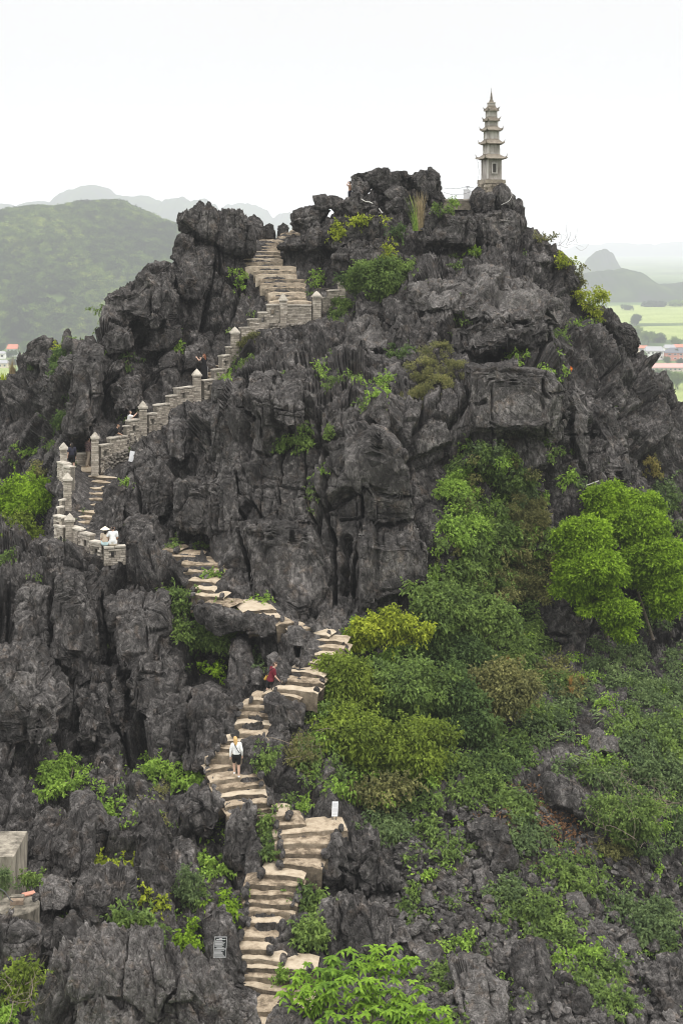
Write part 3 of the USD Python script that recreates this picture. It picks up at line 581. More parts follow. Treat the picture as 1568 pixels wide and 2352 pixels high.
ROCKS = [
 # summit
 ([(810,407),(823,402),(844,402),(858,393),(872,383),(887,388),(894,394),(935,395),(944,400),(956,419),(952,432),(918,440),(884,446),(858,442),(853,430),(835,420)], 'long dark rock crowning the summit left of the pagoda', dict(Y=103.5, T=1.0, facets=2)),
 ([(810,408),(839,410),(848,422),(853,441),(834,456),(822,443),(810,436)], 'leaf-shaped slab leaning on the left end of the summit rock', dict(Y=102.4, T=0.5)),
 ([(948,395),(961,387),(971,390),(983,388),(997,390),(1015,400),(1019,414),(1013,422),(1020,429),(1020,458),(997,474),(973,460),(954,428)], 'notched dark rock at the right end of the summit above the dry grass', dict(Y=103.2, T=0.9)),
 ([(718,448),(738,446),(767,446),(786,456),(788,472),(779,482),(760,479),(738,483),(724,474)], 'dark mushroom-shaped rock perched left of the summit', dict(Y=101.8, T=0.9, facets=3)),
 ([(668,492),(690,476),(724,470),(762,478),(748,508),(731,512),(714,532),(690,538),(672,520)], 'rounded dark rock under the mushroom-shaped rock', dict(Y=101.6, T=0.9)),
 ([(882,441),(901,429),(920,428),(940,436),(932,447),(906,460),(884,458)], 'grey wedge block below the middle of the summit rock', dict(Y=101.6, T=0.6)),
 ([(887,467),(906,458),(930,447),(935,455),(930,477),(918,490),(889,487)], 'stacked square block above the yellow-green shrub on the summit', dict(Y=101.2, T=0.6)),
 ([(768,476),(790,460),(810,448),(824,443),(853,465),(866,470),(855,488),(815,494),(780,500)], 'pale layered slab between the mushroom rock and the summit rock', dict(Y=101.2, T=0.8)),
 ([(750,498),(817,494),(882,489),(892,508),(889,542),(858,556),(815,558),(796,552),(775,575),(750,570),(746,532)], 'broad dark block carrying the yellow-green shrub on the summit', dict(Y=100.2, T=1.1, facets=3)),
 ([(765,585),(805,550),(839,555),(892,543),(905,551),(935,568),(945,592),(935,620),(774,622),(760,606)], 'low dark block above the large green bush by the upper stairs', dict(Y=99.2, T=1.1, facets=3)),
 ([(714,520),(728,508),(745,527),(750,556),(728,577),(712,583),(700,565),(690,551),(705,532)], 'upright leaf-shaped boulder right of the top of the upper stairs', dict(Y=100.2, T=0.5)),
 ([(634,567),(673,541),(690,545),(700,571),(693,577),(643,574)], 'flat tilted slab overhanging the right edge of the upper stairs', dict(Y=100.6, T=0.7, facets=3)),
 ([(952,517),(969,497),(999,489),(1059,494),(1084,507),(1094,537),(1084,567),(1064,577),(1019,572),(974,567),(957,542)], 'great angular grey boulder under the dry grass tuft', dict(Y=99.0, T=1.2, facets=4)),
 ([(1094,499),(1124,484),(1164,480),(1199,477),(1209,502),(1217,532),(1209,552),(1174,569),(1134,572),(1099,557),(1092,527)], 'great dark boulder carrying the pagoda rocks', dict(Y=101.0, T=1.7, facets=4)),
 ([(1079,462),(1084,440),(1100,425),(1112,440),(1110,485),(1090,486)], 'rough rock at the left foot of the pagoda plinth', dict(Y=103.2, T=0.7)),
 ([(1112,450),(1135,440),(1142,462),(1134,484),(1106,488)], 'small upright rock in front of the pagoda plinth', dict(Y=102.4, T=0.5)),
 ([(1136,432),(1150,420),(1172,436),(1180,455),(1183,466),(1168,480),(1138,482)], 'dark wedge rock jutting out right of the pagoda plinth', dict(Y=102.6, T=0.8)),
 ([(1214,565),(1236,552),(1256,566),(1262,600),(1240,612),(1216,604)], 'broken knob of rock right below the pagoda boulder', dict(out=0.6)),
 ([(1255,560),(1290,572),(1322,610),(1330,660),(1300,670),(1270,630)], 'dark shoulder rock on the right skyline beneath the pagoda', dict(out=0.4)),
 ([(1064,692),(1104,622),(1164,627),(1234,647),(1279,697),(1274,737),(1214,734),(1144,736),(1084,744),(1060,727)], 'wide bulging band of pale grey rock below the pagoda', dict(out=0.35, T=2.0, facets=6, big=0.5, m='scree_stone')),
 ([(1044,760),(1134,738),(1272,738),(1265,762),(1224,780),(1134,788),(1094,803),(1040,795)], 'thin overhanging ledge under the bulging band of rock', dict(out=0.5, T=1.4, facets=3, big=0.4)),
 ([(1324,772),(1345,765),(1372,776),(1380,790),(1350,792)], 'smooth pale boulder on the right shoulder of the crag', dict(out=0.5)),
 ([(1384,736),(1444,744),(1466,776),(1464,818),(1439,818),(1410,780)], 'square dark rock standing on the right skyline', dict(Y=99.5, T=1.1)),
 ([(1494,890),(1541,894),(1543,936),(1500,934)], 'small dark knob at the right edge of the crag', dict(Y=99, T=0.8)),
 # left crest
 ([(413,503),(442,498),(450,483),(465,476),(482,474),(497,492),(500,530),(490,566),(455,552),(425,536),(413,526)], 'overhanging fluted crag at the left of the upper stairs', dict(Y=100.8, T=1.2, facets=2, e=0.6, rough=1.2, spiky=0.3)),
 ([(496,512),(507,485),(522,487),(548,488),(566,504),(582,526),(592,548),(590,578),(565,592),(530,580),(498,560)], 'fluted crag crest bordering the upper stairs on the left', dict(Y=100.6, T=1.2, facets=2, e=0.6, rough=1.2, spiky=0.3)),
 ([(570,500),(584,492),(600,506),(606,528),(600,562),(572,562)], 'leaning pointed rock on the skyline beside the upper stairs', dict(Y=104, T=0.5)),
 ([(604,520),(618,512),(631,516),(633,562),(602,562)], 'block of rock left of the gap on the skyline', dict(Y=104.6, T=0.5)),
 ([(633,560),(639,520),(650,509),(660,518),(668,540),(662,560)], 'pointed rock right of the gap at the stair top', dict(Y=104.6, T=0.5)),
 ([(410,540),(440,538),(470,556),(486,578),(484,656),(466,684),(435,678),(410,660),(398,618)], 'tall fluted buttress below the overhanging crag', dict(out=0.4, T=1.4, facets=3, big=0.4)),
 ([(250,684),(280,668),(320,656),(345,618),(380,606),(402,612),(398,676),(378,748),(330,750),(300,738),(253,750)], 'massive rounded rock above the dark hollow on the left', dict(out=0.45, T=2.0, facets=4, big=0.5)),
 ([(330,757),(413,748),(413,770),(390,798),(371,803),(330,803)], 'flat-faced block beneath the massive rounded rock', dict(out=0.55, T=1.1, facets=2, e=0.24)),
 ([(240,765),(298,752),(302,795),(285,808),(240,815)], 'smooth dark block left of the dark hollow', dict(out=0.5, T=1.1, e=0.24, facets=3)),
 ([(353,840),(384,812),(409,806),(414,828),(388,848),(357,862)], 'tilted boulder left of the parapet path', dict(out=0.6)),
 ([(418,822),(428,798),(446,795),(458,812),(462,842),(440,852),(420,846)], 'grey boulder behind the woman in the long black skirt', dict(out=0.6)),
 ([(358,880),(372,856),(394,850),(404,866),(404,922),(366,924)], 'blocky rock behind the middle parapet', dict(out=0.6)),
 ([(259,888),(275,872),(316,866),(320,930),(300,945),(262,940)], 'squared column of rock behind the parapet people', dict(out=0.6, T=1.2, e=0.4)),
 ([(168,800),(205,792),(228,800),(232,880),(226,960),(190,990),(168,980)], 'sheer dark wall at the left edge of the crag', dict(out=0.3, T=1.6, e=0.24, facets=3, big=0.3)),
 ([(63,826),(64,790),(80,776),(104,772),(122,786),(126,806),(124,832),(90,836)], 'square stump of rock on the far left ridge', dict(Y=98, T=0.9, e=0.28, facets=3)),
 ([(140,798),(145,762),(154,754),(162,762),(166,792)], 'finger of rock behind the square stump on the left ridge', dict(Y=99.5, T=0.5)),
 # around the western stairs and the cliff foot
 ([(280,1207),(292,1198),(345,1196),(366,1203),(366,1245),(345,1256),(295,1253),(281,1236)], 'big squarish boulder beside the seated couple', dict(out=0.9, T=1.0, e=0.28, facets=4)),
 ([(212,1185),(235,1132),(275,1125),(284,1150),(282,1200),(272,1232),(215,1230)], 'rock outcrop filling the right side of the western stairs', dict(out=0.5, T=1.0)),
 ([(325,1110),(350,1086),(386,1100),(392,1170),(366,1185),(330,1165)], 'angular rock above the squarish boulder', dict(out=0.6)),
 ([(400,1115),(440,1098),(505,1096),(506,1215),(470,1228),(405,1224)], 'broad column of rock right of the squarish boulder', dict(out=0.5, T=1.3, e=0.28, big=0.4)),
 ([(505,1098),(548,1092),(552,1205),(530,1215),(505,1210)], 'narrow upright column in the middle of the cliff', dict(out=0.5, T=0.9, e=0.4)),
 ([(384,950),(420,932),(452,960),(452,1030),(430,1042),(388,1030)], 'fluted pillar below the parapets', dict(out=0.6, T=1.1)),
 ([(486,880),(556,876),(558,934),(490,936)], 'square block on the cliff edge right of the parapets', dict(Y=82.6, T=1.7, e=0.26, facets=3)),
 ([(490,946),(552,942),(560,1030),(530,1044),(492,1040)], 'tall block under the cliff edge block', dict(Y=80.2, T=1.5, e=0.4)),
 ([(564,866),(624,862),(628,930),(600,938),(566,934)], 'rounded block along the cliff edge, second from the parapets', dict(out=0.5, T=1.0, e=0.3)),
 ([(630,872),(692,866),(698,960),(664,972),(632,960)], 'streaked column on the cliff edge in the middle', dict(out=0.5, T=1.2, e=0.3)),
 ([(612,850),(640,818),(700,806),(740,816),(735,838),(690,850)], 'pale rounded boulder on the ledge above the cliff', dict(out=0.5, T=0.9)),
 ([(562,1216),(640,1206),(720,1212),(766,1290),(768,1400),(700,1412),(620,1380),(575,1330)], 'broad dark slab at the foot of the cliff', dict(rough=0.55, out=0.25, T=1.2, e=0.24, facets=4, big=0.35)),
 ([(792,985),(830,975),(885,985),(936,1034),(950,1190),(896,1206),(839,1196),(832,1130),(796,1080)], 'tall tongue of streaked rock at the centre of the cliff', dict(rough=0.55, out=0.4, T=1.3, e=0.28, facets=4, big=0.3)),
 ([(828,1206),(900,1212),(952,1206),(980,1260),(978,1350),(905,1396),(830,1384)], 'split slab beneath the tall tongue of rock', dict(rough=0.55, out=0.3, T=1.2, e=0.26, facets=4, big=0.35)),
 ([(845,900),(862,884),(895,920),(892,972),(878,976),(850,950)], 'leaning rock draped with vines above the cliff centre', dict(out=0.7)),
 ([(1074,842),(1160,836),(1255,852),(1302,900),(1302,985),(1250,1005),(1150,1010),(1080,985)], 'smooth wall of dark rock under the overhanging ledge', dict(rough=0.55, out=0.15, T=1.2, e=0.3, facets=3, big=0.25)),
 ([(1304,905),(1345,900),(1352,1000),(1345,1080),(1310,1060)], 'vertical rib of rock beside the dark cleft on the right', dict(rough=0.55, out=0.4, T=1.0)),
 ([(1352,925),(1410,915),(1430,1000),(1425,1110),(1360,1100)], 'jointed pillar right of the dark cleft', dict(rough=0.55, out=0.4, T=1.2, e=0.28, big=0.4)),
 ([(1212,1400),(1262,1380),(1352,1398),(1366,1448),(1300,1462),(1216,1452)], 'dark rock shelf beneath the bright green trees', dict(out=0.3, T=1.2)),
 # lower left
 ([(-50,1528),(0,1520),(70,1508),(100,1571),(145,1606),(150,1648),(100,1678),(30,1708),(-50,1706)], 'huge grey boulder at the left edge', dict(out=1.60, T=2.2, facets=5)),
 ([(30,1371),(62,1360),(100,1366),(117,1526),(95,1535),(50,1508),(28,1436)], 'leftmost upright slab of the lower left crag', dict(out=1.30, T=1.1, e=0.4)),
 ([(125,1341),(170,1328),(215,1331),(227,1406),(252,1521),(215,1558),(145,1553),(125,1461)], 'middle upright slab of the lower left crag', dict(out=1.30, T=1.3, e=0.28, big=0.4)),
 ([(235,1392),(300,1376),(370,1386),(397,1501),(280,1540),(248,1451)], 'right upright slab of the lower left crag', dict(out=1.30, T=1.4, e=0.28, big=0.4)),
 ([(298,1538),(395,1511),(427,1566),(427,1660),(320,1610)], 'smooth faced slab under the right upright slab', dict(out=1.20, T=1.2, e=0.24, facets=4)),
 ([(170,1566),(260,1551),(282,1606),(297,1668),(200,1690),(183,1636)], 'hanging block under the middle upright slab', dict(out=1.50, T=1.3, e=0.4)),
 ([(322,1626),(427,1612),(428,1701),(402,1735),(350,1703)], 'wedge of rock at the foot of the lower left crag', dict(out=1.30, T=1.2)),
 ([(432,1631),(500,1628),(550,1651),(547,1686),(497,1738),(433,1735)], 'fluted rock left of the stairs above the white-topped woman', dict(out=0.4, T=1.2, rough=1.2, spiky=0.3)),
 ([(438,1588),(475,1580),(512,1590),(506,1628),(462,1633)], 'small grey boulder left of the man in red', dict(out=0.6)),
 ([(525,1492),(545,1482),(566,1488),(590,1586),(566,1610),(523,1551)], 'upright dark column left of the man in red', dict(out=0.6, T=0.8)),
 ([(605,1520),(625,1512),(664,1545),(668,1575),(645,1585),(610,1560)], 'boulder behind the head of the man in red', dict(out=0.6, T=0.6)),
 ([(575,1545),(592,1538),(604,1548),(598,1566),(580,1565)], 'small round stone behind the back of the man in red', dict(out=0.8)),
 ([(613,1610),(660,1612),(697,1631),(692,1668),(632,1684),(612,1640)], 'layered dark boulder right of the stairs below the man in red', dict(Y=63.0, T=0.8)),
 ([(552,1713),(585,1698),(606,1702),(590,1762),(557,1766)], 'grey rock right of the white-topped woman', dict(out=0.4, T=0.6)),
 ([(570,1412),(625,1418),(640,1445),(600,1458),(560,1440)], 'low dark boulder below the bend of the stairs', dict(out=0.6)),
 ([(660,1446),(690,1444),(712,1462),(700,1478),(665,1474)], 'rounded boulder left of the upper bend of the stairs', dict(out=0.5)),
 ([(742,1440),(760,1424),(782,1434),(782,1466),(760,1470)], 'small upright boulder at the right of the stair bend', dict(out=0.6)),
 ([(625,1228),(632,1220),(632,1230)], None, None),
 ([(395,1848),(450,1822),(490,1807),(537,1842),(527,1882),(470,1914),(415,1888)], 'slanting ribbed rock left of the lower stairs', dict(out=0.8, T=1.0, rough=1.5)),
 ([(295,1898),(320,1882),(350,1887),(377,1957),(402,2087),(380,2110),(310,2004),(293,1952)], 'leaning pinnacle among the lower left shrubs', dict(out=0.8, T=1.0, rough=1.2, spiky=0.3)),
 ([(150,1846),(190,1842),(235,1870),(267,1902),(235,1926),(190,1892)], 'slanted grey rock below the left light green shrubs', dict(out=0.8)),
 ([(203,1790),(225,1745),(250,1721),(280,1761),(280,1805),(215,1808)], 'peaked rock between two light green shrubs', dict(out=0.7)),
 ([(88,2032),(105,2026),(150,2035),(172,2055),(150,2068),(96,2070)], 'flat pale slab beside the concrete blocks', dict(out=0.9, T=0.6, e=0.28, facets=3, m='scree_stone')),
 ([(72,1884),(100,1876),(126,1882),(137,1947),(110,1958),(78,1944)], 'jagged upright rock right of the concrete block', dict(out=0.8)),
 ([(103,1945),(150,1922),(210,1916),(218,1997),(172,2030),(112,1990)], 'pitted rock with a dark hollow right of the concrete block', dict(out=0.7, rough=1.3, spiky=0.3)),
 ([(188,2050),(240,2036),(300,2042),(303,2107),(282,2140),(200,2160),(186,2097)], 'wide pitted boulder in the lower left', dict(out=0.7, rough=1.3, spiky=0.3)),
 ([(83,2160),(150,2132),(203,2187),(157,2226),(98,2215)], 'flat-topped boulder below the round concrete pier', dict(out=0.8)),
 ([(463,2122),(485,2112),(507,2117),(543,2167),(563,2222),(552,2264),(480,2240),(466,2177)], 'upright rock that carries the black notice board', dict(out=0.5, T=0.8)),
 ([(530,1884),(560,1870),(587,1874),(598,1952),(557,1999),(520,1969)], 'spiky rock left of the lower stairs', dict(out=0.5, T=0.9, rough=1.2, spiky=0.3)),
 ([(563,1960),(590,1944),(606,1955),(603,2017),(570,2027)], 'narrow rock at the left edge of the lower stairs', dict(out=0.3, T=0.5)),
 ([(378,1960),(410,1945),(440,1965),(452,2010),(430,2035),(385,2020)], 'dark rock between the two green shrubs left of the stairs', dict(out=0.7)),
 ([(40,2395),(90,2282),(150,2236),(225,2209),(325,2199),(425,2209),(475,2224),(518,2280),(538,2302),(580,2312),(605,2400)], 'broad spiky foreground ridge of rock at the bottom left', dict(Y=48.2, T=1.6, facets=0, e=0.75, rough=1.3, big=0.4, spiky=0.4, m='scree_stone')),
 ([(612,2348),(650,2338),(679,2342),(722,2346),(751,2326),(775,2322),(818,2334),(835,2400),(605,2400)], 'spiky foreground rock at the bottom centre', dict(Y=47.6, T=0.9, facets=0, e=0.7, rough=1.1, spiky=0.2, m='scree_stone')),
 # scree side
 ([(780,1960),(849,1940),(906,2007),(910,2040),(859,2034),(794,2014)], 'large ribbed rock right of the lower stairs', dict(out=0.7, rough=1.4, spiky=0.3)),
 ([(784,2100),(830,2090),(880,2130),(912,2170),(900,2200),(850,2190),(790,2150)], 'rough boulder above the large-leaved bush', dict(out=0.7, rough=1.3, spiky=0.3)),
 ([(1074,1908),(1129,1890),(1171,1932),(1176,1974),(1134,1974),(1102,1938)], 'dark split boulder at the top of the scree', dict(out=0.8)),
 ([(1044,2244),(1070,2236),(1106,2246),(1181,2287),(1176,2319),(1124,2344),(1062,2328)], 'largest pale boulder at the bottom of the scree', dict(out=0.8, T=1.0, facets=5, m='scree_stone')),
 ([(1184,2214),(1230,2200),(1262,2204),(1276,2287),(1266,2344),(1194,2334)], 'ribbed dark rock right of the largest pale boulder', dict(out=0.6, rough=1.5)),
 ([(1362,2160),(1390,2152),(1412,2168),(1400,2192),(1370,2190)], 'pale angular stone, left one of a pair on the scree', dict(out=0.9, m='scree_stone')),
 ([(1428,2170),(1450,2162),(1466,2168),(1460,2184),(1434,2184)], 'pale angular stone, right one of a pair on the scree', dict(out=0.9, m='scree_stone')),
 ([(1484,2254),(1520,2236),(1600,2230),(1600,2325),(1504,2316)], 'dark boulder at the right edge near the bottom', dict(out=0.7)),
 ([(1344,1692),(1380,1685),(1430,1702),(1424,1728),(1360,1722)], 'pale reddish rock among the bushes on the right', dict(out=0.8, m='scree_stone')),
 ([(1254,1806),(1290,1798),(1316,1803),(1350,1861),(1305,1870),(1268,1856)], 'dark rock above the fallen brown leaves', dict(out=0.7)),
 ([(1302,2065),(1340,2058),(1355,2085),(1330,2100),(1306,2090)], 'pale flat boulder on the upper right scree', dict(out=0.8, m='scree_stone')),
 ([(1330,2140),(1362,2130),(1376,2152),(1350,2170),(1332,2160)], 'pointed grey stone left of the pale pair', dict(out=0.8, m='scree_stone')),
 ([(1088,2010),(1110,2004),(1124,2030),(1100,2042)], 'square grey stone in the middle of the scree', dict(out=0.9, m='scree_stone')),
 ([(1225,2050),(1250,2046),(1256,2064),(1232,2072)], 'grey stone framed by green ground shrubs', dict(out=0.9, m='scree_stone')),

 ([(742,1965),(772,1922),(798,1940),(800,1995),(765,2032),(738,2015)], 'dark rock propping the right side of the broad steps', dict(Y=57.2, T=0.7)),
 ([(436,1396),(475,1390),(530,1402),(562,1414),(556,1442),(500,1452),(450,1428)], 'dark rock ledge under the steps above the wide thicket', dict(Y=69.0, T=0.8)),
 ([(700,747),(750,738),(790,750),(797,802),(740,817),(698,802)], 'fluted grey block below the right pillar of the platform', dict(out=0.6, big=0.35, spiky=0.25)),
 ([(600,764),(650,752),(692,758),(692,818),(640,824),(598,812)], 'jointed grey block below the left pillar of the platform', dict(out=0.6, big=0.35)),
 ([(802,747),(850,735),(902,745),(907,802),(860,817),(803,810)], 'fluted pale block under the green bush of the platform', dict(out=0.6, big=0.35, spiky=0.3, m='scree_stone')),
 ([(910,742),(960,735),(1002,750),(1007,802),(960,817),(913,807)], 'fluted block left of the thin ledge', dict(out=0.6, big=0.35, spiky=0.3)),
 ([(950,657),(1000,640),(1062,650),(1067,722),(1000,737),(948,722)], 'rounded pale rock left of the bulging band', dict(out=0.5, big=0.35, m='scree_stone')),
 ([(503,898),(540,884),(577,900),(582,948),(545,964),(506,950)], 'knobbly rock at the left end of the cliff edge', dict(Y=81.0, T=1.3, big=0.3)),
 ([(880,692),(930,685),(952,722),(930,747),(883,742)], 'grey rock right under the large summit bush', dict(out=0.5, spiky=0.25)),
 ([(1210,880),(1262,870),(1300,895),(1300,960),(1240,970)], 'squared block left of the dark cleft', dict(out=0.5, e=0.25)),
]
for poly, lab, kw in ROCKS:
    if lab:
        rock_from(poly, lab, **kw)

# loose stones of the scree: alike, so they share a label
rng = np.random.default_rng(5)
_n = 0
while _n < 290:
    u, v = rng.uniform(770, 1568), rng.uniform(1880, 2350)
    if v < 1900 + (u - 800) * 0.12 or (u < 900 and v > 2170) or (u > 1380 and v < 2010):
        continue
    r = rng.uniform(6, 13) * (0.75 + 0.5 * (v - 1880) / 470) * (1.6 if rng.random() < 0.15 else 1)
    k = rng.integers(6, 9); a = np.sort(rng.uniform(0, 2 * np.pi, k)); tilt = rng.uniform(-0.7, 0.7)
    q = np.stack([np.cos(a) * r * rng.uniform(0.85, 1.4), np.sin(a) * r * rng.uniform(0.55, 1.0)], -1)
    q = q @ np.array([[np.cos(tilt), np.sin(tilt)], [-np.sin(tilt), np.cos(tilt)]])
    if np.ptp(a) < 4 or np.abs(np.diff(np.r_[a, a[0] + 2 * np.pi])).max() > 2.4:
        continue
    rock_from(q + [u, v], 'loose angular grey stone lying among others on the scree slope', 'loose_stone', 'stone', out=rng.uniform(0.5, 1.0), e=0.45, facets=4, rough=0.8, big=0.0,
              seed=int(rng.integers(1, 9999)), m='limestone' if rng.random() < 0.6 else 'scree_stone', group='loose stones of the scree')
    _n += 1
# ------------------------------------------------------------------ stairs
def stone_mat(name, ramp, scale, bumpd=0.03, streak=1.0, rough=0.92):
    mat(name, {'g': ('geometry', {}), 'oi': ('object_info', {}), 'mp': ('mapping', {'scale': (1, 1, streak)}),
        'n': ('noise_texture', {'scale': scale, 'detail': 7.0, 'roughness': 0.68}), 'n2': ('noise_texture', {'scale': scale * 7, 'detail': 3.0}),
        'm': ('math', {'math_type': 'multiply_add', 'value2': 0.30}), 'm2': ('math', {'math_type': 'add', 'value2': -0.15}),
        'r': ('rgb_ramp', {'ramp': ramp}), 'b': ('bump', {'strength': 0.7, 'distance': bumpd}), 'p': ('principled_bsdf', {'roughness': rough, 'specular_ior_level': 0.15})},
        [('g.position', 'mp.vector'), ('mp.vector', 'n.vector'), ('g.position', 'n2.vector'), ('oi.random', 'm.value1'), ('n.fac', 'm.value3'), ('m.value', 'm2.value1'), ('m2.value', 'r.fac'),
         ('r.color', 'p.base_color'), ('n2.fac', 'b.height'), ('b.normal', 'p.normal')])
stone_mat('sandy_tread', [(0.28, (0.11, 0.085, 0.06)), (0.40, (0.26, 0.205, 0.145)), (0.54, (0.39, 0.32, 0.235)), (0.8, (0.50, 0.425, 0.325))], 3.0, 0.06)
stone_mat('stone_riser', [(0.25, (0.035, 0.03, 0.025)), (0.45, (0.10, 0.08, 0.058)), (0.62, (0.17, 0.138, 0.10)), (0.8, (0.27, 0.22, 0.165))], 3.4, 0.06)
stone_mat('brick_stone', [(0.2, (0.13, 0.115, 0.095)), (0.42, (0.30, 0.265, 0.22)), (0.6, (0.42, 0.375, 0.315)), (0.8, (0.56, 0.51, 0.44))], 3.0, 0.02)
stone_mat('mortar', [(0.2, (0.10, 0.09, 0.075)), (0.8, (0.21, 0.19, 0.16))], 6.0, 0.01)
stone_mat('coping', [(0.2, (0.17, 0.15, 0.125)), (0.45, (0.40, 0.365, 0.31)), (0.8, (0.60, 0.55, 0.475))], 4.0, 0.02)

def step_mesh(L, R, z, back, seed, wob=0.07):
    """Tread and riser of one worn step: front edge from L to R, reaching 'back' metres behind it."""
    n = max(8, int(np.linalg.norm(R - L) / 0.13))
    t = np.linspace(-0.16, 1.16, n)
    e = L + (R - L) * t[:, None]
    e[:, 2] = z - 0.12 * np.clip(np.abs(t - 0.5) * 2 - 1.0, 0, 1) * 2
    along = (R - L) / (np.linalg.norm(R - L) + 1e-9)
    fwd = np.array([along[1], -along[0], 0.0]); fwd /= np.linalg.norm(fwd) + 1e-9
    if fwd[1] > 0: fwd = -fwd
    w1 = fbm(e * 1.6 + seed * 3.1, 3, seed) - 0.5
    w2 = fbm(e * 3.5 + seed * 5.7, 3, seed + 1) - 0.5
    rows = []
    for (d, dz, k) in ((-back, 0.02, 0.2), (-back * 0.6, 0.02, 0.4), (-back * 0.3, 0.0, 0.8), (-0.10, 0.0, 1.0), (-0.025, -0.012, 1.0), (0.0, -0.05, 1.0)):
        p = e + fwd * (d + k * (w1 * 0.20 + w2 * 0.16))[:, None]
        p[:, 2] += dz + (fbm(p * 2.6 + seed, 3, seed + 2) - 0.5) * 0.14 + 0.03 * (d / max(back, 0.1))
        rows.append(p)
    tread = np.stack(rows, 1)
    rr = []
    edge = rows[-1]
    for (d, dz) in ((0.0, 0.0), (0.015, -0.05), (0.03, -0.13), (0.05, -0.22), (0.10, -0.36), (0.10, -0.8)):
        p = edge + fwd * d; p[:, 2] += dz
        p = p + fwd * ((fbm(p * 4.5 + 7 + seed, 3, seed + 4) - 0.5) * (0.16 if dz < 0 else 0.0))[:, None]
        rr.append(p)
    riser = np.stack(rr, 1)
    def grid(G):
        a, b = G.shape[:2]
        i, j = np.meshgrid(np.arange(a - 1), np.arange(b - 1), indexing='ij')
        q = np.stack([i * b + j, i * b + j + 1, (i + 1) * b + j + 1, (i + 1) * b + j], -1).reshape(-1, 4)
        return G.reshape(-1, 3), np.vstack([q[:, [0, 1, 2]], q[:, [0, 2, 3]]])
    return grid(tread), grid(riser)

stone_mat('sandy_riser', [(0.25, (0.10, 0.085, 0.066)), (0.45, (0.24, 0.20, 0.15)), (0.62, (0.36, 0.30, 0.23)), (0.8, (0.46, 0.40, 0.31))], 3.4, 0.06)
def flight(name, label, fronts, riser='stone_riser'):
    base = thing(name, label, 'stairs')
    pts = []
    for k, fr in enumerate(fronts):
        if len(fr) == 5:
            a, b, c, d, Y = fr
            zc = EYE - ((b + d) / 2 - V0) / FOC * Y
            # both ends of the edge on the level of the tread
            def end(u, v):
                drop = EYE - zc
                Yv = drop * FOC / (v - V0) if drop > 3 else Y
                Yv = np.clip(Yv, Y - 0.9, Y + 0.9)
                return np.array([(u - U0) / FOC * Yv, Yv, zc])
            L, R = end(a, b), end(c, d)
        else:
            L, R, zc = fr
        pts.append((L, R, zc))
    for k, (L, R, zc) in enumerate(pts):
        if k + 1 < len(pts):
            nx = (pts[k + 1][0] + pts[k + 1][1]) / 2
            m = (L + R) / 2
            back = np.clip(np.linalg.norm((nx - m)[:2]) + 0.45, 0.6, 2.2)
        else:
            back = 1.6
        tr, ri = step_mesh(L, R, zc, back, k + 3 * len(pts))
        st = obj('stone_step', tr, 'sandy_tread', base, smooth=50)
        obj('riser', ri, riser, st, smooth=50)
    return base
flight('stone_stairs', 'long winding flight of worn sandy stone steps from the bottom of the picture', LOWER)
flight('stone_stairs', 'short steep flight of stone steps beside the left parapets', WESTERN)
flight('stone_stairs', 'flight of sandy steps climbing between rocks to the summit gap', SUMMIT, 'sandy_riser')
_hf = []
for k in range(len(HIDDEN) - 1):
    p, q = HIDDEN[k], HIDDEN[k + 1]
    dr = (q - p); dr[2] = 0; dr /= np.linalg.norm(dr)
    side = np.array([dr[1], -dr[0], 0])        # to the right, downhill
    c = p + np.array([-0.15, 0.75, 0.0])
    _hf.append((c - side * 0.85 + dr * 0.0, c + side * 0.55, c[2]))
flight('stone_stairs', 'flight of stone steps half hidden behind the parapets', _hf)

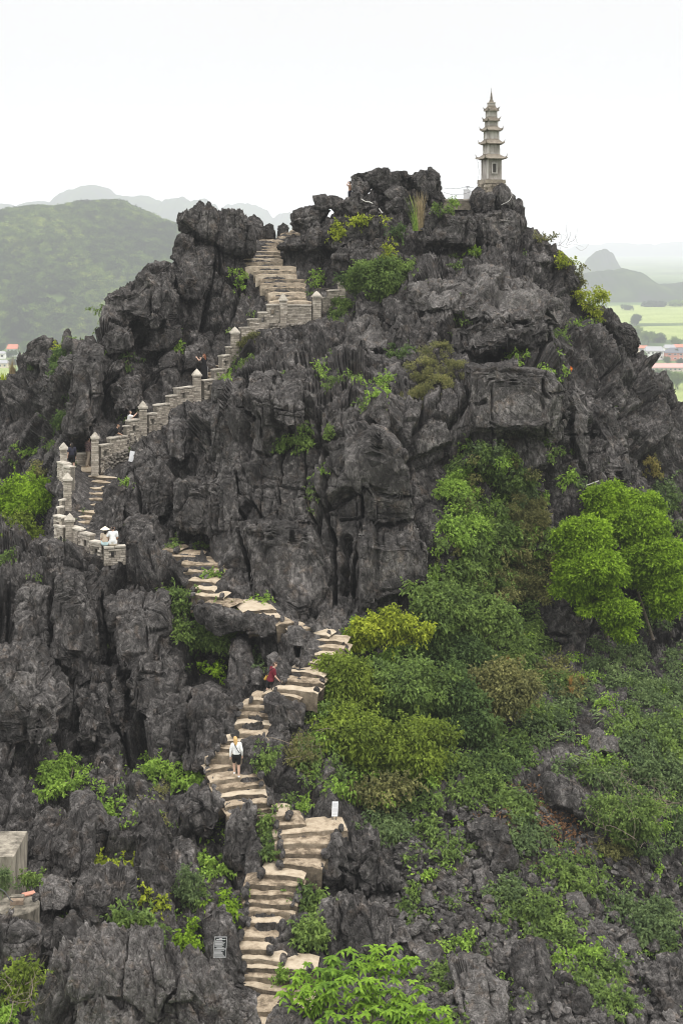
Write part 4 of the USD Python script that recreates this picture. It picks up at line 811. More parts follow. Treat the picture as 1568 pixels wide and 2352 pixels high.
# ------------------------------------------------------------------ parapets and pillars
def obox(c, ax, hx, hy, hz, rng=None, jit=0.0):
    """A box at c whose long axis is ax (horizontal), half sizes hx, hy (across) and hz, with slightly uneven corners."""
    ay = np.array([-ax[1], ax[0], 0.0])
    s = np.array([[i, j, k] for i in (-1, 1) for j in (-1, 1) for k in (-1, 1)], float)
    if rng is not None:
        s = s * (1 + rng.uniform(-jit, jit, s.shape))
    v = c + s[:, :1] * hx * ax + s[:, 1:2] * hy * ay + s[:, 2:] * hz * np.array([0, 0, 1.0])
    f = np.array([[0,1,3],[0,3,2],[4,6,7],[4,7,5],[0,4,5],[0,5,1],[2,3,7],[2,7,6],[0,2,6],[0,6,4],[1,5,7],[1,7,3]])
    return v, f
_brng = np.random.default_rng(11)
def span(parent, u0, u1, vt, vb, Ya, Yb, hole):
    Ym = (Ya + Yb) / 2
    zt, zb = EYE - (vt - V0) / FOC * Ym, EYE - (vb + 5 - V0) / FOC * Ym - 0.25
    A, B = at(u0, vt, Ya), at(u1, vt, Yb)
    A[2] = B[2] = 0
    Lw = np.linalg.norm(B - A); ax = (B - A) / Lw; ay = np.array([-ax[1], ax[0], 0.0])
    cap = 0.085
    H = zt - cap - zb
    hx0, hx1, hz0, hz1 = (Lw * 0.36, Lw * 0.36 + 0.2, H - 0.62, H - 0.30) if hole else (9, 9, 9, 9)
    if hole == 2:
        hx0, hx1, hz0, hz1 = Lw * 0.33, Lw * 0.33 + 0.16, H - 0.5, H - 0.22
    core = []
    def seg(x0, x1, z0, z1):
        if x1 - x0 > 0.02 and z1 - z0 > 0.02:
            core.append(obox(A + ax * (x0 + x1) / 2 + np.array([0, 0, zb + (z0 + z1) / 2]), ax, (x1 - x0) / 2, 0.13, (z1 - z0) / 2))
    if hole:
        seg(0, hx0, 0, H); seg(hx1, Lw, 0, H); seg(hx0, hx1, 0, hz0); seg(hx0, hx1, hz1, H)
    else:
        seg(0, Lw, 0, H)
    if core:
        obj('mortar_core', join(core), 'mortar', parent)
    z = 0.0; row = 0
    while z < H - 0.03:
        rh = min(_brng.uniform(0.085, 0.13), H - z)
        x = -_brng.uniform(0, 0.2)
        while x < Lw - 0.03:
            ln = _brng.uniform(0.2, 0.46)
            x0, x1 = max(0, x), min(Lw, x + ln)
            x += ln
            if x1 - x0 < 0.05 or (x1 > hx0 and x0 < hx1 and z + rh > hz0 and z < hz1):
                continue
            pr = _brng.uniform(-0.012, 0.022)
            obj('brick', obox(A + ax * (x0 + x1) / 2 + np.array([0, 0, zb + z + rh / 2]), ax, max(0.02, (x1 - x0) / 2 - 0.010), 0.155 + pr, rh / 2 - 0.010, _brng, 0.07), 'brick_stone', parent)
        z += rh; row += 1
    k = max(1, int(round(Lw / 0.75)))
    for i in range(k):
        c = A + ax * Lw * (i + 0.5) / k + np.array([0, 0, zt - cap / 2 + _brng.uniform(-0.01, 0.012)])
        obj('coping_stone', obox(c, ax, Lw / k / 2 + (0.02 if k == 1 else -0.006), 0.21, cap / 2, _brng, 0.08), 'coping', parent)
for lab, spans in SPANS.values():
    w = thing('parapet', lab, 'parapet')
    for sp in spans:
        span(w, *sp)
for (u, va, vc, vb, hw, Y, lab) in PILLARS:
    s = px(Y); w = hw * s
    t = thing('stone_pillar', lab, 'pillar')
    c = at(u, vc, Y); zt = c[2]; zb = EYE - (vb + 6 - V0) / FOC * Y - 0.3
    ax = np.array([math.cos(0.25), math.sin(0.25), 0.0])
    base = np.array([c[0], c[1], 0])
    bw = w * 0.80
    obj('mortar_core', obox(base + [0, 0, (zt + zb) / 2 - 0.05], ax, bw - 0.02, bw - 0.02, (zt - zb) / 2 - 0.05), 'mortar', t)
    z, row = zb, 0
    ay = np.array([-ax[1], ax[0], 0])
    while z < zt - 0.1:
        rh = min(_brng.uniform(0.09, 0.14), zt - 0.08 - z)
        if rh < 0.03: break
        A_, B_ = (ax, ay) if row % 2 else (ay, ax)
        cut = _brng.uniform(-0.35, 0.35) * bw
        for lo_, hi_ in ((-bw, cut), (cut, bw)):
            obj('brick', obox(base + A_ * (lo_ + hi_) / 2 + [0, 0, z + rh / 2], A_, (hi_ - lo_) / 2 - 0.008, bw + _brng.uniform(-0.01, 0.015), rh / 2 - 0.009, _brng, 0.06), 'brick_stone', t)
        z += rh; row += 1
    obj('cap_slab', obox(base + [0, 0, zt - 0.03], ax, w, w, 0.055, _brng, 0.05), 'coping', t)
    h = (vc - va) * s
    n = 9; g = np.linspace(-1, 1, n); X, Yg = np.meshgrid(g, g, indexing='ij')
    zz = (1 - np.maximum(np.abs(X), np.abs(Yg))) ** 0.75
    V = base + X[..., None] * ax * w * 0.86 + Yg[..., None] * ay * w * 0.86
    V[..., 2] += zt + 0.025 + zz * h + (fbm(V * 6, 2, 5) - 0.5) * 0.03
    i, j = np.meshgrid(np.arange(n - 1), np.arange(n - 1), indexing='ij')
    q = np.stack([i * n + j, (i + 1) * n + j, (i + 1) * n + j + 1, i * n + j + 1], -1).reshape(-1, 4)
    obj('pyramid_cap', (V.reshape(-1, 3), np.vstack([q[:, [0, 1, 2]], q[:, [0, 2, 3]]])), 'coping', t, smooth=35)

# rough masonry that props the path below the parapets
def rubble(label, quad, Ya, Yb, seed):
    """Rough stones laid up in the area between two edges: quad = (u0, v0 top, v0 foot, u1, v1 top, v1 foot)."""
    rg = np.random.default_rng(seed)
    t = thing('rubble_wall', label, 'retaining wall')
    u0, a0, b0, u1, a1, b1 = quad
    backs = at(np.array([u0, u1, u1, u0]), np.array([a0, a1, b1 + 8, b0 + 8]), np.array([Ya, Yb, Yb, Ya]) + 0.22)
    back2 = backs + [0, 0.5, 0]
    obj('mortar_core', (np.vstack([backs, back2]), np.array([[0,1,2],[0,2,3],[4,6,5],[4,7,6],[0,4,5],[0,5,1],[3,2,6],[3,6,7],[0,3,7],[0,7,4],[1,5,6],[1,6,2]])), 'mortar', t)
    y = 0.0
    while y < 1:
        dy = rg.uniform(4.5, 8.5) / max(b0 - a0, b1 - a1)
        x = -rg.uniform(0, 0.1)
        while x < 1:
            dx = rg.uniform(6, 13) / (u1 - u0)
            cx, cy = np.clip(x + dx / 2, 0.02, 0.98), y + dy / 2
            u = u0 + (u1 - u0) * cx; v = (a0 + (a1 - a0) * cx) * (1 - cy) + (b0 + (b1 - b0) * cx) * cy
            Y = Ya + (Yb - Ya) * cx
            s = px(Y)
            r = _ico[2] if False else trimesh.creation.icosphere(1)
            p = np.array(r.vertices)
            p = np.sign(p) * np.abs(p) ** 0.7
            p = p * (1 + rg.uniform(-0.15, 0.15, p.shape)) * np.array([dx * (u1 - u0) * s * 0.52, 0.24, dy * max(b0 - a0, b1 - a1) * s * 0.52])
            obj('stone', (p + at(u, v, Y + rg.uniform(0.05, 0.2)), np.array(r.faces)), 'rubble_stone', t, smooth=40)
            x += dx
        y += dy
stone_mat('rubble_stone', [(0.2, (0.06, 0.055, 0.05)), (0.45, (0.15, 0.135, 0.115)), (0.65, (0.24, 0.215, 0.185)), (0.85, (0.36, 0.33, 0.29))], 3.0, 0.03)
rubble('rough rubble masonry under the notched parapet by the landing', (232,1052,1086,292,1030,1096), 83.6, 85.0, 1)
rubble('rough rubble masonry under the third pillar of the path', (290,998,1040,372,968,1040), 85.6, 88.4, 2)
rubble('rough rubble masonry under the pillar of the woman in black', (432,914,930,486,908,928), 91.0, 92.4, 3)
rubble('rough stone footing under the long platform parapet', (600,744,756,745,738,752), 96.35, 96.25, 4)
rubble('rough stone footing under the seat parapet of the couple', (160,1244,1262,236,1272,1288), 77.0, 74.8, 5)
# ------------------------------------------------------------------ pagoda
stone_mat('pagoda_plaster', [(0.2, (0.13, 0.115, 0.10)), (0.42, (0.30, 0.275, 0.25)), (0.6, (0.43, 0.405, 0.375)), (0.85, (0.56, 0.535, 0.505))], 3.4, 0.01, 0.22)
stone_mat('pagoda_roof', [(0.2, (0.10, 0.085, 0.07)), (0.5, (0.22, 0.19, 0.155)), (0.85, (0.36, 0.32, 0.27))], 5.0, 0.02)
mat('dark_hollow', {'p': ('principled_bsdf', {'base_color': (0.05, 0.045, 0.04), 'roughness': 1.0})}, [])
stone_mat('plinth_stone', [(0.2, (0.09, 0.08, 0.065)), (0.45, (0.22, 0.19, 0.15)), (0.65, (0.34, 0.30, 0.24)), (0.85, (0.46, 0.41, 0.34))], 3.5, 0.04)
PY = 104.0
PS = px(PY)
_yaw = 0.30                                 # turned so that a strip of the left side shows
def ring_prism(r0, r1, z0, z1, nside=4, yaw=_yaw, n=None):
    """A frustum with nside faces (r = half width across the flats for 4)."""
    k = 1 / math.cos(math.pi / nside)
    a = yaw + math.pi / nside + np.arange(nside) * 2 * np.pi / nside
    lo_ = np.stack([np.cos(a) * r0 * k, np.sin(a) * r0 * k, np.full(nside, z0)], -1)
    hi_ = np.stack([np.cos(a) * r1 * k, np.sin(a) * r1 * k, np.full(nside, z1)], -1)
    v = np.vstack([lo_, hi_, [[0, 0, z0]], [[0, 0, z1]]])
    f = []
    for i in range(nside):
        j = (i + 1) % nside
        f += [[i, j, nside + j], [i, nside + j, nside + i], [2 * nside, j, i], [2 * nside + 1, nside + i, nside + j]]
    return v, np.array(f)
_base = at(1128, 412, PY)
pagoda = thing('pagoda', 'slender five tiered grey stone pagoda with upturned eaves on the summit', 'pagoda', _base)
def zz(v): return (412 - v) * PS
def eave(half, inner, z_low, z_top, tip):
    """A hipped roof whose corners turn up into horns."""
    n = 25
    rows = []
    m = 4 * (n - 1)
    def square(h):
        e = np.linspace(-1, 1, n)[:-1]
        s = np.concatenate([np.stack([e, -np.ones(n - 1)], -1), np.stack([np.ones(n - 1), e], -1), np.stack([-e, np.ones(n - 1)], -1), np.stack([-np.ones(n - 1), -e], -1)])
        return s * h
    for t in np.linspace(0, 1, 7):
        h = half + (inner - half) * t
        s = square(h)
        q = square(1.0)
        corner = np.minimum(np.abs(q[:, 0]), np.abs(q[:, 1])) ** 7
        z = z_low + (z_top - z_low) * t ** 1.35 + tip * corner * (1 - t) ** 2.6
        s = s * (1 + 0.05 * corner * (1 - t))[:, None]
        rows.append(np.concatenate([s, z[:, None]], 1))
    under = rows[0].copy(); under[:, 2] -= 0.055; under[:, :2] *= 0.985
    inn = np.concatenate([square(inner * 0.92), np.full((m, 1), z_low - 0.02)], 1)
    G = np.stack([inn, under] + rows, 1)
    a, b = G.shape[:2]
    i, j = np.meshgrid(np.arange(a), np.arange(b - 1), indexing='ij'); i2 = (i + 1) % a
    q = np.stack([i * b + j, i2 * b + j, i2 * b + j + 1, i * b + j + 1], -1).reshape(-1, 4)
    v = G.reshape(-1, 3); c, s_ = math.cos(_yaw), math.sin(_yaw)
    v = np.stack([v[:, 0] * c - v[:, 1] * s_, v[:, 0] * s_ + v[:, 1] * c, v[:, 2]], -1)
    return v, np.vstack([q[:, [0, 1, 2]], q[:, [0, 2, 3]]])
def rot(v):
    c, s_ = math.cos(_yaw), math.sin(_yaw)
    return np.stack([v[:, 0] * c - v[:, 1] * s_, v[:, 0] * s_ + v[:, 1] * c, v[:, 2]], -1)
# (body half width, body foot v, body top v, eave half width, eave foot v, eave top v)
TIERS = [(21.0, 412, 366, 27.5, 363.5, 353), (17.2, 353, 332, 22.5, 329, 319), (15.6, 319, 300, 20.0, 298, 289), (13.0, 289, 276, 14.6, 275, 267.5), (11.2, 267.5, 253, 12.8, 251.5, 243)]
for k, (bw, v0, v1, ew, w0, w1) in enumerate(TIERS):
    hb = bw * PS / 1.25
    bd = obj('storey', ring_prism(hb, hb * 0.97, zz(v0), zz(v1)), 'pagoda_plaster', pagoda)
    for q in range(4):                       # corner strips
        a = _yaw + math.pi / 4 + q * math.pi / 2
        c = np.array([math.cos(a), math.sin(a), 0]) * hb * 1.36
        obj('corner_strip', obox(c + [0, 0, (zz(v0) + zz(v1)) / 2], np.array([math.cos(_yaw), math.sin(_yaw), 0]), 0.055, 0.055, (zz(v1) - zz(v0)) / 2 - 0.01), 'pagoda_plaster', bd)
    obj('moulding', ring_prism(hb * 1.10, hb * 1.10, zz(v0) + 0.003, zz(v0) + 0.07), 'pagoda_plaster', bd)
    inner = (TIERS[k + 1][0] if k < 4 else 8.6) * PS / 1.25 * 1.02
    rf = obj('eave', eave(ew * PS * 1.0, inner, zz(w0), zz(w1), 0.10), 'pagoda_roof', pagoda, smooth=40)
    obj('ridge_cap', ring_prism(inner * 1.08, inner * 1.04, zz(w1) - 0.02, zz(w1) + 0.045), 'pagoda_roof', rf)
    # cornice teeth under the eave
    nt = 9
    for side in range(4):
        a = _yaw + side * math.pi / 2
        ax_, out_ = np.array([-math.sin(a), math.cos(a), 0]), np.array([math.cos(a), math.sin(a), 0])
        teeth = [obox(out_ * (hb + 0.10) + ax_ * hb * 1.05 * t + [0, 0, zz(w0) - 0.055], ax_, hb * 0.065, 0.10, 0.045) for t in np.linspace(-1, 1, nt)]
        obj('cornice', join(teeth), 'pagoda_roof', rf)
    for q in range(4):                       # horns of the corners
        a = _yaw + math.pi / 4 + q * math.pi / 2
        d = np.array([math.cos(a), math.sin(a), 0])
        r0 = ew * PS * 1.41
        tt = np.linspace(0, 1, 7)
        hh = (0.34, 0.24, 0.26, 0.22, 0.20)[k]
        path = np.array([d * (r0 * 0.90 + 0.16 * t) + [0, 0, zz(w0) + 0.03 + 0.06 * (1 - t) + hh * t ** 1.8] for t in tt])
        obj('horn', tube(path, 0.055 * (1 - tt) + 0.008, 6), 'pagoda_roof', rf, smooth=True)
# door niche, string course and arch of the lowest storey
fo = np.array([math.sin(_yaw), -math.cos(_yaw), 0]); sx = np.array([math.cos(_yaw), math.sin(_yaw), 0])
hb = TIERS[0][0] * PS / 1.25
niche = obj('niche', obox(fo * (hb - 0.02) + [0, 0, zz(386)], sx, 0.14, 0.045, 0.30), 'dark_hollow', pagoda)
for xx in (-0.17, 0.17):
    obj('niche_frame', obox(fo * (hb + 0.02) + sx * xx + [0, 0, zz(386)], sx, 0.025, 0.05, 0.34), 'pagoda_plaster', niche)
obj('niche_sill', obox(fo * (hb + 0.03) + [0, 0, zz(397.5)], sx, 0.24, 0.07, 0.03), 'pagoda_plaster', niche)
arc = np.array([fo * (hb + 0.02) + sx * 0.20 * math.cos(t) + [0, 0, zz(375) + 0.16 * math.sin(t)] for t in np.linspace(0, math.pi, 11)])
obj('niche_arch', tube(arc, 0.025, 5), 'pagoda_plaster', niche, smooth=True)
obj('niche_lintel', obox(fo * (hb + 0.021) + [0, 0, zz(374.5)], sx, 0.22, 0.05, 0.03), 'pagoda_plaster', niche)
# top block, lotus base and spire
top = obj('top_block', ring_prism(6.9 * PS, 7.1 * PS, zz(245), zz(236.5)), 'pagoda_plaster', pagoda)
obj('top_slab', ring_prism(7.9 * PS, 7.6 * PS, zz(236.5) + 0.003, zz(234.5)), 'pagoda_roof', top)
prof = [(0, 234.4), (6.2, 234.4), (5.2, 232), (4.2, 229.6), (3.4, 228), (2.4, 226.5), (3.0, 224.5)] + sum([[(3.0 - 0.28 * i, 223.5 - 2.0 * i), (2.3 - 0.24 * i, 222.6 - 2.0 * i)] for i in range(8)], []) + [(0.55, 205), (0.15, 200), (0, 199.6)]
pr = np.array([(r * PS, zz(v)) for r, v in prof])
sp = trimesh.creation.revolve(pr, sections=18)
obj('spire', (np.array(sp.vertices), np.array(sp.faces)), 'pagoda_roof', pagoda, smooth=50)
# plinth of rough masonry
pl = thing('pagoda_plinth', 'rough square masonry plinth under the pagoda', 'plinth', _base)
obj('plinth_slab', ring_prism(25 * PS, 24.6 * PS, zz(421), zz(413) + 0.02), 'plinth_stone', pl)
rg = np.random.default_rng(4)
for side in range(4):
    a = _yaw + side * math.pi / 2
    ax_, out_ = np.array([-math.sin(a), math.cos(a), 0]), np.array([math.cos(a), math.sin(a), 0])
    z = zz(470)
    while z < zz(422):
        rh = rg.uniform(0.14, 0.24); x = -20 * PS
        while x < 19 * PS:
            ln = rg.uniform(0.2, 0.42)
            obj('stone', obox(out_ * 20.5 * PS + ax_ * (x + ln / 2) + [0, 0, z + rh / 2], ax_, ln / 2 - 0.01, 0.12 + rg.uniform(0, 0.05), rh / 2 - 0.012, rg, 0.15), 'plinth_stone', pl)
            x += ln
        z += rh
obj('mortar_core', ring_prism(20.5 * PS, 20.5 * PS, zz(475), zz(421) - 0.004), 'mortar', pl)
# ------------------------------------------------------------------ foliage
def leaf_mat(name, lo_, mid_, hi_, spot=None, trans=0.22):
    ramp = [(0.0, lo_), (0.45, mid_), (0.85, hi_)] + ([(0.93, hi_), (0.97, spot)] if spot else [])
    mat(name, {'g': ('geometry', {}), 'n': ('noise_texture', {'scale': 0.9, 'detail': 2.0}), 'nf': ('noise_texture', {'scale': 6.5, 'detail': 1.0}),
        'm': ('math', {'math_type': 'multiply_add', 'value2': 0.40}), 'ns': ('math', {'math_type': 'multiply_add', 'value2': 0.8}), 'nt': ('math', {'math_type': 'multiply_add', 'value2': 1.1, 'value3': -0.70}),
        'r': ('rgb_ramp', {'ramp': ramp}),
        'p': ('principled_bsdf', {'roughness': 0.65, 'specular_ior_level': 0.16}), 't': ('translucent_bsdf', {}), 'x': ('mix_closure', {'fac': trans})},
        [('g.position', 'n.vector'), ('g.position', 'nf.vector'), ('n.fac', 'ns.value1'), ('nf.fac', 'nt.value1'), ('nt.value', 'ns.value3'), ('g.random_per_island', 'm.value1'), ('ns.value', 'm.value3'), ('m.value', 'r.fac'), ('r.color', 'p.base_color'), ('r.color', 't.color'),
         ('p.BSDF', 'x.closure1'), ('t.BSDF', 'x.closure2')], surface='x.closure')
leaf_mat('leaf_fresh', (0.091, 0.152, 0.029), (0.263, 0.400, 0.064), (0.525, 0.600, 0.130))
leaf_mat('leaf_vivid', (0.075, 0.13, 0.012), (0.235, 0.37, 0.024), (0.42, 0.56, 0.05))
leaf_mat('leaf_green', (0.056, 0.088, 0.029), (0.172, 0.251, 0.058), (0.403, 0.505, 0.130))
leaf_mat('leaf_deep', (0.032, 0.056, 0.021), (0.101, 0.156, 0.044), (0.263, 0.332, 0.097))
leaf_mat('leaf_yellow', (0.060, 0.088, 0.014), (0.205, 0.270, 0.036), (0.44, 0.50, 0.08), (0.52, 0.46, 0.08))
leaf_mat('leaf_lime', (0.117, 0.156, 0.017), (0.371, 0.421, 0.039), (0.600, 0.600, 0.105))
leaf_mat('leaf_olive', (0.065, 0.072, 0.029), (0.233, 0.228, 0.081), (0.504, 0.476, 0.187), (0.600, 0.361, 0.130))
leaf_mat('leaf_grey', (0.050, 0.078, 0.034), (0.155, 0.215, 0.080), (0.33, 0.40, 0.165))
leaf_mat('leaf_russet', (0.108, 0.118, 0.037), (0.357, 0.286, 0.086), (0.600, 0.303, 0.129))
leaf_mat('leaf_glossy', (0.069, 0.136, 0.013), (0.172, 0.292, 0.022), (0.343, 0.492, 0.050))
leaf_mat('dry_leaf', (0.10, 0.055, 0.03), (0.22, 0.12, 0.06), (0.36, 0.20, 0.10), trans=0.15)
leaf_mat('straw', (0.17, 0.13, 0.07), (0.30, 0.24, 0.14), (0.44, 0.37, 0.23), trans=0.2)
leaf_mat('seed_head', (0.20, 0.11, 0.03), (0.34, 0.20, 0.06), (0.44, 0.28, 0.09), trans=0.3)
stone_mat('bark', [(0.2, (0.05, 0.04, 0.03)), (0.5, (0.13, 0.105, 0.08)), (0.85, (0.22, 0.185, 0.145))], 8.0, 0.01)
stone_mat('dry_twig', [(0.2, (0.08, 0.065, 0.05)), (0.85, (0.23, 0.19, 0.145))], 9.0, 0.01)

def leaves(P, D, N, L, W, rng, fold=0.25, droop=0.25):
    """Folded lozenge leaves: base at P, along D, facing N; lengths L, widths W. Two triangles each."""
    D = D / (np.linalg.norm(D, axis=1, keepdims=True) + 1e-9)
    S = np.cross(D, N); S /= np.linalg.norm(S, axis=1, keepdims=True) + 1e-9
    U = np.cross(S, D)
    L, W = L[:, None], W[:, None]
    m = P + D * L * 0.45
    l = m + S * W * 0.5 + U * W * fold
    r = m - S * W * 0.5 + U * W * fold
    t = P + D * L + np.array([0, 0, -1.0]) * L * droop
    n = len(P)
    V = np.stack([P, l, t, r], 1).reshape(-1, 3)
    k = np.arange(n)[:, None] * 4
    F = np.concatenate([k + [[0, 2, 1]], k + [[0, 3, 2]]], 0)
    return V, F

def crown(lobes, leaf, rng, cover=1.5, top=0.35, aspect=0.55, droop=0.3, inner=0.3):
    """Leaves in clusters through the outer part of each lobe (centre, (rx, ry, rz))."""
    out = []
    for c, r in lobes:
        r = np.asarray(r, float)
        area = 4 * np.pi * ((r[0] * r[1]) ** 1.6 / 3 + (r[0] * r[2]) ** 1.6 / 3 + (r[1] * r[2]) ** 1.6 / 3) ** (1 / 1.6)
        n = int(np.clip(cover * area / (leaf * leaf * aspect * 0.5), 12, 6000))
        ns = max(3, n // 7)                                          # sprays of about seven leaves
        d = rng.normal(size=(ns, 3)); d[:, 2] += top; d[:, 1] -= 0.25
        d /= np.linalg.norm(d, axis=1, keepdims=True)
        bump = 0.55 + 0.9 * fbm(d * 2.3 + c, 2, int(abs(c[0] * 31 + c[2] * 17)) % 97)
        rad = bump * np.where(rng.random(ns) < inner, rng.uniform(0.45, 0.9, ns), rng.uniform(0.88, 1.06, ns))
        sp = np.asarray(c) + d * r * rad[:, None]
        k = np.repeat(np.arange(ns), 7)
        P = sp[k] + rng.normal(size=(len(k), 3)) * leaf * 0.55
        out_d = d[k]
        D = out_d * 0.7 + rng.normal(size=(len(k), 3)) * 0.65; D[:, 2] -= 0.15
        N = out_d * 0.45 + np.array([0, -0.1, 0.70]) + rng.normal(size=(len(k), 3)) * 0.50
        Ls = leaf * rng.uniform(0.65, 1.3, len(k))
        out.append(leaves(P, D, N, Ls, Ls * aspect * rng.uniform(0.8, 1.2, len(k)), rng, droop=droop))
    return join(out)

def stems(points, root, rad, rng, sides=5):
    ms = []
    for p in points:
        a, b = np.asarray(root, float), np.asarray(p, float)
        t = np.linspace(0, 1, 6)[:, None]
        mid = rng.normal(size=3) * 0.12 * np.linalg.norm(b - a)
        path = a + (b - a) * t + mid * (t * (1 - t) * 4) * 0.5
        ms.append(tube(path, np.linspace(rad, rad * 0.35, 6), sides))
    return join(ms)

LEAF = {'tiny': (0.10, 0.55), 'small': (0.145, 0.58), 'mid': (0.185, 0.55), 'broad': (0.24, 0.5), 'fine': (0.09, 0.4)}
def shrub(u, v, ru, rv, label, m='leaf_green', leaf='small', mode='drape', cover=1.25, n=None, name='shrub', cat='shrub', out=0.35, group=None, seed=None, poly=None, lift=0.0, Y=None):
    """drape: lobes sit on the rock under the outline; ball: a rounded crown standing out from the slope; hang: strands of foliage down the rock."""
    seed = int(u * 13 + v * 7) if seed is None else seed
    rng = np.random.default_rng(seed)
    Yc = ground_depth(u, v + 0.4 * rv) if Y is None else Y
    s = px(Yc)
    lobes = []
    size = min(ru, rv)
    k = int(np.clip(7 + (ru * rv) / 120, 8, 60)) if n is None else int(np.clip(n * 2.2, 14, 64))
    ph = rng.uniform(0, 6.28, 3)
    for i in range(k):
        a = rng.uniform(0, 2 * np.pi); q = math.sqrt((i + 0.5) / k)
        a += i * 2.4
        ragged = 0.86 + 0.16 * math.sin(2 * a + ph[0]) + 0.13 * math.sin(3 * a + ph[1]) + 0.09 * math.sin(5 * a + ph[2])
        du, dv = ru * q * ragged * math.cos(a), rv * q * ragged * math.sin(a)
        if mode == 'hang':
            du, dv = rng.normal() * ru * 0.5, rng.uniform(-1, 1) * rv * 0.95
        lr = size * rng.uniform(0.13, 0.34) * (1.1 if mode == 'hang' else 1.0) * (1.15 - 0.4 * q)
        lr = max(lr, 4.0)
        if mode == 'ball':
            h = 1 - min(1, q ** 2)
            Yl = Yc - out * size * s * (0.25 + 1.2 * math.sqrt(h)) * rng.uniform(0.9, 1.9) - 0.25 * dv * s
        else:
            Yl = ground_depth(u + du, v + dv) - lr * s * (0.65 + 1.4 * out * rng.random()) if Y is None else Y - lr * s * rng.uniform(0, 0.8)
        c = at(u + du, v + dv, Yl)
        r = lr * s * np.array([rng.uniform(0.9, 1.6), rng.uniform(0.8, 1.2), rng.uniform(0.55, 0.85)])
        lobes.append((c, r))
    L, asp = LEAF[leaf]
    t = thing(name, label, cat, (0, 0, 0), group)
    base = at(u, v + 0.75 * rv, (Yc if Y is None else Y) + 0.1)
    UsdGeom.XformCommonAPI(UsdGeom.Xform(t)).SetTranslate(Gf.Vec3d(*map(float, base)))
    V, F = crown(lobes, L, rng, cover * 0.95, aspect=asp)
    sg = []
    for c, r in lobes:
        for _ in range(2):
            d = rng.normal(size=3) + np.array([0, -0.3, 0.55]); d /= np.linalg.norm(d)
            m_ = 9; tt = np.linspace(0.5, 1.0, m_)
            ln = (r.max() + L * rng.uniform(1.2, 3.2))
            P = c + d * (tt * ln)[:, None] + np.array([0, 0, -0.25]) * (tt ** 2 * L * 2)[:, None]
            D = d * 0.5 + rng.normal(size=(m_, 3)) * 0.7
            sg.append(leaves(P, D, np.array([0, -0.2, 0.9]) + rng.normal(size=(m_, 3)) * 0.35, L * rng.uniform(0.7, 1.2, m_), L * asp * rng.uniform(0.8, 1.2, m_), rng))
    V, F = join([(V, F)] + sg)
    obj('foliage', (V - base, F), m, t)
    pts = [c for c, r in lobes][:: max(1, len(lobes) // 5)]
    SV, SF = stems(pts, base, max(0.012, 0.0011 * size), rng)
    obj('stem', (SV - base, SF), 'bark', t)
    return t

